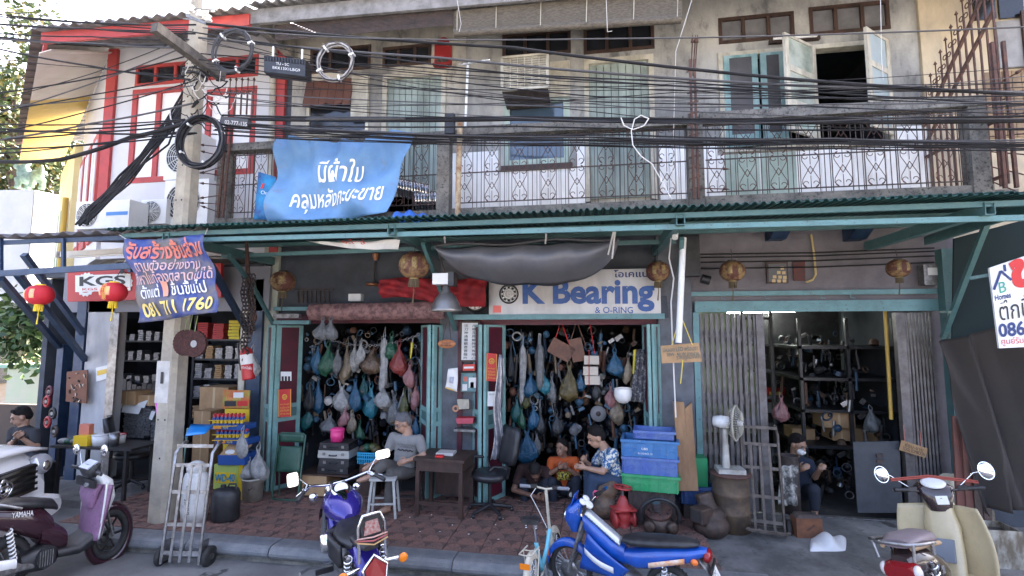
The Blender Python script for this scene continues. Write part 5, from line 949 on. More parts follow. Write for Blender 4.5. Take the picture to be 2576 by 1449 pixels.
t = thing('fire_extinguisher', 'red fire extinguisher with white label hanging on chains', 'fire extinguisher', at(624, 955, -.9)); a, b = at(626, 955, -.95), at(618, 872, -.95); ob('cylinder', MB().lathe([(.0, 0), (.075, 0), (.078, .02), (.078, .36), (.06, .40), (.03, .43), (0, .43)], 18, a, b - a), M('extinguisher red', (.45, .02, .025), .35), t); ob('label', MB().lathe([(.0795, .2), (.0795, .33)], 18, a, b - a, caps=False), white, t); ob('valve', MB().cyl(b + V((0, 0, .02)), b + V((.0, 0, .09)), .025, 8), steel, t); ob('hose', MB().tube([b + V((0, 0, .06)), b + V((-.1, -.02, .04)), a + V((-.1, -.03, .12))], .014, 6), blackp, t)
s_ = bil(at(612, 945, -.98), at(638, 945, -.98), at(640, 957, -.98), at(615, 957, -.98)); txt('ผงเคมีแห้ง', bil(at(608, 918, -1.04), at(634, 922, -1.04), at(634, 930, -1.04), at(608, 927, -1.04)), (0, 0, 1, 1), white, t)
# spray can display
yl = M('display yellow', (.75, .5, .02), .5); dbl = M('display blue', (.02, .08, .3), .5)
DS = thing('spray_can_display', 'yellow and blue cardboard display rack for spray cans with open carton', 'display rack', az(575, 1255, .15)); DY = az(575, 1256, .15).y
fq = lambda x0, y0, x1, y1, Y=DY: bil(at(x0, y0, Y), at(x1, y0, Y), at(x1, y1, Y), at(x0, y1, Y))
def pbox(name, px, Y, D, mat, t): a = at(px[0], px[3], Y); b = at(px[2], px[1], Y); return ob(name, MB().box(a.x, b.x, Y, Y + D, a.z, b.z), mat, t)
pbox('header_card', (559, 982, 628, 1028), DY + .3, .02, M('header print', (.3, .33, .05), .5, 0, (.6, .05, .03), 9), DS); pbox('back_panel', (560, 1028, 626, 1145), DY + .3, .02, yl, DS); pbox('base_box', (538, 1170, 612, 1256), DY, .3, yl, DS); pbox('base_front', (536, 1170, 600, 1230), DY - .01, .008, M('display green', (.4, .5, .12), .5), DS); pbox('name_panel', (540, 1190, 592, 1214), DY - .02, .006, yl, DS)
txt('WD-40', fq(541, 1192, 591, 1212, DY - .024), (0, 0, 1, 1), M('wordmark blue', (.02, .25, .4), .5), DS, off=.03); S = fq(562, 985, 626, 1026, DY + .298); txt('น้ำมันอเนกประสงค์', S, (.1, .5, .7, .7), ylw, DS); rect(S, .05, .1, .5, .42, inkk, DS, 'print'); rect(S, .4, .62, .8, .95, white, DS, 'print'); rect(S, .55, .12, .95, .42, inkr, DS, 'print')
for r, (y0, x0) in enumerate(((1072, 530), (1108, 540))):
    S = fq(x0, y0 - 8, x0 + 84, y0 + 8, DY - .01); pbox('tray', (x0, y0 - 2, x0 + 84, y0 + 8), DY - .0, .25, dbl, DS); rect(S, .1, .1, .35, .6, M('tray orange', (.7, .25, .03), .5), DS, 'price_card', .014); txt('WD-40', S, (.38, .1, .55, .6), ylw, DS, lift=.014)
    for k in range(2): ob('wire_rail', MB().tube([at(x0 - 6, y0 - 14 * k, DY - .02), at(x0 + 60, y0 - 14 * k, DY - .05), at(x0 + 88, y0 - 14 * k - 6, DY + .2)], .006, 4), yl, DS)
    for k in range(16):
        i, j = k % 8, k // 8; p = at(x0 + 8 + i * 10 + j * 4, y0 - 2 - j * 3, DY + .06 + j * .1)
        if k == 0 and r == 0:
            can = thing('spray_can', 'small dark blue spray can with red cap on the display tray', 'spray can', p, group='spray cans on the display', world=False); ob('body', MB().lathe([(.022, 0), (.022, .1), (.017, .115)], 10), dbl, can); ob('cap', MB().lathe([(.018, .112), (.017, .15), (0, .155)], 10), M('cap red', (.55, .03, .04), .4), can); ob('label', MB().lathe([(.0225, .03), (.0225, .075)], 10, caps=False), yl, can)
        else: dup(can, p, label=f'blue spray can, {ORD[i]} from left in the {["front", "back"][j]} row of the {["upper", "lower"][r]} tray')
can['label'] = 'blue spray can, first from left in the front row of the upper tray'
S = fq(548, 1145, 615, 1170, DY - .05); ob('open_carton', MB().prism([V(S(0, 0)), V(S(1, 0)), V(S(1, 1)), V(S(0, 1))], (0, .3, 0)), dbl, DS); ob('carton_flap', MB().prism([V(S(.05, 1)), V(S(.9, 1)), V(S(1.1, 1.9)) + V((0, .1, 0)), V(S(.2, 1.9)) + V((0, .1, 0))], (0, .01, 0)), card, DS); ob('crumpled_bag', MB().ball(V(S(.4, 1.15)) + V((0, .1, 0)), .12, .1, .05), whitep, DS)
# ---------------------------------------------------------------- bags and goods hanging in the doorways
random.seed(21)
def bagm(c, a=0.0): return M(f'plastic {c}', c, .38, 0, tuple(x * .5 for x in c), 16, .4, .68, .7, 34, tr=.25)
BAGC = dict(blue=(.03, .16, .30), teal=(.02, .17, .17), green=(.04, .18, .10), tan=(.42, .33, .22), white=(.62, .62, .6), grey=(.26, .27, .27), brown=(.2, .13, .08), red=(.42, .06, .05), pink=(.55, .25, .25), dark=(.03, .035, .04), olive=(.16, .17, .05), cyan=(.05, .32, .42), gold=(.2, .15, .05))
def bag(x, y, w, h, col, Y, label, kind='plastic_bag', long=False):
    p = at(x, y, Y); sc_ = (at(x + 1, y, Y) - p).length; w *= sc_; h *= sc_; n, k = 22, 15; ph = rnd(0, 6); m = MB(); vs = []; fl = rnd(.45, .8); sq = rnd(0, 1)
    prof = [.04, .14, .2, .3, .46, .62, .75, .86, .94, 1.0, 1.0, .97, .9, .7, .08] if not long else [.2, .6, .8, .85, .9, .85, .8, .9, .95, .85, .9, .95, .9, .8, .3]
    skew = rnd(-.18, .18)
    for i in range(k):
        t = i / (k - 1); r = prof[i] * w / 2 * (1 + .1 * math.sin(4 * t + ph * 3))
        for j in range(n):
            a = 2 * math.pi * j / n; c_, s_ = math.cos(a), math.sin(a); e = 1 - .35 * sq * t; cx = math.copysign(abs(c_) ** e, c_)
            f = 1 + (.30 * (1 - t) ** 1.5 + .05) * math.sin(6 * a + ph + 2 * t) + .09 * math.sin(11 * a - ph * 2 + 9 * t) + .08 * math.sin(3 * a + ph * 5 - 8 * t) + rnd(-.05, .05)
            vs.append((p.x + r * f * cx + skew * w * t * t, p.y + r * f * fl * s_, p.z - h * t + .07 * h * c_ * math.sin(ph) * t + .03 * h * math.sin(a * 3 + ph) * t))
    m.add(vs, [(i * n + j, (i + 1) * n + j, (i + 1) * n + (j + 1) % n, i * n + (j + 1) % n) for i in range(k - 1) for j in range(n)], 0, True)
    t = thing(kind, label, 'bag', p); ob('bag', m, bagm(BAGC[col]), t)
    for s_ in (-1, 1): ob('handle', MB().tube([p + V((s_ * w * .05, 0, -h * .08)), p + V((s_ * w * .12, 0, h * .06)), p + V((0, .03, h * .22))], [w * .06, w * .035, .004], 5), bagm(BAGC[col]), t)
    return t
BAGC = {a: tuple(x * .72 for x in b) for a, b in BAGC.items()}
def rowof(lst, Y, row, door):
    lst = sorted(lst)
    for i, (x, y, w, h, c, *k) in enumerate(lst): bag(x, y, w * .86, h * .92, c, Y + rnd(-.08, .08), f'{c} {"long roll" if k else "plastic bag"} hanging in the {row} row of the {door} doorway, {ORD[i]} from left', 'hanging_roll' if k else 'plastic_bag', bool(k))
rowof([(800, 872, 28, 66, 'blue'), (826, 870, 48, 72, 'green'), (850, 880, 24, 60, 'grey'), (873, 868, 30, 92, 'tan'), (893, 865, 28, 70, 'white'), (935, 880, 66, 62, 'brown'), (967, 850, 24, 130, 'white', 1), (985, 845, 42, 62, 'green'), (1004, 868, 42, 76, 'red'), (1031, 918, 32, 58, 'pink'), (908, 862, 30, 52, 'white')], .05, 'top', 'left')
rowof([(748, 945, 36, 66, 'tan'), (801, 958, 30, 78, 'blue'), (780, 965, 30, 70, 'dark'), (860, 972, 58, 62, 'white'), (894, 962, 36, 72, 'blue'), (934, 975, 46, 74, 'cyan'), (965, 972, 44, 56, 'white'), (992, 995, 50, 72, 'grey'), (1046, 960, 24, 70, 'pink'), (1018, 985, 26, 70, 'olive'), (915, 950, 30, 50, 'teal')], .2, 'middle', 'left')
rowof([(830, 1045, 46, 42, 'grey'), (868, 1030, 34, 42, 'pink'), (886, 1040, 28, 48, 'tan'), (1046, 1055, 24, 40, 'blue'), (775, 1030, 36, 50, 'teal'), (742, 1062, 44, 44, 'blue'), (1030, 1045, 20, 45, 'grey'), (905, 1065, 26, 40, 'green')], .1, 'bottom', 'left')
rowof([(1315, 868, 20, 150, 'white', 1), (1358, 866, 24, 120, 'grey', 1), (1335, 940, 40, 60, 'blue'), (1366, 935, 40, 58, 'cyan'), (1388, 948, 30, 66, 'grey'), (1432, 920, 52, 96, 'gold'), (1461, 940, 28, 48, 'blue'), (1546, 885, 48, 66, 'blue'), (1285, 870, 26, 90, 'dark'), (1580, 900, 30, 70, 'tan')], .1, 'top', 'right')
rowof([(1300, 1005, 32, 60, 'teal'), (1312, 1030, 26, 50, 'green'), (1342, 1022, 34, 60, 'blue'), (1360, 1035, 30, 60, 'dark'), (1552, 1000, 40, 72, 'tan'), (1536, 972, 32, 60, 'pink'), (1500, 960, 30, 50, 'dark'), (1400, 1040, 34, 60, 'dark'), (1322, 985, 24, 44, 'olive')], .2, 'middle', 'right')
rowof([(1325, 1085, 56, 84, 'blue'), (1292, 1060, 28, 70, 'teal'), (1350, 1090, 26, 70, 'grey')], .12, 'bottom', 'right')
for i, x in enumerate((812, 832)): bag(x, 805, 36, 46, 'grey', -.5, ['left', 'right'][i] + ' plastic-wrapped bulb hanging on a cord before the awning roll', 'wrapped_bulb')
chain(sag(at(800, 842, .05), at(1062, 838, .05), .17, 40), 'thin chain slung across the left doorway carrying hooks', .012, steel)
for k, (x, y, h, c) in enumerate(((1037, 862, 40, 'yellow'), (1300, 892, 70, 'black'), (1597, 880, 60, 'yellow'))): one('ratchet_strap', MB().tube([at(x, y, 0), at(x - 4, y + h, 0)], [.02, .012], 5), M('strap ' + c, (.6, .5, .05) if c == 'yellow' else (.02, .02, .02), .6), f'{c} strap hanging in the {"left" if x < 1200 else "right"} doorway' + (' beside the checked cloth' if x > 1500 else ''), 'strap')
# leather cases, cartons on string, helmet, cloth, disc, silver sheet
lea = M('brown leather', (.16, .07, .04), .6, 0, (.09, .04, .025), 8)
for i, (x, y, w, h, rz) in enumerate(((1412, 880, 70, 46, .5), (1452, 880, 38, 66, -.2))):
    p = at(x, y, .15); t = thing('leather_case', ['tilted brown leather case on a red strap in the right doorway', 'upright dark leather case beside the tilted one'][i], 'case', p); o = ob('case', MB().box(-.17 if not i else -.09, .17 if not i else .09, -.06, .06, -.11 if not i else -.16, .11 if not i else .16), lea, t); o.matrix_parent_inverse = Matrix.Identity(4); o.rotation_euler = (0, rz, 0)
    ob('strap', MB().tube([p + V((-.1, 0, .1)), p + V((0, .02, .4)), p + V((.12, 0, .05))], .012, 5), inkr if not i else lea, t)
t = thing('strung_cartons', 'three white cartons tied together with red string in the right doorway', 'cartons', at(1490, 930, .1))
for i, (x, y) in enumerate(((1488, 905), (1486, 932), (1490, 955))): p = at(x, y, .1); ob('carton', MB().box(p.x - .1, p.x + .1, p.y - .1, p.y + .1, p.z - .058, p.z + .058), M('off white carton', (.5, .45, .37), .7), t)
ob('string', MB().tube([at(1482, 880, -.01), at(1482, 970, -.01)], .005, 4).tube([at(1496, 890, -.01), at(1482, 800, .1)], .005, 4), inkr, t)
t = thing('white_helmet', 'white helmet shell hanging in the right doorway', 'helmet', at(1567, 997, -.02)); c = at(1567, 992, -.02); ob('shell', MB().lathe([(.0, -.12), (.06, -.108), (.1, -.07), (.118, -.01), (.115, .05), (.105, .075)], 20, c), M('helmet white', (.78, .77, .74), .25), t); ob('peak', MB().sheet(lambda u, v: c + V((.11 * math.cos(math.pi * (u + 1)) * (1 + .1 * v), -.1 * math.sin(math.pi * u) * (1 + .35 * v), .07 + .04 * v * math.sin(math.pi * u))), 12, 4, .006), M('helmet white', (1, 1, 1)), t)
ck = bil(at(1600, 882, .0), at(1628, 878, .0), at(1622, 1012, .0), at(1585, 1010, .0)); one('checked_cloth', MB().sheet(lambda u, v: ck(u, v) + V((0, .02 * math.sin(u * 16), 0)), 14, 10, .004), M('checked cloth', (.07, .07, .08), .85, 0, (.3, .3, .3), 26, .5, .6), 'dark checked cloth hanging at the right doorway edge', 'cloth')
t = thing('grinding_disc', 'grey grinding disc hanging behind the floral-shirted man', 'disc', at(1505, 1040, .3)); c = at(1505, 1040, .3); ob('disc', MB().lathe([(.02, 0), (.11, 0), (.11, .03), (.02, .03)], 26, c, (0, -1, 0)), M('abrasive grey', (.2, .2, .2), .9), t); ob('boss', MB().lathe([(.01, 0), (.035, 0), (.035, .036), (.01, .036)], 12, c, (0, -1, 0)), iron, t)
sv = bil(at(1255, 892, -.38), at(1268, 893, -.38), at(1262, 1152, -.3), at(1233, 1158, -.4)); one('silver_sheet', MB().sheet(lambda u, v: sv(u, v) + V((.03 * math.sin(v * 9) * (1 - v), .035 * math.sin(u * 9 + v * 7), 0)), 12, 24, .003), M('silver foil cloth', (.55, .56, .6), .28, .7, (.3, .31, .35), 9, bump=.5, bk=14), 'crumpled silver sheet hanging by the right doorway leaf', 'sheet')
def clutter(X0, X1, z0, z1, Y0, Y1, n, label, seed, cols=None):
    random.seed(seed); m = MB()
    for i in range(n):
        p = V((rnd(X0, X1), rnd(Y0, Y1), rnd(z0, z1))); s = rnd(.02, .07); q = random.random(); mi = random.choice((0, 0, 0, 1, 2, 3, 4))
        if q < .35: m.tube([p, p + V((rnd(-.05, .05), 0, -rnd(.1, .35)))], rnd(.008, .03), 6, mi)
        elif q < .6: m.bar(p, p + V((rnd(-.1, .1), rnd(-.05, .05), -s)), s * 1.5, s, m=mi)
        elif q < .8: m.lathe([(s, 0), (s * .9, s), (s * .5, s * 1.4)], 8, p, (rnd(-.4, .4), rnd(-1, .2), rnd(0, 1)), mi)
        else: m.torus(p, s, s * .22, (rnd(-.5, .5), 1, rnd(-.5, .5)), 12, 5, mi)
    o = one('hanging_hardware', m, cols or [blackp, M('dark stock', (.05, .05, .055), .6), steel, M('navy stock', (.02, .05, .09), .5), M('brown stock', (.09, .05, .03), .7)], label, 'hardware'); o['kind'] = 'stuff'
mix = [M('dusty blue stock', (.04, .10, .16), .5), M('tan stock', (.2, .15, .1), .7), M('grey stock', (.14, .14, .14), .5), M('pale stock', (.36, .35, .33), .5), M('rusty stock', (.12, .05, .03), .7)]
clutter(-4.4, -2.3, 1.0, 2.4, .2, .4, 150, 'small packets and fittings hung between the bags of the left doorway', 6, mix); clutter(-1.5, .75, 1.0, 2.4, .2, .4, 150, 'small packets and fittings hung between the bags of the right doorway', 7, mix)
clutter(-4.5, -2.2, .6, 2.45, .35, 1.3, 420, 'dark tools and parts crowding the left doorway', 1); clutter(-1.6, .8, .5, 2.45, .35, 1.4, 480, 'dark tools and parts crowding the right doorway', 2); clutter(3.0, 4.1, .3, 2.4, .9, 2.4, 300, 'dark machine parts on the third shop racks', 3); clutter(-.6, .8, .13, .5, .1, .8, 90, 'tools and parts scattered on the workshop floor', 4); clutter(2.0, 3.9, .14, .7, .5, 1.8, 160, 'greasy parts heaped on the third shop floor', 5)
# ---------------------------------------------------------------- third shop interior
rk = thing('steel_rack', 'tall black angle-iron rack in the lit third shop', 'rack', (2.5, 1.8, .13))
for x in (2.42, 2.85):
    for y in (1.7, 2.2): ob('upright', MB().box(x - .025, x + .025, y - .025, y + .025, .13, 2.75), blackp, rk)
for i in range(6): ob('rung', MB().box(2.42, 2.85, 1.68, 1.73, .5 + i * .42, .54 + i * .42), blackp, rk)
rr = thing('loaded_rack', 'dark loaded rack along the right side of the third shop', 'rack', (3.6, 1, .13))
for z in (.8, 1.3, 1.75, 2.2): ob('shelf_board', MB().box(2.95, 4.25, .9, 2.6, z - .04, z), blackp, rr)
ob('added_dark_panel', MB().box(2.93, 4.28, 2.62, 2.64, .13, 3.4), blackp, rr)  # black panel added so the right side behind the rack stays dark
for x in (2.97, 3.6, 4.2): ob('upright', MB().box(x - .02, x + .02, .9, .95, .13, 2.6), blackp, rr)
def lamp(a, b, label, st):
    t = thing('fluorescent_lamp', label, 'lamp', a); d = b - a; ob('batten', MB().bar(a + V((0, 0, .04)), b + V((0, 0, .04)), .06, .04), whitep, t); ob('tube', MB().cyl(a, b, .016, 8), M('lit tube', (.95, 1, .92), .4, em=st), t)
lamp(at(1890, 866, 3.2), at(1948, 868, 3.2), 'short lit fluorescent tube deep in the third shop', 12); lamp(at(1830, 786, 2.0), at(2000, 782, 2.0), 'long lit fluorescent tube under the third shop ceiling', 4)
t, S = board('wall_calendar', ((1928, 975), (1975, 975), (1975, 1010), (1928, 1010)), 2.6, .01, poster, 'red calendar picture on the green shop wall', 'calendar'); rect(S, .15, .15, .85, .7, ylw, t, 'picture'); rect(S, .02, -.8, .98, -.05, white, t, 'date_sheet')
one('bamboo_pole', MB().cyl(at(2226, 770, .15), at(2242, 1055, .1), .022, 8), M('bamboo yellow', (.5, .32, .06), .5), 'yellow bamboo pole standing at the right of the third shop', 'pole')
for i, px in enumerate(((2072, 1035, 2150, 1075), (2095, 1072, 2140, 1108), (2145, 1080, 2215, 1120), (1995, 1080, 2050, 1105))): carton(px, 1.0 + .1 * i, .35, ['upper brown carton', 'lower brown carton', 'slumped wide carton', 'small dusty carton'][i] + ' heaped behind the masked man')
t = thing('steel_door_sheet', 'grey steel cabinet door leaning at the right of the third shop', 'metal sheet', az(2200, 1290, .14)); S = bil(at(2146, 1112, -.05), at(2262, 1110, -.05), at(2272, 1290, -.12), at(2158, 1290, -.12)); ob('sheet', MB().prism([S(0, 0), S(1, 0), S(1, 1), S(0, 1)], (0, .02, 0)), M('gunmetal', (.04, .046, .055), .55, .3, (.065, .07, .078), 4), t)
for v in (.62, .7, .78): ob('hinge', MB().prism([S(.48, v), S(.62, v), S(.62, v + .05), S(.48, v + .05)], (0, -.02, 0)), iron, t)
for i, (x, y) in enumerate(((1965, 1000), (2190, 1030))): bag(x, y, 40, 62, 'pink' if i == 0 else 'grey', .6, ['pink bag hanging in the lit third shop', 'clear bag hanging right in the third shop'][i])
# ---------------------------------------------------------------- goods on the pavement
def G(x, y, z=.15): return az(x, y, z)
def place(o, p, rz=0, tilt=None): o.location = p; o.rotation_euler = (tilt[0] if tilt else 0, tilt[1] if tilt else 0, rz); return o
def T(name, label, cat, p, rz=0, group=None): return thing(name, label, cat, p, rz, group, world=False)
def office_chair(p, rz, label, arms=True, zs=1.0):
    t = T('office_chair', label, 'chair', p, rz); le = M('worn black vinyl', (.014, .014, .017), .35, 0, (.03, .03, .033), 6, bump=.1)
    for k in range(5): a = k * 1.2566; d = V((math.cos(a), math.sin(a), 0)); ob('base_leg', MB().tube([V((0, 0, .1)), d * .28 + V((0, 0, .06))], [.03, .018], 6), blackp, t); ob('castor', MB().ball(d * .28 + V((0, 0, .028)), .028, n=8, k=5), blackp, t)
    ob('gas_lift', MB().cyl((0, 0, .08), (0, 0, .42), .026, 8), blackp, t)
    ob('seat', MB().lathe([(0, .41), (.2, .41), (.245, .44), (.24, .49), (.2, .51), (0, .5)], 20, sq=(1, .95)), le, t)
    ob('backrest', MB().sheet(lambda u, v: V((lerp(-.22, .22, u) * (1 - .25 * (2 * v - 1) ** 4), .20 + .09 * v - .05 * math.cos((u - .5) * 2.6) + .02, .58 + .46 * v + .0)), 10, 10, .06), le, t); ob('back_bar', MB().tube([(0, .1, .43), (0, .24, .45), (0, .25, .7)], .02, 6), blackp, t)
    if arms:
        for s in (-1, 1): ob('armrest', MB().tube([(s * .24, .12, .46), (s * .3, .12, .6), (s * .3, -.1, .64), (s * .3, -.16, .6)], .018, 6), blackp, t)
    return t
office_chair(G(1232, 1290), -.9, 'worn black vinyl office chair turned away in front of the right doorway'); office_chair(G(328, 1225), 2.3, 'charcoal office chair behind the dark table left of the pole', False)
t = T('wooden_desk', 'small dark wooden desk with a book on top at the middle pillar', 'desk', G(1120, 1285), -.06); W2, D2, Hh = .33, .27, .70
ob('desktop', MB().box(-W2, W2, -D2, D2, Hh - .035, Hh), dkwood, t); ob('apron', MB().box(-W2 + .03, W2 - .03, -D2 + .03, D2 - .03, Hh - .16, Hh - .036), dkwood, t)
for sx in (-1, 1):
    for sy in (-1, 1): ob('leg', MB().box(sx * (W2 - .05) - .025, sx * (W2 - .05) + .025, sy * (D2 - .05) - .025, sy * (D2 - .05) + .025, 0, Hh - .161), dkwood, t)
ob('modesty_panel', MB().box(-W2 + .1, W2 - .03, D2 - .04, D2 - .02, .12, Hh - .17), dkwood, t); ob('stretcher', MB().box(-W2 + .07, W2 - .07, -D2 + .03, -D2 + .06, .14, .18), dkwood, t)
dk_ = G(1120, 1285)
one('notebook', MB().box(dk_.x - .1, dk_.x + .12, dk_.y - .1, dk_.y + .08, .852, .885), M('notebook cover', (.5, .48, .45), .6), 'thick notebook lying on the wooden desk', 'book'); one('red_packet', MB().box(dk_.x - .08, dk_.x + .02, dk_.y - .2, dk_.y - .13, .852, .875), inkr, 'small red packet on the wooden desk', 'packet')
def stool(p, label, mat, h=.47):
    t = T('stool', label, 'stool', p, .2); ob('seat', MB().box(-.16, .16, -.12, .12, h - .03, h), mat, t)
    for sx in (-1, 1):
        for sy in (-1, 1): ob('leg', MB().bar((sx * .13, sy * .09, h - .031), (sx * .17, sy * .13, 0), .028), mat, t)
    for sy in (-1, 1): ob('stretcher', MB().bar((-.155, sy * .115, .17), (.155, sy * .115, .17), .02), mat, t)
    return t
stool(G(965, 1296), 'white steel stool in front of the reading man', greyst if False else M('chipped white enamel', (.5, .5, .47), .5, 0, (.34, .33, .3), 9)); stool(G(1030, 1275), 'black steel stool under the reading man', blackp, .45)
# green folded chair
t = T('folding_chair', 'dark green folded metal chair leaning at the left doorway', 'chair', G(718, 1258), .0); gr = M('green enamel', (.022, .075, .05), .4, 0, (.04, .1, .07), 6); 
ob('frame', MB().tube([(-.19, -.02, .02), (-.2, .1, .84), (-.16, .1, .86), (.16, .1, .86), (.2, .1, .84), (.19, -.02, .02)], .013, 8).tube([(-.19, -.02, .02), (-.14, -.03, 0.012), (.14, -.03, .012), (.19, -.02, .02)], .013, 8), gr, t); ob('seat', MB().sheet(lambda u, v: V((lerp(-.17, .17, u), .02 + .05 * v - .012 * math.sin(math.pi * u) * math.sin(math.pi * v), lerp(.36, .69, v))), 8, 8, .016), gr, t); ob('backrest', MB().sheet(lambda u, v: V((lerp(-.18, .18, u), .085 + .01 * math.sin(math.pi * u), lerp(.74, .85, v))), 8, 3, .012), gr, t); ob('rear_leg', MB().tube([(-.16, .1, .02), (-.165, .06, .7)], .011, 6).tube([(.16, .1, .02), (.165, .06, .7)], .011, 6), gr, t)
def case(p, w, d, h, z, mat, label, trim=None):
    t = T('tool_case', label, 'case', V((p.x, p.y, z)), rnd(-.06, .06)); ob('lower_shell', MB().box(-w / 2, w / 2, -d / 2, d / 2, 0, h * .5), mat, t); ob('lid', MB().box(-w / 2 + .004, w / 2 - .004, -d / 2 + .004, d / 2 - .004, h * .52, h), mat, t)
    for s in (-.6, .6): ob('latch', MB().box(s * w / 2 - .02, s * w / 2 + .02, -d / 2 - .008, -d / 2 - .001, h * .35, h * .7), steel, t)
    ob('handle', MB().tube([(-.05, -d / 2 - .001, h * .4), (-.05, -d / 2 - .03, h * .4), (.05, -d / 2 - .03, h * .4), (.05, -d / 2 - .001, h * .4)], .008, 5), blackp, t)
cp = G(815, 1262); cp.y += .28; Z0 = .48
one('wooden_crate', MB().box(cp.x - .42, cp.x - .02, cp.y - .2, cp.y + .2, .19, .46), ply, 'plywood box on castors behind the folded green chair', 'crate')
one('low_bench', MB().box(cp.x - .43, cp.x + .3, cp.y - .22, cp.y + .22, .46, .478), dkwood, 'low board carrying the stacked tool cases', 'bench')
for i, (h, m, l) in enumerate(((.09, blackp, 'bottom black tool case of the stack under the pink pot'), (.11, M('graphite shell', (.03, .03, .034), .5), 'graphite tool case, second from the bottom of the stack'), (.1, M('silver shell', (.5, .5, .47), .4, .4), 'silver edged tool case, third from the bottom of the stack'), (.1, blackp, 'top ribbed black tool case under the pink pot'))): case(cp + V((.04, 0, 0)), .46 - .03 * (i % 2), .3, h, Z0 + [0, .091, .202, .303][i], m, l)
t = T('pink_pot', 'bright pink plastic pot with lid on the tool cases', 'pot', V((cp.x + .02, cp.y - .02, Z0 + .404)), 0); pk = M('pink plastic', (.75, .05, .22), .35); ob('pot', MB().lathe([(.0, 0), (.085, 0), (.095, .15), (.0, .15)], 18), pk, t); ob('lid', MB().lathe([(.1, .151), (.1, .165), (.07, .185), (0, .19)], 18), pk, t); ob('handle', MB().tube([(.095, -.01, .12), (.12, -.04, .06), (.06, -.1, .05), (.0, -.1, .09)], .005, 5), pk, t)
bk_ = at(932, 1148, -.15); t = T('blue_basket', 'bright blue slotted plastic basket of oddments beside the reading man', 'basket', bk_); bb_ = M('basket blue', (.02, .3, .5), .4)
ob('floor', MB().box(-.13, .13, -.1, .1, -.08, -.07), bb_, t)
for k in range(9): ob('slat', MB().box(-.14 + k * .032, -.125 + k * .032, -.115, -.105, -.08, .06), bb_, t)
for z in (-.02, .03, .06): ob('band', MB().box(-.145, .145, -.118, -.104, z, z + .018), bb_, t)
for s in (-1, 1): ob('side', MB().box(s * .14 - .006, s * .14 + .006, -.103, .1, -.069, .07), bb_, t)
for i, (c, dx, dz) in enumerate((('green', -.05, .12), ('olive', .04, .13), ('gold', .08, .1), ('brown', -.1, .1))): one('oddment_bundle', MB().ball(bk_ + V((dx, 0, dz)), .07, .07, .055, 10, 6), bagm(BAGC[c]), f'{c} bundle heaped in the blue basket', 'bundle')
one('basket_stand', MB().box(bk_.x - .12, bk_.x + .12, bk_.y - .08, bk_.y + .1, .14, bk_.z - .085), dkwood, 'dark stand under the blue basket', 'stand')
# crates
def crate(p, w, d, h, z, mat, label, rz=-.12):
    t = T('plastic_crate', label, 'crate', V((p.x, p.y, z)), rz)
    for s in (-1, 1): ob('side_wall', MB().box(-w / 2, w / 2, s * d / 2 - .008, s * d / 2 + .008, .0, h - .02), mat, t); ob('end_wall', MB().box(s * w / 2 - .008, s * w / 2 + .008, -d / 2 + .009, d / 2 - .009, 0, h - .02), mat, t)
    ob('floor', MB().box(-w / 2 + .009, w / 2 - .009, -d / 2 + .009, d / 2 - .009, 0, .012), mat, t); ob('rim', MB().box(-w / 2 - .03, w / 2 + .03, -d / 2 - .03, -d / 2 + .004, h - .03, h).box(-w / 2 - .03, w / 2 + .03, d / 2 - .004, d / 2 + .03, h - .03, h).box(-w / 2 - .03, -w / 2 + .004, -d / 2 + .005, d / 2 - .005, h - .029, h - .001).box(w / 2 - .004, w / 2 + .03, -d / 2 + .005, d / 2 - .005, h - .029, h - .001), mat, t)
    for k in range(7): x = lerp(-w / 2 + .01, w / 2 - .01, k / 6); ob('rib', MB().box(x - .006, x + .006, -d / 2 - .024, -d / 2 - .0085, .0, h - .031), mat, t)
    for k in range(4): y = lerp(-d / 2 + .02, d / 2 - .02, k / 3); ob('rib', MB().box(-w / 2 - .024, -w / 2 - .0085, y - .006, y + .006, .0, h - .031), mat, t)
    ob('mid_band', MB().box(-w / 2, w / 2, -d / 2 - .018, -d / 2 - .009, h * .42, h * .47), mat, t); return t
kp = at(1642, 1237, -.6); KZ = kp.z; kp.y += .19
cb1 = M('crate blue', (.04, .17, .42), .45, 0, (.06, .2, .42), 5, sp=((.3, .32, .34), 22, .6, .7)); cb2 = M('crate violet blue', (.07, .13, .42), .45, 0, (.12, .2, .42), 5, sp=((.3, .3, .34), 22, .6, .7)); cg = M('crate green', (.02, .33, .11), .45, 0, (.08, .36, .16), 6, sp=((.3, .36, .3), 22, .6, .7))
one('pallet_block', MB().box(kp.x - .28, kp.x + .26, kp.y - .15, kp.y + .2, .145, KZ - .003), iron, 'dark iron block under the crate stack', 'block')
crate(kp, .62, .38, .19, KZ, cg, 'green plastic crate at the bottom of the crate stack'); crate(kp, .61, .38, .2, KZ + .192, cb2, 'violet blue plastic crate, second from the bottom of the stack')
cc = crate(kp, .62, .38, .2, KZ + .394, cb1, 'blue plastic crate with white print, second from the top'); crate(kp + V((.06, .02, 0)), .44, .3, .1, KZ + .596, cb2, 'small shallow blue crate on top of the crate stack')
Sx = bil(V((-.15, -.218, .16)), V((.04, -.218, .16)), V((.04, -.218, .02)), V((-.15, -.218, .02))); txt('LBS', Sx, (.3, .5, .68, .68), white, cc, off=.02); txt('RI-00442.10', Sx, (.08, .12, .95, .28), white, cc); ob('print_panel', MB().prism([Sx(0, 0), Sx(1, 0), Sx(1, 1), Sx(0, 1)], (0, .003, 0)), cb1, cc)
crate(kp + V((.54, .12, 0)), .36, .3, .2, .345, M('dark crate blue', (.02, .05, .14), .5), 'dark blue crate to the right of the green crate', .1); one('pallet_block', MB().box(kp.x + .38, kp.x + .66, kp.y, kp.y + .25, .12, .344), iron, 'dark iron block under the dark blue crate', 'block')
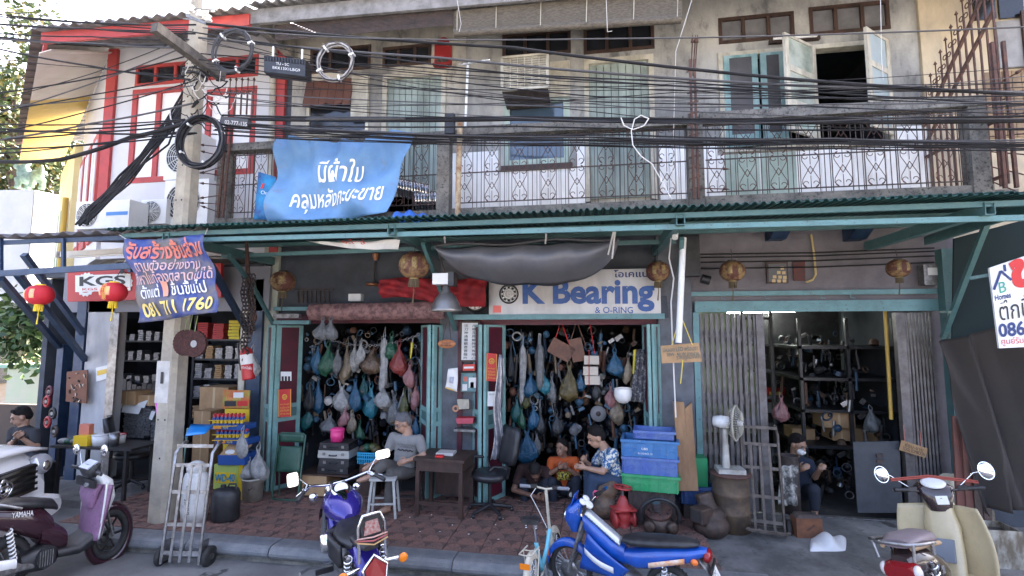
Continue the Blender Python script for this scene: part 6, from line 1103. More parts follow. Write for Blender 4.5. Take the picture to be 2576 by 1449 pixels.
# gate valve, flywheel gear, pump, wok
vr = M('red valve enamel', (.45, .045, .04), .45, 0, (.3, .04, .04), 6); vp = G(1568, 1328, .12); t = T('gate_valve', 'red enamelled gate valve with handwheel in front of the crates', 'valve', vp, .3)
ob('body', MB().lathe([(.09, 0), (.1, .02), (.07, .05), (.085, .1), (.09, .16), (.07, .2), (.11, .21), (.11, .235), (.075, .25), (.05, .33), (.03, .36), (.02, .37)], 16), vr, t); ob('bonnet_bolt', MB().box(-.13, .13, -.1, .1, .212, .23), vr, t)
for s in (-1, 1): ob('flange', MB().lathe([(.06, 0), (.06, .1), (.11, .1), (.11, .125), (0, .125)], 16, (0, 0, .1), (s, 0, 0)), vr, t)
ob('stem', MB().cyl((0, 0, .36), (0, 0, .47), .016, 8), steel, t); ob('handwheel', MB().torus((0, 0, .46), .1, .013, (.1, 0, 1), 24, 6), vr, t); ob('wheel_spoke', MB().bar((-.1, 0, .46), (.1, 0, .46), .02).bar((0, -.1, .46), (0, .1, .46), .02), vr, t)
oi = M('oily iron', (.05, .042, .038), .45, .5, (.09, .06, .045), 12, bump=.2); fp = G(1660, 1345, .11); t = T('gearbox', 'oily gearbox with rusty flange and splined shaft inside a steering ring', 'gearbox', fp, 0)
ob('ring', MB().torus((0, -.05, .22), .21, .022, (0, 1, .25), 32, 8), blackp, t); ob('housing', MB().lathe([(.0, 0), (.14, .01), (.17, .08), (.16, .16), (.12, .2), (0, .2)], 18, (0, .05, .0)), oi, t); ob('flange', MB().lathe([(.0, 0), (.15, 0), (.15, .03), (.1, .04), (.0, .04)], 20, (0, .05, .22), (-.15, -.3, 1)), rust, t); ob('shaft', MB().lathe([(.05, 0), (.05, .1), (0, .1)], 12, (-.02, .03, .26), (-.15, -.3, 1), sm=False), steel, t)
for a in range(8): ob('bolt', MB().cyl((.12 * math.cos(a * .785), .03 + .12 * math.sin(a * .785), .25), (.12 * math.cos(a * .785), .02 + .12 * math.sin(a * .785), .275), .012, 6), iron, t)
for s in (-1, 1): ob('port', MB().lathe([(.06, 0), (.065, .06), (.04, .07), (0, .07)], 12, (s * .11, -.08, .12), (s * .5, -1, .1)), oi, t)
pp_ = G(1790, 1352, .09); t = T('pump_casing', 'rusty bulbous pump casing with a square mouth beside the wok', 'pump casing', pp_, 0); q = MB(); q.ball((0, 0, .13), .2, .17, .14, 18, 10); q.ball((.02, .05, .24), .16, .15, .1, 16, 8); q.bar((-.05, -.02, .27), (-.19, -.14, .27), .17, .17); q.cyl((.0, .05, .25), (-.06, .1, .45), .1, 14)
voxob('casing', q, M('rusty cast iron', (.10, .065, .05), .6, .4, (.05, .04, .035), 9, bump=.3), t, .014, 3); ob('mouth', MB().bar((-.19, -.14, .27), (-.196, -.145, .27), .12, .12), jointm, t); ob('foot_ring', MB().torus((0, -.02, .035), .1, .014, (.1, -.5, 1), 20, 6), steel, t)
wp = G(1790, 1300, .1); t = thing('wok_lid', 'battered steel wok lying upside down on the pump casing', 'wok', at(1785, 1232, wp.y)); c = at(1785, 1238, wp.y + .1); ob('bowl', MB().lathe([(.2, 0), (.19, .02), (.15, .06), (.08, .095), (0, .105)], 24, c, (.25, -.5, 1), caps=False), M('battered steel', (.35, .34, .31), .4, .7, (.2, .19, .17), 8), t); ob('handle', MB().cyl(c + V((-.02, 0, .1)), c + V((-.04, .0, .19)), .014, 8), steel, t)
bag(1757, 1192, 44, 46, 'cyan', wp.y + .15, 'bright blue plastic bag beside the wok'); one('green_box', MB().box(at(1745, 1160, -.2).x, at(1775, 1160, -.2).x, -.3, -.05, .4, at(1760, 1148, -.2).z), M('green plastic box', (.02, .27, .1), .5), 'green plastic box standing behind the blue plastic bag', 'box')
chain([G(1722, 1235, .45) + V((.02 * k, .01 * math.sin(k), -.02 * k)) for k in range(14)], 'rusty orange chain with a padlock by the crates', .014, M('orange rust', (.35, .13, .04), .8))
for k in range(3): chain([at(1540 + 8 * k + 6 * math.sin(i * .5 + k), 1225 + i * 8, -.55 - .03 * k) for i in range(14)], ['left', 'middle', 'right'][k] + ' dark chain strand hanging left of the red valve', .018, iron)
# drums, planks, fan, sacks
def drum(p, r, h, label, mat, ribs=2):
    t = T('steel_drum', label, 'drum', p, 0); prof = [(0, 0), (r, 0)]
    for k in range(1, ribs + 1): z = h * k / (ribs + 1); prof += [(r, z - .012), (r * 1.035, z), (r, z + .012)]
    ob('barrel', MB().lathe(prof + [(r, h - .01), (r * 1.03, h), (r * .96, h), (r * .96, h - .03), (0, h - .03)], 24), mat, t)
drum(G(1785, 1262, .13) + V((0, .35, .28)), .13, .42, 'small charred steel drum by the folding gate', blackp); one('drum_plinth', MB().box(G(1785, 1262).x - .14, G(1785, 1262).x + .14, G(1785, 1262).y + .22, G(1785, 1262).y + .48, .12, .41), iron, 'iron box under the small charred drum', 'box')
db = G(1842, 1330, .11); drum(db, .2, .62, 'big rusty oil drum carrying the old pedestal fan', M('rusty drum', (.16, .11, .07), .7, .3, (.08, .06, .045), 6, bump=.2)); one('round_plate', MB().lathe([(0, 0), (.23, 0), (.23, .02), (0, .02)], 24, db + V((0, 0, .622))), rust, 'rusty round plate lying on the big oil drum', 'plate')
t = thing('pedestal_fan', 'old dirty white pedestal fan with wire cage standing on the drum', 'fan', db + V((0, 0, .64))); b = db + V((0, 0, .645)); ob('base', MB().box(b.x - .15, b.x + .15, b.y - .11, b.y + .11, b.z, b.z + .05), M('grimy white enamel', (.5, .5, .46), .5, 0, (.3, .28, .24), 6), t); ob('column', MB().tube([b + V((-.04, 0, .05)), b + V((-.04, 0, .5))], [.045, .026], 10), MATS['grimy white enamel'], t); hc = b + V((-.04, -.02, .58)); ax = V((.9, -.45, 0)).normalized(); ob('motor', MB().lathe([(0, -.14), (.06, -.13), (.075, -.05), (.07, .04), (0, .05)], 14, hc, ax), whitep, t); cc_ = hc + ax * .12
ob('cage_rim', MB().torus(cc_, .2, .012, ax, 28, 6), creamw, t); ob('hub', MB().lathe([(0, 0), (.04, 0), (.03, .05), (0, .055)], 12, cc_ + ax * .02, ax), whitep, t)
u_ = ax.cross(V((0, 0, 1))).normalized(); w_ = u_.cross(ax); cage = MB()
for k in range(36): a = k * math.pi / 18; d = u_ * math.cos(a) + w_ * math.sin(a); cage.tube([cc_ + ax * .07 + d * .04, cc_ + ax * .06 + d * .13, cc_ + d * .2, cc_ - ax * .08 + d * .13], .003, 3)
o = ob('wire_cage', cage, creamw, t); o['kind'] = 'stuff'
for k in range(3): a = k * 2.094; d = u_ * math.cos(a) + w_ * math.sin(a); e = ax.cross(d); ob('blade', MB().prism([cc_ + d * .03, cc_ + d * .17 + e * .05, cc_ + d * .16 - e * .06 + ax * .03], ax * .006), M('blade grey', (.12, .13, .13), .5), t)
for i, (x, w) in enumerate(((1712, 22), (1735, 14))): S = bil(at(x - w, 1010 + 20 * i, -.45), at(x + w * .4, 1012, -.45), at(x + w + 8, 1235, -.5), at(x - w * .2, 1235, -.5)); one('wood_slab', MB().prism([S(0, 0), S(1, 0), S(.95, .6), S(1, 1), S(.1, 1), S(0.15, .5)], (0, .04, 0)), wood, ['wide', 'narrow'][i] + ' weathered wood slab leaning at the pillar behind the crates', 'plank')
# hand trucks
def hand_truck(p, rz, label, mat, H=1.25, W=.22, wheels=.11, tilt=-.22, plate=True):
    t = T('hand_truck', label, 'hand truck', p, rz); t.rotation_euler = (tilt, 0, rz)
    for s in (-1, 1): ob('side_rail', MB().tube([(s * W, 0, .04), (s * W, 0, H * .72), (s * W, .0, H * .92), (s * W * .98, .10, H), (s * W * .96, .14, H + .01)], .017, 8), mat, t)
    for z in (.12, .34, .6, .82, .98): ob('cross_bar', MB().bar((-W, .002, z * H), (W, .002, z * H), .012, .035), mat, t)
    for x in (-.1, .0, .1): ob('slat', MB().bar((x, -.01, .06), (x, -.01, .82 * H), .028, .006), mat, t)
    for s in (-1, 1):
        ob('wheel', MB().lathe([(.02, -.025), (wheels * .7, -.025), (wheels, -.02), (wheels, .02), (wheels * .7, .025), (.02, .025)], 20, (s * (W + .05), .08, wheels * .95), (1, 0, 0)), rubber, t); ob('wheel_guard', MB().box(s * (W + .0) - .004, s * (W + .0) + .004, -.02, .12, .05, .26), mat, t); ob('hub', MB().cyl((s * (W + .02), .08, wheels * .95), (s * (W + .085), .08, wheels * .95), .03, 10), mat, t)
    ob('axle', MB().cyl((-W - .06, .08, wheels * .95), (W + .06, .08, wheels * .95), .012, 6), mat, t)
    if plate:
        for y in (-.02, -.12, -.22, -.3): ob('toe_bar', MB().bar((-W - .02, y, .02 + y * math.tan(tilt)), (W + .02, y, .02 + y * math.tan(tilt)), .03, .008), mat, t)
        for x in (-W, -.08, .08, W): ob('toe_bar', MB().bar((x, 0, .028), (x, -.31, .028 - .31 * math.tan(tilt)), .03, .006), mat, t)
    return t
hand_truck(G(440, 1436, 0) + V((0, .05, .0)), .12, 'bare steel hand truck standing on the road by the kerb', steel, 1.22, .2, .1, -.12, False); hand_truck(G(1930, 1352, .08) + V((0, .05, 0)), -.2, 'rusty hand truck with a barred foot plate by the folding gate', M('worn brown steel', (.14, .115, .095), .5, .5, (.07, .055, .045), 12), 1.22, .2, .1, -.22)
# pole side: brooms, dustpan, sack, jerrycan, bucket
for i, (a, b) in enumerate((((447, 1040), (440, 1245)), ((455, 1030), (462, 1270)))): t = thing('broom', ['left', 'right'][i] + ' straw broom standing upside down against the pole', 'broom', G(*b)); q = G(*b); e = at(a[0], a[1] + 60, q.y + .25); ob('handle', MB().cyl(q, e, .011, 8), ply, t); ob('straw', MB().lathe([(.02, 0), (.03, .1), (.05, .3), (.045, .36)], 12, e, e - q, caps=True), M('straw', (.22, .10, .06), .9, 0, (.1, .05, .03), 60, bump=.5), t)
t = thing('dustpan', 'bright blue plastic dustpan held up by its stick at the pole', 'dustpan', at(500, 1090, -1.6)); d0 = M('dustpan blue', (.01, .22, .62), .35); S = bil(at(480, 1066, -1.35), at(537, 1068, -1.45), at(515, 1090, -1.75), at(466, 1096, -1.7)); ob('pan', MB().sheet(S, 3, 3, .008), d0, t); ob('back_wall', MB().prism([S(0, 0), S(0, 1), S(0, 1) + V((0, 0, -.1)), S(0, 0) + V((0, 0, -.03))], (.006, 0, 0)), d0, t); ob('stick', MB().cyl(at(472, 1078, -1.5), G(450, 1265), .01, 6), M('green stick', (.2, .35, .32), .5), t)
sk = G(487, 1312); t = T('printed_sack', 'white woven sack of rubbish with grey handwriting by the pole', 'sack', sk); q = [(0, 0), (.15, 0), (.165, .15), (.16, .35), (.15, .5), (.13, .56), (.1, .58)]; ob('sack', MB().lathe(q, 18, sq=(1, .7)), M('white sack', (.62, .61, .58), .6, 0, (.4, .39, .36), 9, .5, .7, .3, 18), t); ob('sheet_fold', MB().ball((0, 0, .62), .12, .09, .09), M('white sack', (1, 1, 1)), t); txt('ขยะรีไซเคิล', bil(V((-.06, -.125, .12)), V((-.06, -.125, .45)), V((.06, -.125, .45)), V((.06, -.125, .12))), (0, .2, 1, .8), cabg, t, lift=-.004)
jc = G(566, 1308); t = T('jerrycan', 'squat black plastic jerrycan beside the white sack', 'jerrycan', jc, .15); jp = MB(); q = [(.0, 0), (.15, 0), (.165, .03), (.165, .30), (.14, .36), (.06, .38), (0, .38)]; jp.lathe(q, 24, sq=(1, .8)); ob('body', jp, blackp, t); ob('cap', MB().cyl((-.04, 0, .375), (-.04, 0, .41), .03, 10), blackp, t); ob('handle', MB().tube([(.02, 0, .38), (.03, 0, .42), (.11, 0, .42), (.12, 0, .36)], .012, 6), blackp, t)
bu = G(635, 1258); t = T('paint_bucket', 'dirty white paint bucket beside the left doorway', 'bucket', bu); ob('pail', MB().lathe([(0, 0), (.12, 0), (.14, .28), (.146, .28), (.146, .3), (.135, .3), (.115, .02), (0, .02)], 20), M('dirty white pail', (.5, .48, .42), .6, 0, (.28, .25, .2), 6), t); ob('bail', MB().tube([(.14, 0, .27), (.05, -.145, .17), (-.14, 0, .27)], .005, 5), iron, t)
for i, (x, y, w, h) in enumerate(((650, 1130, 40, 70), (625, 1160, 36, 40))): bag(x, y, w, h, 'white', bu.y, ['upper', 'lower'][i] + ' crumpled white bag above the paint bucket'); 
bag(1085 - 450, 880, 30, 60, 'white', -.9, 'white and yellow carrier bag hanging on the navy post'); bag(610, 1085, 28, 60, 'white', -1.0, 'clear carrier bag hanging on the spray can display')
one('pink_tassel', MB().tube([at(403, 955, -1.2), at(402, 1010, -1.2), at(400, 1065, -1.2)], [.008, .05, .02], 8), M('pink nylon', (.6, .1, .5), .6), 'pink raffia tassel hanging left of the pole', 'tassel')
# table with small goods, left shop
tp_ = [at(145, 1117, -.9), at(372, 1118, -.75)]; t = thing('work_table', 'dark work table carrying small goods left of the pole', 'table', az(260, 1240, .12)); zt_ = tp_[0].z; ob('tabletop', MB().box(tp_[0].x, tp_[1].x, -1.0, -.5, zt_ - .03, zt_), blackp, t)
for x in (tp_[0].x + .1, tp_[1].x - .12):
    for y in (-.95, -.55): ob('leg', MB().box(x - .02, x + .02, y - .02, y + .02, .1, zt_ - .031), blackp, t)
def tin(x, r, h, mat, label, y=-.85, cat='tin', band=None): c = V((at(x, 1112, y).x, y, zt_)); t = thing('container', label, cat, c); ob('body', MB().lathe([(0, 0), (r * .9, 0), (r, h), (0, h)], 16, c), mat, t); ob('rim', MB().torus(c + V((0, 0, h)), r, .006, n=16, k=4), band or mat, t)
tin(255, .11, .14, whitep, 'white ice-cream tub on the work table', cat='tub'); tin(287, .06, .17, steel, 'steel tumbler on the work table', cat='tumbler'); tin(300, .075, .12, whitep, 'white tub with red rim on the work table', y=-.7, cat='tub', band=inkr)
one('yellow_basket', MB().box(at(203, 1100, -.85).x, at(238, 1100, -.85).x, -.95, -.75, zt_, zt_ + .13), M('yellow basket plastic', (.75, .48, .02), .5), 'small yellow basket on the work table', 'basket'); one('red_carton', MB().box(at(207, 1090, -.8).x, at(232, 1090, -.8).x, -.85, -.78, zt_ + .131, zt_ + .27), M('salmon carton', (.6, .2, .13), .6), 'salmon red carton standing in the yellow basket', 'carton')
for i, (x, c) in enumerate(((160, 'white'), (175, 'green'), (190, 'grey'))): one('small_parcel', MB().ball(V((at(x, 1108, -.85).x, -.85, zt_ + .035)), .07, .06, .04, 10, 6), bagm(BAGC[c]), f'{c} wrapped parcel at the left end of the work table', 'parcel')
# right side
bd = M('reddish board', (.16, .06, .045), .8, 0, (.1, .055, .04), 5, streak=.6)
for i in range(4): S = bil(at(2396 + i * 22, 1046 + 4 * i, -.5 - .05 * i), at(2416 + i * 22, 1048 + 6 * i, -.5 - .05 * i), at(2432 + i * 22, 1330, -.8), at(2412 + i * 22, 1330, -.8)); one('timber_board', MB().prism([S(0, 0), S(1, 0), S(1, 1), S(0, 1)], (0, .03, 0)), bd if i < 2 else dkwood, ['first', 'second', 'third', 'fourth'][i] + ' of four old boards leaning at the right, from left', 'board')
tq = bil(at(2395, 860, -.6), at(2700, 780, -1.4), at(2700, 1300, -1.6), at(2490, 1300, -1.0)); one('brown_tarpaulin', MB().sheet(lambda u, v: tq(u, v) + V((0, .16 * abs(math.sin(u * 8 + v * 1.5)) + .08 * abs(math.sin(v * 4 + u * 5)) + .02 * math.sin(u * 31 + v * 12), 0)), 60, 40, .005), M('brown tarpaulin cloth', (.075, .062, .053), .8, 0, (.065, .055, .05), 3, bump=.15, bk=10), 'big brown tarpaulin hanging over goods at the right edge', 'tarpaulin')
one('dark_screen', MB().prism([at(2400, 600, -.35), at(2700, 520, -.9), at(2700, 850, -.9), at(2395, 900, -.35)], (0, .02, 0)), M('green black netting', (.02, .035, .036), .9), 'dark green screen behind the sale board', 'screen')
def tinbox(px, Y, D, label):
    a = at(px[0], px[3], Y); b = at(px[2], px[1], Y); t = thing('oil_tin', label, 'tin', (a.x, Y, a.z)); m = M('oil-stained tin', (.42, .4, .34), .6, .2, (.16, .13, .09), 7, .42, .6, streak=.5)
    for x0, x1, y0, y1 in ((a.x, b.x, Y, Y + .008), (a.x, b.x, Y + D - .008, Y + D), (a.x, a.x + .008, Y + .009, Y + D - .009), (b.x - .008, b.x, Y + .009, Y + D - .009)): ob('wall', MB().box(x0, x1, y0, y1, a.z, b.z), m, t)
    ob('fill', MB().box(a.x + .009, b.x - .009, Y + .009, Y + D - .009, a.z + .01, b.z - .06), jointm, t)
g1 = G(2475, 1362, .05); tinbox((2442, 1285, 2502, 1362), g1.y, .24, 'square oil tin standing below the leaning boards'); g2 = G(2530, 1449, .03); tinbox((2492, 1338, 2572, 1449), g2.y, .28, 'open rusty square tin at the right edge of the road'); tinbox((2370, 1240, 2470, 1300), g1.y + .1, .24, 'dirty tin under the straw sack')
sc0 = at(2405, 1215, g1.y); t = thing('woven_sack', 'empty cream woven sack draped over tins behind the cream scooter', 'sack', sc0); S = bil(at(2345, 1205, g1.y), at(2468, 1178, g1.y), at(2466, 1215, g1.y - .1), at(2335, 1245, g1.y - .1)); ob('sack', MB().sheet(lambda u, v: S(u, v) + V((0, .04 * math.sin(u * 11) + .05 * math.sin(v * 4), .05 * math.sin(math.pi * u) * v + .01 * math.sin(u * 23 + v * 9))), 24, 10, .03), M('cream woven sack', (.55, .5, .38), .8, 0, (.4, .36, .27), 9, bump=.3), t)
one('litter_bag', MB().sheet(lambda u, v: V((0, 0, .0)) + G(2036 + 95 * u, 1392 - 36 * v, .085) + V((0, 0, .1 * (math.sin(math.pi * u) * math.sin(math.pi * v)) ** .5 * (1 + .35 * math.sin(u * 11 + v * 5)) + .006)), 22, 14, .004), M('litter white', (.7, .7, .7), .4), 'white plastic bag lying on the concrete in front of the third shop', 'plastic bag')
fc = G(2030, 1350, .1); t = T('fuel_can', 'rusty orange fuel can standing by the hand truck', 'fuel can', fc, .1); ob('body', MB().box(-.14, .14, -.07, .07, 0, .22), M('rusty orange can', (.24, .10, .05), .6, .3, (.12, .06, .04), 8), t); ob('shoulder', MB().prism([(-.14, -.07, .221), (.14, -.07, .221), (.1, -.05, .25), (-.1, -.05, .25)], (0, .12, 0)), iron, t); ob('emboss', MB().bar((-.03, -.072, .09), (.05, -.072, .15), .02, .004, up=(0, 1, 0)), rust, t); ob('cap', MB().cyl((.09, 0, .24), (.09, 0, .27), .025, 8), iron, t)
dq = bil(at(1965, 1172, -.1), at(2006, 1170, -.1), at(2008, 1272, -.2), at(1958, 1270, -.2)); one('dirty_rag_sheet', MB().sheet(lambda u, v: dq(u, v) + V((0, .025 * math.sin(u * 13 + v * 5), 0)), 14, 14, .004), M('grimy cloth', (.48, .46, .41), .85, 0, (.07, .065, .06), 11, .42, .58), 'grimy white cloth draped over a drum beside the masked man', 'cloth'); drum(V((at(1985, 1150, .05).x, .06, .14)), .11, at(1985, 1145, .05).z - .14, 'sooty drum behind the grimy cloth', iron)
for i in range(26): p = G(rnd(560, 2150), rnd(1290, 1440), .165 if False else 0); p = G(rnd(900, 1300), rnd(1290, 1360), .163) if i % 2 else G(rnd(1750, 2200), rnd(1400, 1445), .02); one('paper_scrap', MB().bar(p, p + V((rnd(-.02, .02), rnd(-.02, .02), .001)), rnd(.008, .016), .003), white, 'scrap of white paper on the ' + ('paving' if i % 2 else 'concrete apron'), 'litter', 'paper scraps on the ground')
# ---------------------------------------------------------------- vehicles
random.seed(31)
FH = V((-math.sin(YAW), math.cos(YAW), 0))
def gc(X, d): p = CAM + RT * X + FH * d; p.z = 0; return p
def loft(mb, secs, n=18, e=2.6, ax='x', m=0):           # superellipse sections (s, a, b, wa, wb) stacked along an axis
    vs = []
    for s, a, b, wa, wb in secs:
        for j in range(n):
            t = 2 * math.pi * j / n; c, q = math.cos(t), math.sin(t)
            u = a + wa * math.copysign(abs(c) ** (2 / e), c); v = b + wb * math.copysign(abs(q) ** (2 / e), q)
            vs.append((s, u, v) if ax == 'x' else (u, v, s) if ax == 'z' else (u, s, v))
    k = len(secs); fs = [(i * n + j, i * n + (j + 1) % n, (i + 1) * n + (j + 1) % n, (i + 1) * n + j) for i in range(k - 1) for j in range(n)]
    mb.add(vs, fs, m, True); mb.add(vs[:n], [tuple(range(n - 1, -1, -1))], m); mb.add(vs[-n:], [tuple(range(n))], m); return mb
def bike(name, label, cat, pR, pF, L, s, lean=0):
    d = pF - pR; t = thing(name, label, cat, pR, math.atan2(d.y, d.x), world=False); t.scale = (d.length / L, s, s); t.rotation_euler[0] = lean; return t
def wheel(t, x, R, w=.045, spokes=24, y=0, disc=False, rim=None, wide=1.0):
    c = V((x, y, R)); n = 36; tm = MB(); tm.torus(c, R - w, w, (0, 1, 0), n, 10)
    o = ob('wheel', tm, rubber, t); rm = rim or chrome
    tr = MB()
    for k in range(36): a = k * math.pi / 18; tr.bar(c + V(((R - .004) * math.cos(a), -w * .55, (R - .004) * math.sin(a))), c + V(((R - .004) * math.cos(a + .1), w * .55, (R - .004) * math.sin(a + .1))), .012, .012, up=(math.cos(a), 0, math.sin(a)))
    q = ob('tread', tr, rubber, o); q['kind'] = 'stuff'
    ob('rim', MB().torus(c, R - 2 * w + .008, .014, (0, 1, 0), n, 6), rm, o); ob('hub', MB().cyl(c - V((0, .05, 0)), c + V((0, .05, 0)), .035, 12), greyst, o)
    sp = MB()
    for k in range(spokes):
        a = 2 * math.pi * k / spokes; b = a + (.35 if k % 2 else -.35) * (spokes > 8); f = .03 * (1 if k % 2 else -1)
        sp.tube([c + V((.03 * math.cos(b), f, .03 * math.sin(b))), c + V(((R - 2 * w) * math.cos(a), 0, (R - 2 * w) * math.sin(a)))], .003 if spokes > 8 else .014, 4)
    q = ob('spokes', sp, rm, o)
    if spokes > 8: q['kind'] = 'stuff'
    if disc: ob('brake_disc', MB().lathe([(.05, 0), (.11, 0), (.11, .005), (.05, .005)], 24, c + V((0, .06, 0)), (0, 1, 0)), steel, o)
    return o
def grips(t, x, z, half, mat=blackp, drop=.0, back=.08, gm=None, r=.013):
    bar = MB().tube([(x - back, -half, z + drop), (x - back * .3, -half * .5, z + .01), (x, 0, z - .02), (x - back * .3, half * .5, z + .01), (x - back, half, z + drop)], r, 8); ob('handlebar', bar, gm or chrome, t)
    for s in (-1, 1):
        ob('grip', MB().cyl((x - back * .85, s * (half - .12), z + drop * .8), (x - back, s * half, z + drop), .018, 10), mat, t); ob('lever', MB().tube([(x - back * .5 + .04, s * (half - .14), z + drop), (x - back + .055, s * half, z + drop - .01)], .006, 5), greyst, t); ob('switch_block', MB().bar((x - back * .6, s * (half - .18), z + drop), (x - back * .8, s * (half - .11), z + drop), .04, .035), blackp, t)
def mirror(t, p, q, w, h, shell=None, ax=(-1, 0, .1), square=False):
    o = ob('mirror', MB().tube([p, lerp(V(p), V(q), .6) + V((.02, 0, .03)), q], .006, 6), chrome, t); a = V(ax).normalized()
    if square: b = MB(); loft(b, [(-.012, 0, 0, w * .8, h * .8), (0, 0, 0, w, h), (.012, 0, 0, w, h)], 20, 5)
    else: b = MB().lathe([(.0, -.02), (w * .8, -.012), (w, .004), (w, .01)], 20, sq=(1, h / w)); 
    M4 = Matrix.Translation(q) @ (V((1, 0, 0)) if square else V((0, 0, 1))).rotation_difference(a).to_matrix().to_4x4(); s2 = MB().merge(b, M4); ob('shell', s2, shell or chrome, o)
    g = MB(); 
    if square: loft(g, [(.0125, 0, 0, w * .9, h * .86), (.014, 0, 0, w * .9, h * .86)], 20, 5)
    else: g.lathe([(0, .0105), (w * .9, .0105), (w * .9, .012), (0, .012)], 20, sq=(1, h / w))
    ob('glass', MB().merge(g, M4), M('mirror glass', (.8, .82, .85), .04, 1), o)
def plate(t, S, lines, mat=None):
    o = ob('number_plate', MB().prism([S(0, 0), S(1, 0), S(1, 1), S(0, 1)], (V(S(0, 0)) - V(S(0, 1))).cross(V(S(1, 0)) - V(S(0, 0))).normalized() * .004), mat or white, t)
    for s, b in lines: txt(s, S, b, inkk, o, off=.02)
def spring(t, p, q, r, n=8, mat=None):
    p = V(p); q = V(q); d = (q - p); a = d.orthogonal().normalized(); b = d.normalized().cross(a); ob('shock_absorber', MB().tube([p + d * (i / (n * 8)) + (a * math.cos(i * .785) + b * math.sin(i * .785)) * r for i in range(n * 8 + 1)], r * .28, 5), mat or white, t); ob('damper', MB().cyl(p, q, r * .5, 8), greyst, t)
def body(t, name, secs, mat, e=2.6, ax='x', n=18): return ob(name, loft(MB(), secs, n, e, ax), mat, t)
plum = M('plum black paint', (.03, .008, .014), .2, 0, coat=.6); pinkp = M('faded pink plastic', (.30, .16, .27), .5, 0, (.22, .12, .2), 8, sp=((.1, .07, .09), 30, .58, .7))
# scooter, left
t = bike('motor_scooter', 'plum and pink motor scooter with white front panels parked at left', 'scooter', gc(-4.66, 4.72), gc(-4.28, 5.42), 1.25, .98); L = 1.25
wheel(t, 0, .27, .055, 6, rim=greyst); wheel(t, L, .27, .045, 6, disc=True, rim=blackp)
body(t, 'tail_body', [(-.32, 0, .78, .05, .05), (-.2, 0, .74, .11, .1), (.05, 0, .68, .14, .13), (.3, 0, .6, .15, .17), (.45, 0, .5, .13, .14)], plum); body(t, 'seat', [(-.22, 0, .84, .09, .03), (0, 0, .83, .14, .045), (.25, 0, .79, .13, .05), (.46, 0, .74, .09, .05), (.52, 0, .7, .05, .03)], blackp)
body(t, 'pink_side_cover', [(.3, 0, .5, .16, .1), (.5, 0, .42, .16, .14), (.62, 0, .38, .14, .1)], plum); body(t, 'floor_board', [(.5, 0, .28, .17, .05), (.75, 0, .26, .19, .05), (.95, 0, .32, .17, .08)], blackp, 4)
ob('leg_shield', MB().sheet(lambda u, v: V((.93 + .1 * v - .1 * (2 * u - 1) ** 2 * -1 * .6, lerp(-.27, .27, u) * (1 - .25 * (1 - v) ** 2), .3 + .55 * v)), 14, 12, .05), pinkp, t); body(t, 'glove_box', [(.62, .94, 0, .05, .1), (.75, .93, 0, .07, .16), (.86, .97, 0, .06, .2)], pinkp, 3, 'z')
for s in (-1, 1): ob('white_wing', MB().sheet(lambda u, v: V((.97 + .09 * u + .03 * v, s * (.27 - .07 * u - .05 * (1 - v) ** 2), .32 + .55 * v)), 5, 10, .02), whitep, t)
body(t, 'front_cowl', [(.5, 1.12, 0, .05, .08), (.7, 1.13, 0, .1, .17), (.88, 1.06, 0, .11, .2), (.95, 1.0, 0, .06, .15)], white, 3, 'z'); body(t, 'handle_cowl', [(.93, .93, 0, .07, .1), (1.0, .92, 0, .1, .14), (1.06, .95, 0, .07, .12)], blackp, 3, 'z'); ob('dashboard', MB().prism([(.83, -.1, 1.02), (.83, .1, 1.02), (.97, .1, 1.08), (.97, -.1, 1.08)], (-.01, 0, .012)), M('dash grey', (.35, .37, .42), .3), t); ob('dash_panel', MB().box(.86, .9, -.2, .2, .84, .92), blackp, t); ob('key_cap', MB().cyl((.86, -.06, .86), (.85, -.06, .87), .04, 14), greyst, t)
grips(t, .95, 1.0, .33, gm=blackp); mirror(t, (.93, .22, 1.02), (.9, .3, 1.18), .055, .075); mirror(t, (.93, -.22, 1.02), (.9, -.32, 1.24), .055, .075)
ob('front_mudguard', MB().torus((L, 0, .27), .29, .05, (0, 1, 0), 28, 6), plum, t).scale = (1, 1, 1); ob('fork', MB().tube([(1.06, .09, .75), (L, .09, .27)], .018, 8).tube([(1.06, -.09, .75), (L, -.09, .27)], .018, 8), greyst, t)
spring(t, (.02, -.14, .32), (-.06, -.14, .62), .032); ob('muffler', loft(MB(), [(-.42, -.19, .33, .05, .06), (-.36, -.19, .33, .06, .07), (-.05, -.19, .3, .055, .065), (.1, -.17, .26, .03, .03), (.35, -.14, .22, .02, .02)], 16), greyst, t); ob('heat_shield', loft(MB(), [(-.3, -.225, .36, .03, .05), (0, -.22, .33, .03, .045)], 12), whitep, t); ob('muffler_tip', MB().cyl((-.43, -.19, .34), (-.46, -.19, .345), .025, 10), blackp, t)
body(t, 'engine', [(.1, -.05, .26, .1, .09), (.35, -.08, .28, .13, .12), (.5, -.05, .28, .1, .1)], blackp, 3); ob('fan_cover', MB().cyl((.33, -.2, .3), (.33, -.23, .3), .1, 16), blackp, t)
for k in range(6): ob('cooling_fin', MB().bar((.26 + k * .028, -.235, .23), (.26 + k * .028, -.235, .37), .008, .012), greyst, t)
ob('grab_rail', MB().tube([(.05, -.16, .8), (-.2, -.15, .88), (-.34, 0, .9), (-.2, .15, .88), (.05, .16, .8)], .014, 8), steel, t); ob('rear_mudguard', MB().sheet(lambda u, v: V((-.36 - .14 * (1 - v), lerp(-.08, .08, u), .38 + .34 * v)), 4, 6, .01), greyst, t); Sp = bil(V((-.46, .1, .66)), V((-.46, -.1, .66)), V((-.54, -.1, .52)), V((-.54, .1, .52))); plate(t, Sp, [('1กข', (.2, .55, .8, .9)), ('4401', (.15, .08, .85, .45))])
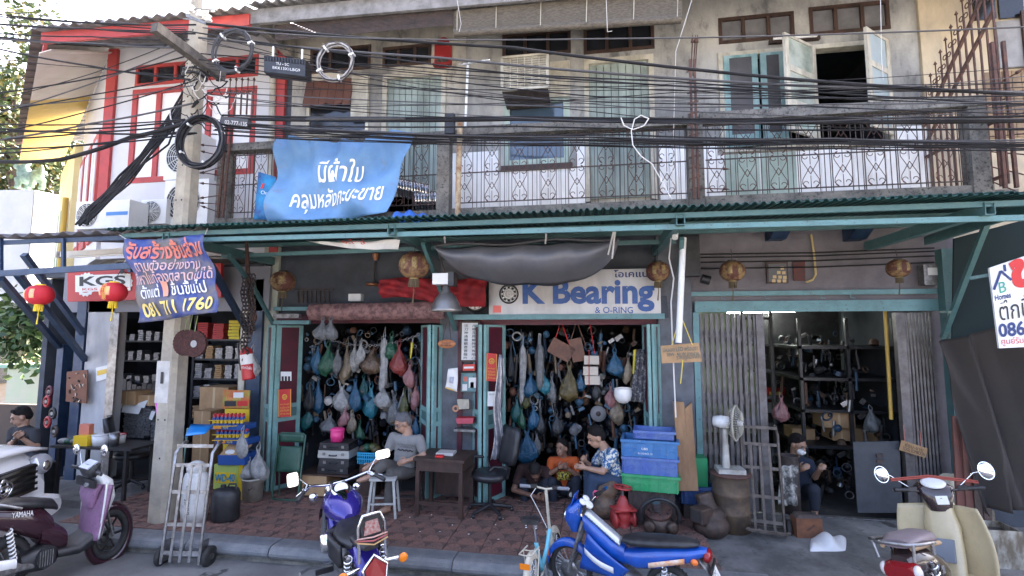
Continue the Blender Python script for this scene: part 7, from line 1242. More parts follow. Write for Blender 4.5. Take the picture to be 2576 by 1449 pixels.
ob('tail_light', MB().ball((-.33, 0, .74), .04, .09, .04), M('lamp red', (.22, .008, .012), .2), t); txt('YAMAHA', bil(V((-.05, -.148, .78)), V((.18, -.156, .76)), V((.18, -.156, .71)), V((-.05, -.148, .73))), (0, 0, 1, 1), white, t); ob('turn_signal', MB().ball((-.25, -.12, .76), .05, .03, .03), whitep, t)
# cruiser, centre left
vio = M('violet metallic paint', (.03, .018, .2), .2, .35, (.03, .022, .22), 3, coat=.8, sp=((.15, .15, .17), 80, .64, .76))
t = bike('cruiser_motorcycle', 'violet cruiser motorcycle with chrome handlebars seen from behind', 'motorcycle', gc(-1.2, 4.3), gc(-1.86, 5.35), 1.45, .95, -.09); L = 1.45
wheel(t, 0, .31, .07, 24); wheel(t, L, .32, .05, 24)
def fend(R, w, a0, a1, x, z): return lambda u, v: V((x + R * math.cos(lerp(a0, a1, v)) * (1 - .06 * (2 * u - 1) ** 4), w * (2 * u - 1), z + R * math.sin(lerp(a0, a1, v)) - .07 * (2 * u - 1) ** 4))
ob('rear_fender', MB().sheet(fend(.40, .115, 1.1, 3.4, 0, .31), 12, 18, .008), vio, t); ob('front_fender', MB().sheet(fend(.36, .08, .3, 2.6, L, .32), 10, 14, .006), vio, t)
body(t, 'fuel_tank', [(.48, 0, .75, .05, .05), (.55, 0, .78, .12, .09), (.72, 0, .82, .19, .125), (.9, 0, .84, .17, .12), (1.02, 0, .84, .08, .08)], vio, 2.2); ob('speedometer', MB().lathe([(.09, 0), (.1, .02), (.09, .035), (.07, .03), (0, .03)], 24, (.8, 0, .94), (-.45, 0, 1)), chrome, t); ob('dial', MB().cyl((.79, 0, .972), (.787, 0, .976), .065, 20), whitep, t); ob('tank_console', loft(MB(), [(.62, 0, .88, .04, .02), (.75, 0, .93, .09, .03), (.9, 0, .95, .05, .02)], 14), chrome, t)
body(t, 'saddle', [(-.02, 0, .68, .1, .05), (.12, 0, .69, .19, .06), (.32, 0, .68, .2, .07), (.5, 0, .72, .12, .05)], blackp, 2.3)
for s in (-1, 1): ob('saddle_skirt', MB().sheet(lambda u, v: V((lerp(.02, .42, u), s * (.17 + .05 * math.sin(math.pi * u)), lerp(.52, .7, v) + .05 * math.sin(math.pi * u))), 8, 4, .03), blackp, t)
body(t, 'pillion_pad', [(-.3, 0, .74, .06, .02), (-.2, 0, .75, .1, .04), (-.02, 0, .75, .11, .04)], blackp); bk = [(-.34, -.11, .66), (-.37, -.11, .95), (-.38, -.07, 1.04), (-.38, .07, 1.04), (-.37, .11, .95), (-.34, .11, .66)]; ob('sissy_bar', MB().tube(bk, .013, 8), chrome, t); body(t, 'back_pad', [(-.375, 0, .93, .09, .1), (-.34, 0, .93, .1, .11), (-.33, 0, .93, .09, .1)], blackp, 3); ob('back_emblem', MB().prism([(-.378, -.07, .88), (-.378, .07, .88), (-.378, .05, .99), (-.378, -.05, .99)], (-.003, 0, 0)), M('old emblem', (.35, .3, .26), .5, 0, (.3, .04, .04), 40), t)
for k, c in enumerate(((.45, .28, .12), (.4, .1, .1), (.5, .3, .25))): ob('bungee_cord', MB().tube([(-.39, -.12, .82 + k * .02), (-.41, 0, .8 + k * .03), (-.39, .12, .84 + k * .015), (-.3, .13, .83), (-.3, -.13, .83)], .007, 5, closed=True), M(f'cord {c}', c, .7), t)
ob('tail_lamp', MB().prism([(-.40, -.07, .52), (-.40, .07, .52), (-.385, .085, .62), (-.36, .0, .69), (-.385, -.085, .62)], (-.045, 0, 0)), M('lamp red', (1, 1, 1)), t); ob('tail_lamp_bezel', MB().tube([(-.42, -.08, .51), (-.42, .08, .51), (-.405, .1, .62), (-.38, 0, .71), (-.405, -.1, .62)], .014, 6, closed=True), chrome, t)
amb = M('amber lens', (.75, .2, .01), .2)
for s in (-1, 1): ob('signal_stalk', MB().cyl((-.3, s * .11, .6), (-.33, s * .22, .6), .018, 8), chrome, t); ob('turn_signal', MB().lathe([(0, -.05), (.03, -.045), (.042, -.01), (.042, .0)], 14, (-.36, s * .25, .6), (-1, 0, 0)), chrome, t); ob('signal_lens', MB().ball((-.362, s * .25, .6), .02, .04, .04), amb, t); spring(t, (.02, s * .14, .33), (-.12, s * .15, .64), .033, 8, chrome); ob('fork_leg', MB().tube([(1.05, s * .1, .86), (L, s * .1, .32)], .024, 8), chrome, t); ob('front_signal', MB().ball((1.1, s * .22, .86), .045), chrome, t); ob('exhaust', MB().tube([(.7, -.16, .25), (.2, -.19, .22), (-.15, -.2 - .0 * s, .26 + .05 * s), (-.48, -.2, .27 + .05 * s)], [.03, .04, .05, .055], 12), chrome, t); ob('foot_peg', MB().bar((.55, s * .16, .32), (.55, s * .32, .33), .03, .04), blackp, t)
ob('exhaust_mouth', MB().cyl((-.481, -.2, .32), (-.484, -.2, .32), .047, 12), jointm, t); ob('air_cleaner', MB().lathe([(0, -.06), (.08, -.05), (.1, 0), (.08, .05), (0, .06)], 18, (.62, .2, .55), (0, 1, 0)), chrome, t); body(t, 'engine', [(.35, 0, .38, .12, .12), (.6, 0, .42, .15, .18), (.8, 0, .42, .11, .15)], greyst, 4)
for k in range(5): ob('cooling_fin', MB().box(.5, .78, -.17, .17, .42 + k * .045, .43 + k * .045), steel, t)
ob('highway_bar', MB().tube([(.75, .15, .3), (.72, .35, .32), (.6, .45, .35)], .014, 8), chrome, t)
ob('handlebar', MB().tube([(.72, -.40, .98), (.86, -.3, 1.05), (.98, -.1, .98), (.98, .1, .98), (.86, .3, 1.05), (.72, .4, .98)], .014, 8), chrome, t); ob('riser', MB().cyl((.98, .06, .88), (.98, .06, .99), .022, 8), chrome, t); ob('riser', MB().cyl((.98, -.06, .88), (.98, -.06, .99), .022, 8), chrome, t)
for s in (-1, 1): ob('grip', MB().cyl((.8, s * .345, 1.02), (.70, s * .42, .97), .02, 10), blackp, t); ob('switch_block', MB().bar((.86, s * .3, 1.05), (.81, s * .34, 1.03), .04), chrome, t); ob('lever', MB().tube([(.86, s * .28, 1.05), (.78, s * .42, 1.0)], .007, 5), chrome, t); mirror(t, (.85, s * .3, 1.06), (.8, s * .44, 1.21 if s < 0 else 1.16), .05 if s > 0 else .075, .065 if s > 0 else .045, square=True)
ob('headlight', MB().lathe([(0, 0), (.07, .02), (.09, .1), (.09, .12)], 18, (1.1, 0, .86), (1, 0, 0)), chrome, t); Sp = bil(V((-.45, .11, .42)), V((-.45, -.11, .42)), V((-.47, -.11, .28)), V((-.47, .11, .28))); plate(t, Sp, [('กจ', (.3, .55, .7, .9)), ('562', (.2, .08, .8, .45))])
# bicycle
crm = M('cream enamel', (.55, .52, .42), .4, 0, (.42, .38, .3), 7); tq_ = M('turquoise enamel', (.16, .5, .62), .35)
t = bike('bicycle', 'cream and turquoise folding bicycle with a rear rack at the kerb', 'bicycle', gc(.19, 4.45), gc(.43, 5.0), .95, .92, -.06); L = .95
wheel(t, 0, .26, .022, 28); wheel(t, L, .26, .022, 28)
ob('rear_fender', MB().sheet(fend(.285, .03, .9, 3.5, 0, .26), 6, 16, .004), crm, t); ob('front_fender', MB().sheet(fend(.285, .03, .3, 2.9, L, .26), 6, 16, .004), crm, t)
ob('frame', MB().tube([(.8, 0, .55), (.62, 0, .4), (.35, 0, .27), (.3, 0, .35), (.22, 0, .56)], .022, 8), tq_, t); ob('chain_stay', MB().tube([(0, .05, .26), (.35, .03, .27)], .01, 6).tube([(0, -.05, .26), (.35, -.03, .27)], .01, 6).tube([(0, .05, .26), (.24, .02, .5)], .009, 6).tube([(0, -.05, .26), (.24, -.02, .5)], .009, 6), crm, t)
ob('seat_post', MB().cyl((.23, 0, .54), (.17, 0, .76), .013, 8), chrome, t); body(t, 'saddle', [(.02, 0, .8, .09, .025), (.1, 0, .81, .1, .03), (.2, 0, .8, .06, .025), (.3, 0, .79, .025, .015)], blackp, 2.2)
for s in (-1, 1): ob('saddle_spring', MB().tube([(.06 + .012 * math.cos(i), s * .05 + .012 * math.sin(i), .73 + i * .003) for i in range(20)], .004, 4), chrome, t); ob('pedal', MB().box(.32, .4, s * .13 - .04, s * .13 + .04, .2 + s * .08, .225 + s * .08), blackp, t); ob('crank', MB().bar((.36, s * .07, .26), (.36, s * .08, .24 + s * .08), .015), steel, t); ob('fork_blade', MB().tube([(.82, s * .04, .52), (L, s * .045, .26)], .01, 6), crm, t)
ob('stem', MB().cyl((.8, 0, .5), (.74, 0, .95), .017, 10), crm, t); ob('chainwheel', MB().torus((.36, -.05, .26), .07, .008, (0, 1, 0), 20, 4), steel, t); grips(t, .76, .98, .27, M('grey rubber grip', (.18, .19, .22), .7), .02, .1, crm, .011)
ob('rear_rack', MB().tube([(.1, -.06, .56), (-.2, -.06, .56), (-.22, 0, .56), (-.2, .06, .56), (.1, .06, .56)], .007, 6).tube([(-.05, -.06, .56), (0, -.05, .27)], .005, 5).tube([(-.05, .06, .56), (0, .05, .27)], .005, 5).tube([(-.05, -.06, .56), (-.05, .06, .56)], .005, 5), crm, t); ob('rear_reflector', MB().box(-.235, -.225, -.05, .05, .44, .49), amb, t); ob('brake_cable', MB().tube([(.7, .1, .98), (.68, .16, .9), (.74, .1, .75), (.8, .03, .56)], .005, 5), whitep, t)
# blue motorcycle
blu = M('racing blue paint', (.008, .085, .42), .25, 0, (.008, .06, .32), 4, coat=.6, sp=((.2, .2, .2), 70, .63, .76)); t = bike('blue_motorcycle', 'blue underbone motorcycle with black seat and tilted rear plate', 'motorcycle', gc(1.34, 4.34), gc(.56, 4.78), 1.22, .84, -.1); L = 1.22
wheel(t, 0, .28, .04, 28); wheel(t, L, .28, .035, 28, disc=True)
ob('front_mudguard', MB().sheet(fend(.32, .05, .2, 2.3, L, .28), 8, 14, .005), blu, t); ob('mudguard_tip', MB().ball((L + .3, 0, .38), .07, .045, .05), M('orange sticker', (.75, .17, .03), .4), t)
for s in (-1, 1): ob('fork_leg', MB().tube([(1.0, s * .08, .85), (1.13, s * .08, .5), (L, s * .08, .28)], [.02, .02, .026], 10), greyst, t)
body(t, 'headlight_fairing', [(.72, 1.12, 0, .06, .09), (.85, 1.14, 0, .12, .13), (.97, 1.1, 0, .11, .14), (1.04, 1.04, 0, .04, .08)], blu, 2.4, 'z'); ob('windscreen', MB().sheet(lambda u, v: V((1.15 - .05 * v, lerp(-.1, .1, u) * (1 - .4 * v), .98 + .14 * v)), 6, 4, .006), blu, t); ob('headlamp', MB().ball((1.22, 0, .87), .05, .1, .07), chrome, t)
for i, y in enumerate((-.05, .05)): ob('gauge', MB().lathe([(.04, 0), (.045, .015), (.03, .018), (0, .018)], 16, (1.0, y, 1.04), (-.6, 0, 1)), whitep, t)
ob('gauge', MB().lathe([(.055, 0), (.06, .02), (.045, .024), (0, .024)], 18, (.95, 0, 1.0), (-.6, 0, 1)), whitep, t); grips(t, .98, 1.0, .34, blackp, .05, .1)
ob('grip_end', MB().cyl((.87, -.35, 1.05), (.866, -.39, 1.055), .02, 10), M('anodised blue', (.02, .2, .6), .3, .8), t); ob('clutch_clamp', MB().box(.92, .97, -.26, -.2, 1.0, 1.06), M('anodised pink', (.6, .1, .2), .4), t)
ob('leg_panel', loft(MB(), [(.5, 0, .55, .07, .1), (.65, 0, .6, .09, .11), (.85, 0, .72, .1, .13), (1.0, 0, .84, .08, .1)], 16), blu, t)
for s in (-1, 1):
    ob('side_shroud', MB().sheet(lambda u, v: V((lerp(.55, 1.05, u) - .12 * v, s * (.11 + .04 * math.sin(math.pi * u) * v), lerp(.34, .36, u) + .4 * v * (.3 + .7 * u))), 8, 6, .008), blu, t); ob('shroud_stripe', MB().sheet(lambda u, v: V((lerp(.6, .95, u), s * (.165 + .04 * math.sin(math.pi * u)), .42 + .14 * u + .06 * v)), 6, 2, .004), M('silver decal', (.7, .7, .7), .3), t)
    ob('tail_decal', MB().sheet(lambda u, v: V((lerp(-.2, .2, u), s * .128, .66 - .12 * u + .05 * v + .0)), 6, 2, .004), M('white orange decal', (.75, .7, .62), .4, 0, (.7, .25, .05), 9), t); ob('indicator', MB().ball((-.3, s * .1, .68), .04, .025, .03), M('orange sticker', (1, 1, 1)), t); spring(t, (.05, s * .12, .3), (.02, s * .12, .58), .026, 7)
    ob('foot_rest', MB().bar((.5, s * .1, .26), (.5, s * .26, .27), .025), blackp, t)
ob('ribbed_cover', MB().sheet(lambda u, v: V((lerp(.55, .98, v), lerp(-.07, .07, u), .66 + .26 * v + .03 * math.sin(math.pi * u))), 8, 20, .02), M('brushed panel', (.5, .52, .56), .3, .6), t)
for k in range(14): v = k / 13; ob('cover_rib', MB().bar((lerp(.56, .97, v), -.072, .672 + .26 * v), (lerp(.56, .97, v), .072, .672 + .26 * v), .008, .012), chrome, t)
body(t, 'seat', [(-.34, 0, .82, .05, .02), (-.2, 0, .81, .1, .035), (.1, 0, .77, .12, .045), (.4, 0, .73, .11, .05), (.52, 0, .72, .06, .03)], blackp, 2.4); body(t, 'tail_body', [(-.42, 0, .76, .05, .03), (-.25, 0, .71, .1, .07), (.1, 0, .62, .12, .11), (.35, 0, .56, .11, .1), (.5, 0, .55, .08, .07)], blu, 2.6)
ob('tail_lamp', MB().ball((-.42, 0, .72), .05, .09, .06), M('lamp red', (1, 1, 1)), t); ob('rear_mudguard', MB().sheet(lambda u, v: V((-.34 - .16 * (1 - v), lerp(-.07, .07, u), .48 + .2 * v)), 4, 5, .01), greyst, t); Sp = bil(V((-.46, .13, .60)), V((-.46, -.13, .60)), V((-.56, -.13, .40)), V((-.56, .13, .40))); plate(t, Sp, [('ชธล', (.25, .68, .75, .92)), ('สุพรรณบุรี', (.15, .42, .85, .62)), ('789', (.2, .08, .7, .38))]); ob('plate_bar', MB().cyl((-.47, -.14, .62), (-.47, .14, .62), .018, 8), blackp, t)
body(t, 'engine', [(.3, 0, .26, .08, .08), (.5, 0, .3, .12, .12), (.75, 0, .33, .08, .08), (.9, 0, .38, .06, .06)], greyst, 3.5); ob('exhaust', MB().tube([(.75, .1, .2), (.4, .15, .17), (0, .16, .22), (-.35, .17, .34)], [.018, .025, .045, .04], 10), chrome, t); ob('chain_case', MB().bar((0, .09, .28), (.45, .09, .27), .03, .1), greyst, t); ob('swing_arm', MB().bar((0, -.09, .28), (.42, -.07, .27), .03, .04), steel, t)
# cream scooter, right
cr = M('cream scooter paint', (.56, .46, .27), .3, 0, (.48, .39, .23), 5, coat=.4, sp=((.2, .16, .1), 50, .62, .74)); br = M('brown scooter paint', (.035, .022, .022), .2, 0, coat=.6)
t = bike('cream_scooter', 'cream and brown step-through scooter with round mirrors at the right', 'scooter', gc(3.28, 4.0), gc(4.08, 4.5), 1.2, 1.0, -.2); L = 1.2
wheel(t, 0, .28, .04, 24); wheel(t, L, .28, .04, 24)
body(t, 'rear_body', [(-.3, 0, .62, .06, .06), (-.15, 0, .62, .11, .1), (.1, 0, .56, .13, .13), (.35, 0, .48, .12, .12), (.48, 0, .42, .08, .08)], br); body(t, 'seat', [(-.28, 0, .76, .1, .03), (-.1, 0, .77, .13, .045), (.25, 0, .74, .12, .05), (.42, 0, .7, .07, .03)], M('taupe vinyl', (.2, .16, .17), .5), 2.5); ob('seat_trim', MB().tube([(-.28, -.1, .735), (0, -.135, .73), (.3, -.115, .69), (.42, 0, .67), (.3, .115, .69), (0, .135, .73), (-.28, .1, .735)], .018, 6), M('tan trim', (.4, .27, .16), .6), t)
ob('leg_shield', MB().sheet(lambda u, v: V((.86 + .12 * v - .16 * abs(2 * u - 1) ** 1.7 + .04, .30 * (2 * u - 1) * (.72 + .4 * math.sin(math.pi * (.15 + .65 * v))), .22 + .66 * v)), 22, 18, .02), cr, t); body(t, 'inner_column', [(.3, .75, 0, .08, .1), (.5, .82, 0, .07, .12), (.72, .88, 0, .06, .13), (.88, .92, 0, .05, .1)], cr, 2.6, 'z'); body(t, 'floor_board', [(.42, 0, .28, .09, .05), (.7, 0, .26, .14, .05), (.86, 0, .3, .16, .06)], cr, 3)
ob('vent_panel', MB().prism([(.72, -.07, .45), (.72, .07, .45), (.8, .08, .62), (.8, -.08, .62)], (-.03, 0, .01)), M('grey inset', (.2, .22, .25), .5), t)
for k in range(2): ob('vent_slot', MB().bar((.755 + .02 * k, -.05, .57 + .03 * k), (.755 + .02 * k, .05, .57 + .03 * k), .008, .02), blackp, t)
body(t, 'handle_cowl', [(.84, .9, 0, .06, .08), (.95, .9, 0, .08, .12), (1.03, .94, 0, .09, .15), (1.07, .96, 0, .05, .1)], br, 2.6, 'z'); ob('speedometer', MB().lathe([(.075, 0), (.08, .015), (.06, .02), (0, .02)], 20, (.9, 0, 1.06), (-.5, 0, 1), sq=(1, 1.2)), whitep, t); ob('sticker', MB().prism([(.822, -.05, .9), (.822, .04, .9), (.826, .04, .97), (.826, -.05, .97)], (-.004, 0, 0)), whitep, t)
ob('front_body', loft(MB(), [(.4, 1.0, 0, .06, .06), (.65, 1.02, 0, .09, .12), (.9, 1.0, 0, .07, .1)], 16, 2.6, 'z'), cr, t); grips(t, .92, 1.0, .34, blackp, .03, .1, br)
for s in (-1, 1): mirror(t, (.9, s * .2, 1.04), (.86, s * .40, 1.16), .075, .058); ob('fork_leg', MB().tube([(1.0, s * .08, .6), (L, s * .08, .28)], .018, 8), greyst, t); spring(t, (.02, s * .13, .3), (-.05, s * .13, .6), .03, 6, chrome); ob('rail_post', MB().tube([(.0, s * .15, .66), (-.02, s * .16, .74)], .014, 6), chrome, t)
for k in range(2): ob('brake_cord', MB().tube([(.88, -.33, 1.06 + .015 * k), (.96, 0, 1.11 + .015 * k), (.88, .33, 1.1 + .015 * k)], .008, 6), M('red rubber cord', (.3, .06, .04), .6), t)
ob('carrier_rail', MB().tube([(.05, -.16, .74), (-.3, -.17, .78), (-.38, -.1, .78), (-.38, .1, .78), (-.3, .17, .78), (.05, .16, .74)], .014, 8).tube([(-.35, -.14, .78), (-.36, -.12, .66)], .012, 6).tube([(-.35, .14, .78), (-.36, .12, .66)], .012, 6), steel, t)
body(t, 'tail_lamp', [(-.38, 0, .57, .1, .05), (-.33, 0, .58, .12, .06), (-.25, 0, .58, .12, .06)], M('lamp red', (1, 1, 1)), 3)
for s in (-1, 1): ob('signal_lens', MB().ball((-.32, s * .11, .58), .06, .03, .05), M('clear lens', (.6, .55, .52), .2), t)
ob('rear_reflector', MB().box(-.375, -.365, -.05, .05, .44, .49), M('reflector red', (.35, .02, .02), .3), t); ob('rear_mudguard', MB().sheet(lambda u, v: V((-.32 - .05 * (1 - v), lerp(-.09, .09, u), .25 + .3 * v)), 4, 5, .012), greyst, t); ob('side_badge', MB().prism([(.1, -.135, .5), (.16, -.136, .5), (.17, -.136, .55), (.12, -.135, .56)], (0, -.006, 0)), chrome, t); body(t, 'engine', [(.25, 0, .24, .08, .07), (.45, 0, .26, .1, .09), (.6, 0, .28, .07, .06)], greyst, 3)
def steer(t, x0, ang, names):                      # turn the front assembly about its column
    R = Matrix.Translation((x0, 0, 0)) @ Matrix.Rotation(ang, 4, 'Z') @ Matrix.Translation((-x0, 0, 0)); done = set()
    for o in list(t.children):
        if o.name.split('.')[0] in names:
            for q in [o] + list(o.children):
                if q.data.name not in done: done.add(q.data.name); q.data.transform(R)
steer(t, .93, .62, ('handlebar', 'grip', 'lever', 'switch_block', 'mirror', 'handle_cowl', 'speedometer', 'sticker', 'brake_cord'))
# white car, far left
wc = M('white car paint', (.85, .85, .85), .2, 0, coat=.8); t = thing('white_car', 'white car with chrome barred grille parked facing out of the side street', 'car', gc(-5.5, 5.35), 0, world=False); cf, cl = gc(-5.12, 4.98), gc(-5.32, 5.96); lat = (cl - cf).normalized(); fwd = V((lat.y, -lat.x, 0)); t.location = cf; t.rotation_euler = (0, 0, math.atan2(fwd.y, fwd.x)); t.scale = (1, 1, 1)
ob('body', loft(MB(), [(-4.4, 0, .75, .8, .35), (-3.8, 0, .8, .88, .45), (-2, 0, .78, .9, .45), (-.8, 0, .76, .9, .42), (-.25, 0, .74, .88, .40), (-.06, 0, .68, .8, .32), (.02, 0, .62, .7, .22)], 28, 4), wc, t); ob('bonnet', MB().sheet(lambda u, v: V((lerp(-1.25, -.05, v), lerp(-.82, .82, u), 1.2 - .09 * v * v - .06 * (2 * u - 1) ** 4)), 12, 8, .03), wc, t); ob('cabin', loft(MB(), [(1.12, -2.0, 0, 1.1, .82), (1.5, -2.15, 0, .85, .74), (1.72, -2.3, 0, .6, .62)], 24, 4, 'z'), wc, t); ob('windscreen', MB().sheet(lambda u, v: V((lerp(-.93, -1.5, v), lerp(-.72, .72, u) * (1 - .14 * v), lerp(1.16, 1.66, v))), 6, 4, .02), glassd, t)
ob('grille', MB().box(.0, .05, -.5, .5, .7, .98), blackp, t)
for k in range(5): ob('grille_bar', MB().bar((.07 - .004 * k, -.49, .72 + k * .06), (.07 - .004 * k, .49, .72 + k * .06), .03, .028), chrome, t)
ob('emblem', MB().torus((.095, 0, .84), .11, .014, (1, 0, 0), 24, 6, sx=.75).torus((.098, 0, .86), .05, .011, (1, 0, 0), 18, 6, sx=1.6).torus((.1, 0, .84), .075, .011, (1, 0, 0), 20, 6, sx=.5), chrome, t); ob('bumper', loft(MB(), [(-.1, 0, .48, .9, .14), (.1, 0, .46, .86, .14), (.14, 0, .46, .8, .1)], 24, 4), wc, t)
for s in (-1, 1): ob('headlight', MB().ball((-.05, s * .7, .92), .1, .15, .12), M('lamp glass', (.5, .52, .55), .08, .4), t); ob('headlight_bulb', MB().ball((.03, s * .68, .91), .03, .06, .06), chrome, t); ob('wing_mirror', MB().ball((-1.0, s * 1.02, 1.2), .07, .12, .1), wc, t); ob('mirror_arm', MB().bar((-1.0, s * .88, 1.1), (-1.0, s * 1.0, 1.14), .06), wc, t)
for x in (-.75, -3.5):
    for s in (-1, 1): wheel(t, x, .36, .1, 6, s * .78, rim=greyst)
# ---------------------------------------------------------------- people
def cap(mb, p, q, r1, r2): p = V(p); q = V(q); mb.tube([p, q], [r1, r2], 12); mb.ball(p, r1, n=12, k=8); mb.ball(q, r2, n=12, k=8)
def hand(mb, wr, tip, side, k, curl=.5):                 # palm, four unequal bent fingers and a thumb leaving the side of the palm
    wr = V(wr); d = (V(tip) - wr).normalized(); s = V(side); s = (s - d * s.dot(d)).normalized(); n = d.cross(s)
    mb.tube([wr, wr + d * .05 * k, wr + d * .085 * k], [.024 * k, .036 * k, .034 * k], 10); mb.ball(wr + d * .08 * k, .034 * k, n=10, k=6)
    for i, L in enumerate((.062, .072, .067, .052)):
        b = wr + d * .085 * k + s * (.027 - .018 * i) * k; m = b + (d * (1 - .3 * curl) - n * curl * .6).normalized() * L * .55 * k; e = m + (d * (.4 - curl * .5) - n).normalized() * L * .5 * k
        mb.tube([b - d * .015 * k, m, e], [.0095 * k, .009 * k, .0075 * k], 7); mb.ball(e, .0078 * k, n=7, k=5)
    b = wr + d * .03 * k + s * .028 * k; m = b + (d * .5 + s * .7 - n * .3).normalized() * .04 * k; e = m + (d * .9 + s * .1 - n * .5).normalized() * .032 * k; mb.tube([b, m, e], [.013 * k, .0115 * k, .009 * k], 7); mb.ball(e, .009 * k, n=7, k=5)
def person(label, J, face, hp, skin, shirt, trousers, hairc=(.012, .010, .010), up=(0, 0, 1), bald=False, glasses=False, mask=False, feet=None, sleeve=.62, tufts=1.0):
    J = {a: at(*b) if len(b) == 3 else V(b) for a, b in J.items()}; hd = J['head']; k = hp; t = thing('person', label, 'person', V((J['hip'].x, J['hip'].y, .14)))
    sk = M(f'skin {skin}', skin, .5, 0, tuple(x * .8 for x in skin), 14); f = V(face).normalized(); u = V(up); u = (u - f * u.dot(f)).normalized(); r = f.cross(u)
    P = lambda a, b, c: hd + (r * a + f * b + u * c) * k
    B = MB(); R3 = Matrix((r, f, u)).transposed()
    B.ball(P(0, -.008, .025), .078 * k, .098 * k, .098 * k, 18, 12, rot=R3); B.ball(P(0, .025, -.045), .058 * k, .066 * k, .072 * k, 16, 10, rot=R3); B.ball(P(0, .05, -.085), .03 * k, .03 * k, .028 * k, 10, 8, rot=R3)
    B.tube([P(0, .088, .015), P(0, .108, -.025), P(0, .09, -.035)], [.008 * k, .016 * k, .014 * k], 8); B.ball(P(0, .083, -.062), .026 * k, .014 * k, .011 * k, 10, 6, rot=R3); B.ball(P(0, .088, .035), .05 * k, .014 * k, .012 * k, 10, 6, rot=R3)
    for s in (-1, 1): B.ball(P(s * .08, -.005, -.01), .014 * k, .024 * k, .034 * k, 10, 6, rot=R3)
    cap(B, J['neck'], P(0, -.02, -.05), .056 * k, .052 * k); cap(B, J['chest'], J['neck'], .08 * k, .06 * k)
    for s in 'LR':
        a, b, c = J['sh' + s], J['el' + s], J['ha' + s]; cap(B, a, b, .045 * k, .038 * k); w = lerp(b, c, .86); cap(B, b, w, .039 * k, .026 * k); hand(B, w, J.get('tip' + s, c + (c - b) * .2), J.get('sd' + s, V((0, 0, 1))), k)
        if 'an' + s in J: cap(B, J['kn' + s], J['an' + s], .055 * k, .036 * k); an = J['an' + s]; td = (feet or V((-.5, -1, 0))).normalized(); B.tube([an - td * .03 * k, an + td * .07 * k - V((0, 0, .035 * k)), an + td * .15 * k - V((0, 0, .055 * k))], [.036 * k, .038 * k, .025 * k], 8); B.ball(an + td * .15 * k - V((0, 0, .055 * k)), .026 * k, n=8, k=6)
    voxob('body', B, sk, t, .0075, 2)
    for s in (-1, 1): o = ob('eye', MB().ball(P(s * .031, .081, .006), .013 * k, .008 * k, .0065 * k, 10, 6, rot=R3), inkk, t); ob('eyebrow', MB().bar(P(s * .014, .094, .03), P(s * .05, .08, .031), .008 * k, .008 * k), M('brow', (.02, .015, .012), .8), t)
    ob('mouth', MB().bar(P(-.02, .098, -.062), P(.02, .098, -.062), .005 * k, .005 * k), M('lip', (.3, .09, .07), .6), t)
    H = MB(); random.seed(len(label)); z0 = .055 if bald else .04
    H.ball(P(0, -.02, .05), .084 * k, .098 * k, .09 * k, 16, 10, rot=R3); H.ball(P(0, -.055, .01), .078 * k, .068 * k, .085 * k, 14, 8, rot=R3)
    if not bald:
        for i in range(26): a = rnd(0, 6.28); q = rnd(.1, 1); H.tube([P(.06 * q * math.cos(a), .0 + .065 * q * math.sin(a), .115 - .02 * q), P(.07 * q * math.cos(a), .01 + .075 * q * math.sin(a), .13 - .025 * q + .03 * rnd(0, 1) * tufts)], [.022 * k, .006 * k], 6)
    ob_ = voxob('hair', H, M(f'hair {hairc}', hairc, .75, 0, tuple(x * 1.4 for x in hairc), 60, bump=.3, bk=90, spec=.15), t, .009, 1)
    S = MB(); ch, hip = J['chest'], J['hip']; ax = (J['shL'] - J['shR']).normalized()
    for i in range(6):
        q = lerp(hip, ch, i / 5); wd = lerp(.15, .165, i / 5) * k; yv = (ch - hip).normalized(); zv = ax.cross(yv).normalized(); S.ball(q, wd, .11 * k, .12 * k, 16, 10, rot=Matrix((ax, zv, ax.cross(zv))).transposed())
    for s in 'LR': a, b = J['sh' + s], J['el' + s]; cap(S, ch, a, .10 * k, .066 * k); cap(S, a, lerp(a, b, sleeve), .068 * k, .06 * k)
    cap(S, ch, lerp(ch, J['neck'], .7), .11 * k, .066 * k); voxob('shirt', S, shirt, t, .011, 3)
    Tm = MB(); Tm.ball(hip, .16 * k, .13 * k, .12 * k, 14, 8)
    for s in 'LR':
        if 'kn' + s in J:
            h0 = hip + ax * (.08 * k if s == 'L' else -.08 * k); cap(Tm, h0, J['kn' + s], .092 * k, .072 * k)
            if 'an' + s in J: cap(Tm, J['kn' + s], lerp(J['kn' + s], J['an' + s], .8), .072 * k, .058 * k)
    voxob('trousers', Tm, trousers, t, .012, 3)
    if glasses:
        G_ = MB(); [G_.tube([P(s * .033 + .024 * math.cos(a), .098, .004 + .018 * math.sin(a)) for a in [i * .628 for i in range(10)]], .003 * k, 4, closed=True) for s in (-1, 1)]; G_.tube([P(-.057, .096, .006), P(-.08, .0, .01)], .003 * k, 4); G_.tube([P(.057, .096, .006), P(.08, .0, .01)], .003 * k, 4); ob('spectacles', G_, steel, t)
    if mask: ob('face_mask', MB().ball(P(0, .062, -.055), .058 * k, .06 * k, .05 * k, 14, 8, rot=R3), white, t)
    return t, J, P
def phone(J, a, label, d): c = (J['haL'] + J['haR']) / 2 if a == 'B' else J['ha' + a]; one('mobile_phone', MB().bar(c + V(d) * -.07, c + V(d) * .07, .07, .01, up=(0, -.6, 1)), blackp, label, 'phone')
yb = -.62
greyT = M('grey T-shirt', (.24, .235, .225), .9, 0, (.19, .185, .18), 6); navyT = M('dark navy trousers', (.022, .027, .04), .9); khaki = M('grey shorts', (.11, .10, .09), .9, 0, (.07, .065, .06), 7)
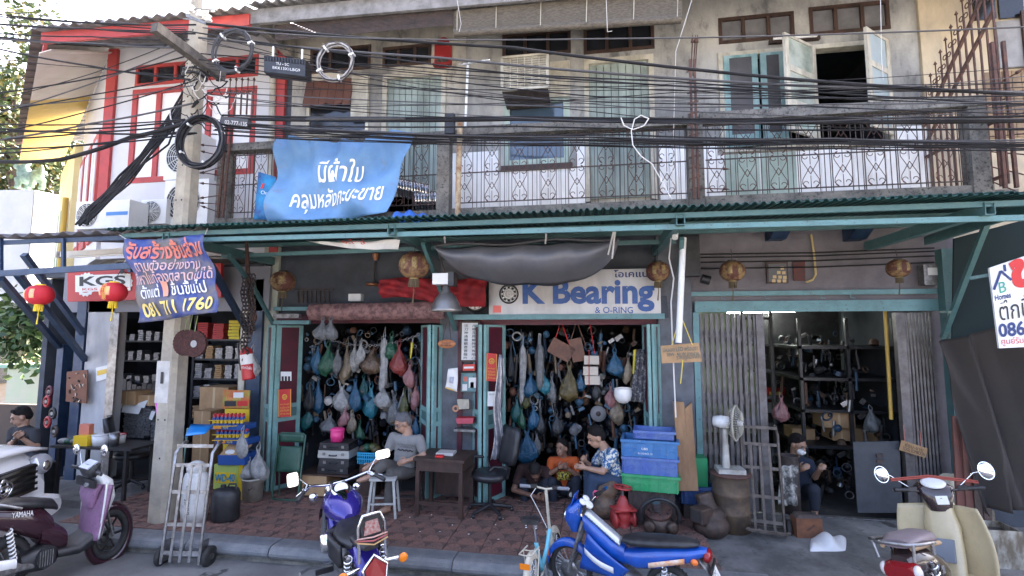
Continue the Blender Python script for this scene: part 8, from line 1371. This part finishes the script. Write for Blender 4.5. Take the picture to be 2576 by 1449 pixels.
t, J, P = person('grey-haired man in glasses and grey T-shirt slouched beside the desk', dict(head=(1014, 1064, yb), neck=(1026, 1088, yb + .03), chest=(1024, 1115, yb + .03), hip=(1018, 1182, yb + .02), shR=(990, 1100, yb + .02), shL=(1055, 1106, yb), elR=(972, 1142, yb - .02), haR=(930, 1172, yb - .12), elL=(1066, 1146, yb - .06), haL=(1020, 1160, yb - .16), knR=(966, 1168, yb - .22), anR=(934, 1196, yb - .26), knL=(985, 1195, yb - .2), anL=(975, 1278, yb - .18)), (-.75, -.55, -.42), 1.02, (.42, .24, .16), greyT, khaki, (.10, .10, .105), glasses=True, feet=V((-1, -.4, 0)))
Sx = bil(at(998, 1112, yb - .13), at(1048, 1118, yb - .13), at(1044, 1142, yb - .14), at(994, 1136, yb - .14)); txt('INTERNATIONAL', Sx, (.08, .72, .92, .9), inkk, t); txt('CHAMPION', Sx, (.2, .5, .85, .68), inkk, t); txt('~~~~', Sx, (.1, .1, .9, .4), inkk, t, off=.03)
yc = .02; person('man in a dark brown shirt bent over his work in the right doorway', dict(head=(1346, 1186, yc - .2), neck=(1345, 1172, yc), chest=(1340, 1185, yc + .06), hip=(1335, 1235, yc + .22), shR=(1312, 1178, yc), shL=(1376, 1186, yc), elR=(1292, 1232, yc - .1), haR=(1355, 1252, yc - .22), elL=(1378, 1228, yc - .08), haL=(1368, 1246, yc - .22), knR=(1315, 1215, yc - .05), anR=(1322, 1268, yc - .05), knL=(1375, 1212, yc - .05), anL=(1370, 1268, yc - .05)), (.12, -.55, -.85), .98, (.2, .10, .065), M('dark brown shirt', (.045, .022, .02), .9), navyT, (.02, .018, .018), up=(0, -.8, .5), bald=True, feet=V((0, -1, 0)))
yo = .12; t, J, P = person('young man in an orange T-shirt squatting with a phone', dict(head=(1413, 1127, yo - .02), neck=(1417, 1148, yo + .02), chest=(1418, 1165, yo + .04), hip=(1420, 1225, yo + .12), shR=(1388, 1160, yo), shL=(1447, 1160, yo), elR=(1382, 1192, yo - .12), haR=(1408, 1176, yo - .24), elL=(1453, 1196, yo - .12), haL=(1424, 1176, yo - .24), knR=(1388, 1212, yo - .18), anR=(1394, 1268, yo - .14), knL=(1450, 1208, yo - .16), anL=(1448, 1268, yo - .14)), (-.5, -.85, .05), .95, (.36, .2, .13), M('orange T-shirt', (.62, .12, .025), .85, 0, (.5, .09, .02), 6), navyT, feet=V((0, -1, 0))); phone(J, 'B', 'black phone held by the man in the orange T-shirt', (1, .1, .1)); S_ = bil(at(1400, 1186, yo - .17), at(1436, 1186, yo - .17), at(1434, 1208, yo - .17), at(1402, 1208, yo - .17)); ob('shirt_print', MB().sheet(S_, 2, 2, .004), M('yellow black print', (.5, .4, .05), .7, 0, (.02, .02, .02), 40, .48, .52), t)
yf = -.42; flor = M('blue floral shirt', (.03, .12, .28), .8, 0, (.72, .68, .55), 26, .49, .54); t, J, P = person('man in a blue floral shirt seated looking at his phone', dict(head=(1500, 1100, yf), neck=(1520, 1126, yf + .02), chest=(1530, 1150, yf + .03), hip=(1550, 1205, yf + .04), shR=(1518, 1136, yf + .16), shL=(1542, 1142, yf - .14), elR=(1488, 1176, yf + .14), haR=(1472, 1160, yf + .02), elL=(1516, 1186, yf - .2), haL=(1468, 1176, yf - .16), knR=(1482, 1178, yf + .12), anR=(1480, 1262, yf + .1), knL=(1492, 1204, yf - .12), anL=(1480, 1282, yf - .1)), (-.9, -.25, -.38), 1.06, (.45, .26, .17), flor, M('blue jeans', (.03, .05, .09), .9), feet=V((-1, -.2, 0)), tufts=1.6); phone(J, 'L', 'silver phone in the hand of the man in the floral shirt', (-.8, .1, .5))
q = MB(); c = G(1528, 1300); [q.ball(c + V((rnd(-.08, .1), rnd(-.08, .1), rnd(.08, .38))), rnd(.1, .16), n=10, k=7) for _ in range(12)]; tt = thing('stone_block', 'lumpy brown wrapped block under the man in the floral shirt', 'block', c); voxob('block', q, M('oily brown cover', (.16, .10, .06), .6, 0, (.06, .045, .035), 9, bump=.4), tt, .02, 2)
ym = .35; t, J, P = person('man in a white face mask working inside the third shop', dict(head=(2006, 1118, ym), neck=(2000, 1146, ym + .04), chest=(2005, 1168, ym + .05), hip=(2010, 1235, ym + .08), shR=(1978, 1160, ym + .05), shL=(2034, 1165, ym), elR=(1985, 1195, ym - .1), haR=(2015, 1180, ym - .25), elL=(2050, 1200, ym - .08), haL=(2062, 1182, ym - .25), knR=(1990, 1235, ym - .3), anR=(1990, 1285, ym - .25), knL=(2048, 1232, ym - .3), anL=(2050, 1285, ym - .25)), (.55, -.75, -.35), 1.05, (.4, .23, .15), M('navy work shirt', (.018, .026, .045), .9), navyT, mask=True, glasses=True)
yk = -1.1; t, J, P = person('young man in a black T-shirt seated at the far left', dict(head=(54, 1048, yk), neck=(60, 1072, yk + .03), chest=(62, 1092, yk + .03), hip=(66, 1150, yk + .05), shR=(34, 1086, yk), shL=(90, 1090, yk), elR=(28, 1120, yk - .1), haR=(44, 1098, yk - .25), elL=(92, 1128, yk - .1), haL=(52, 1100, yk - .25), knR=(30, 1160, yk - .3), knL=(80, 1160, yk - .3)), (-.55, -.75, -.35), 1.02, (.42, .25, .17), M('black T-shirt', (.02, .02, .024), .85, 0, (.03, .032, .036), 6), navyT); phone(J, 'B', 'black phone held by the seated man at far left', (1, 0, .2)); one('garden_seat', MB().box(J['hip'].x - .25, J['hip'].x + .25, J['hip'].y - .2, J['hip'].y + .25, .1, J['hip'].z - .1), blackp, 'black seat under the young man at far left', 'seat')
bpy.data.scenes.remove(TMP)
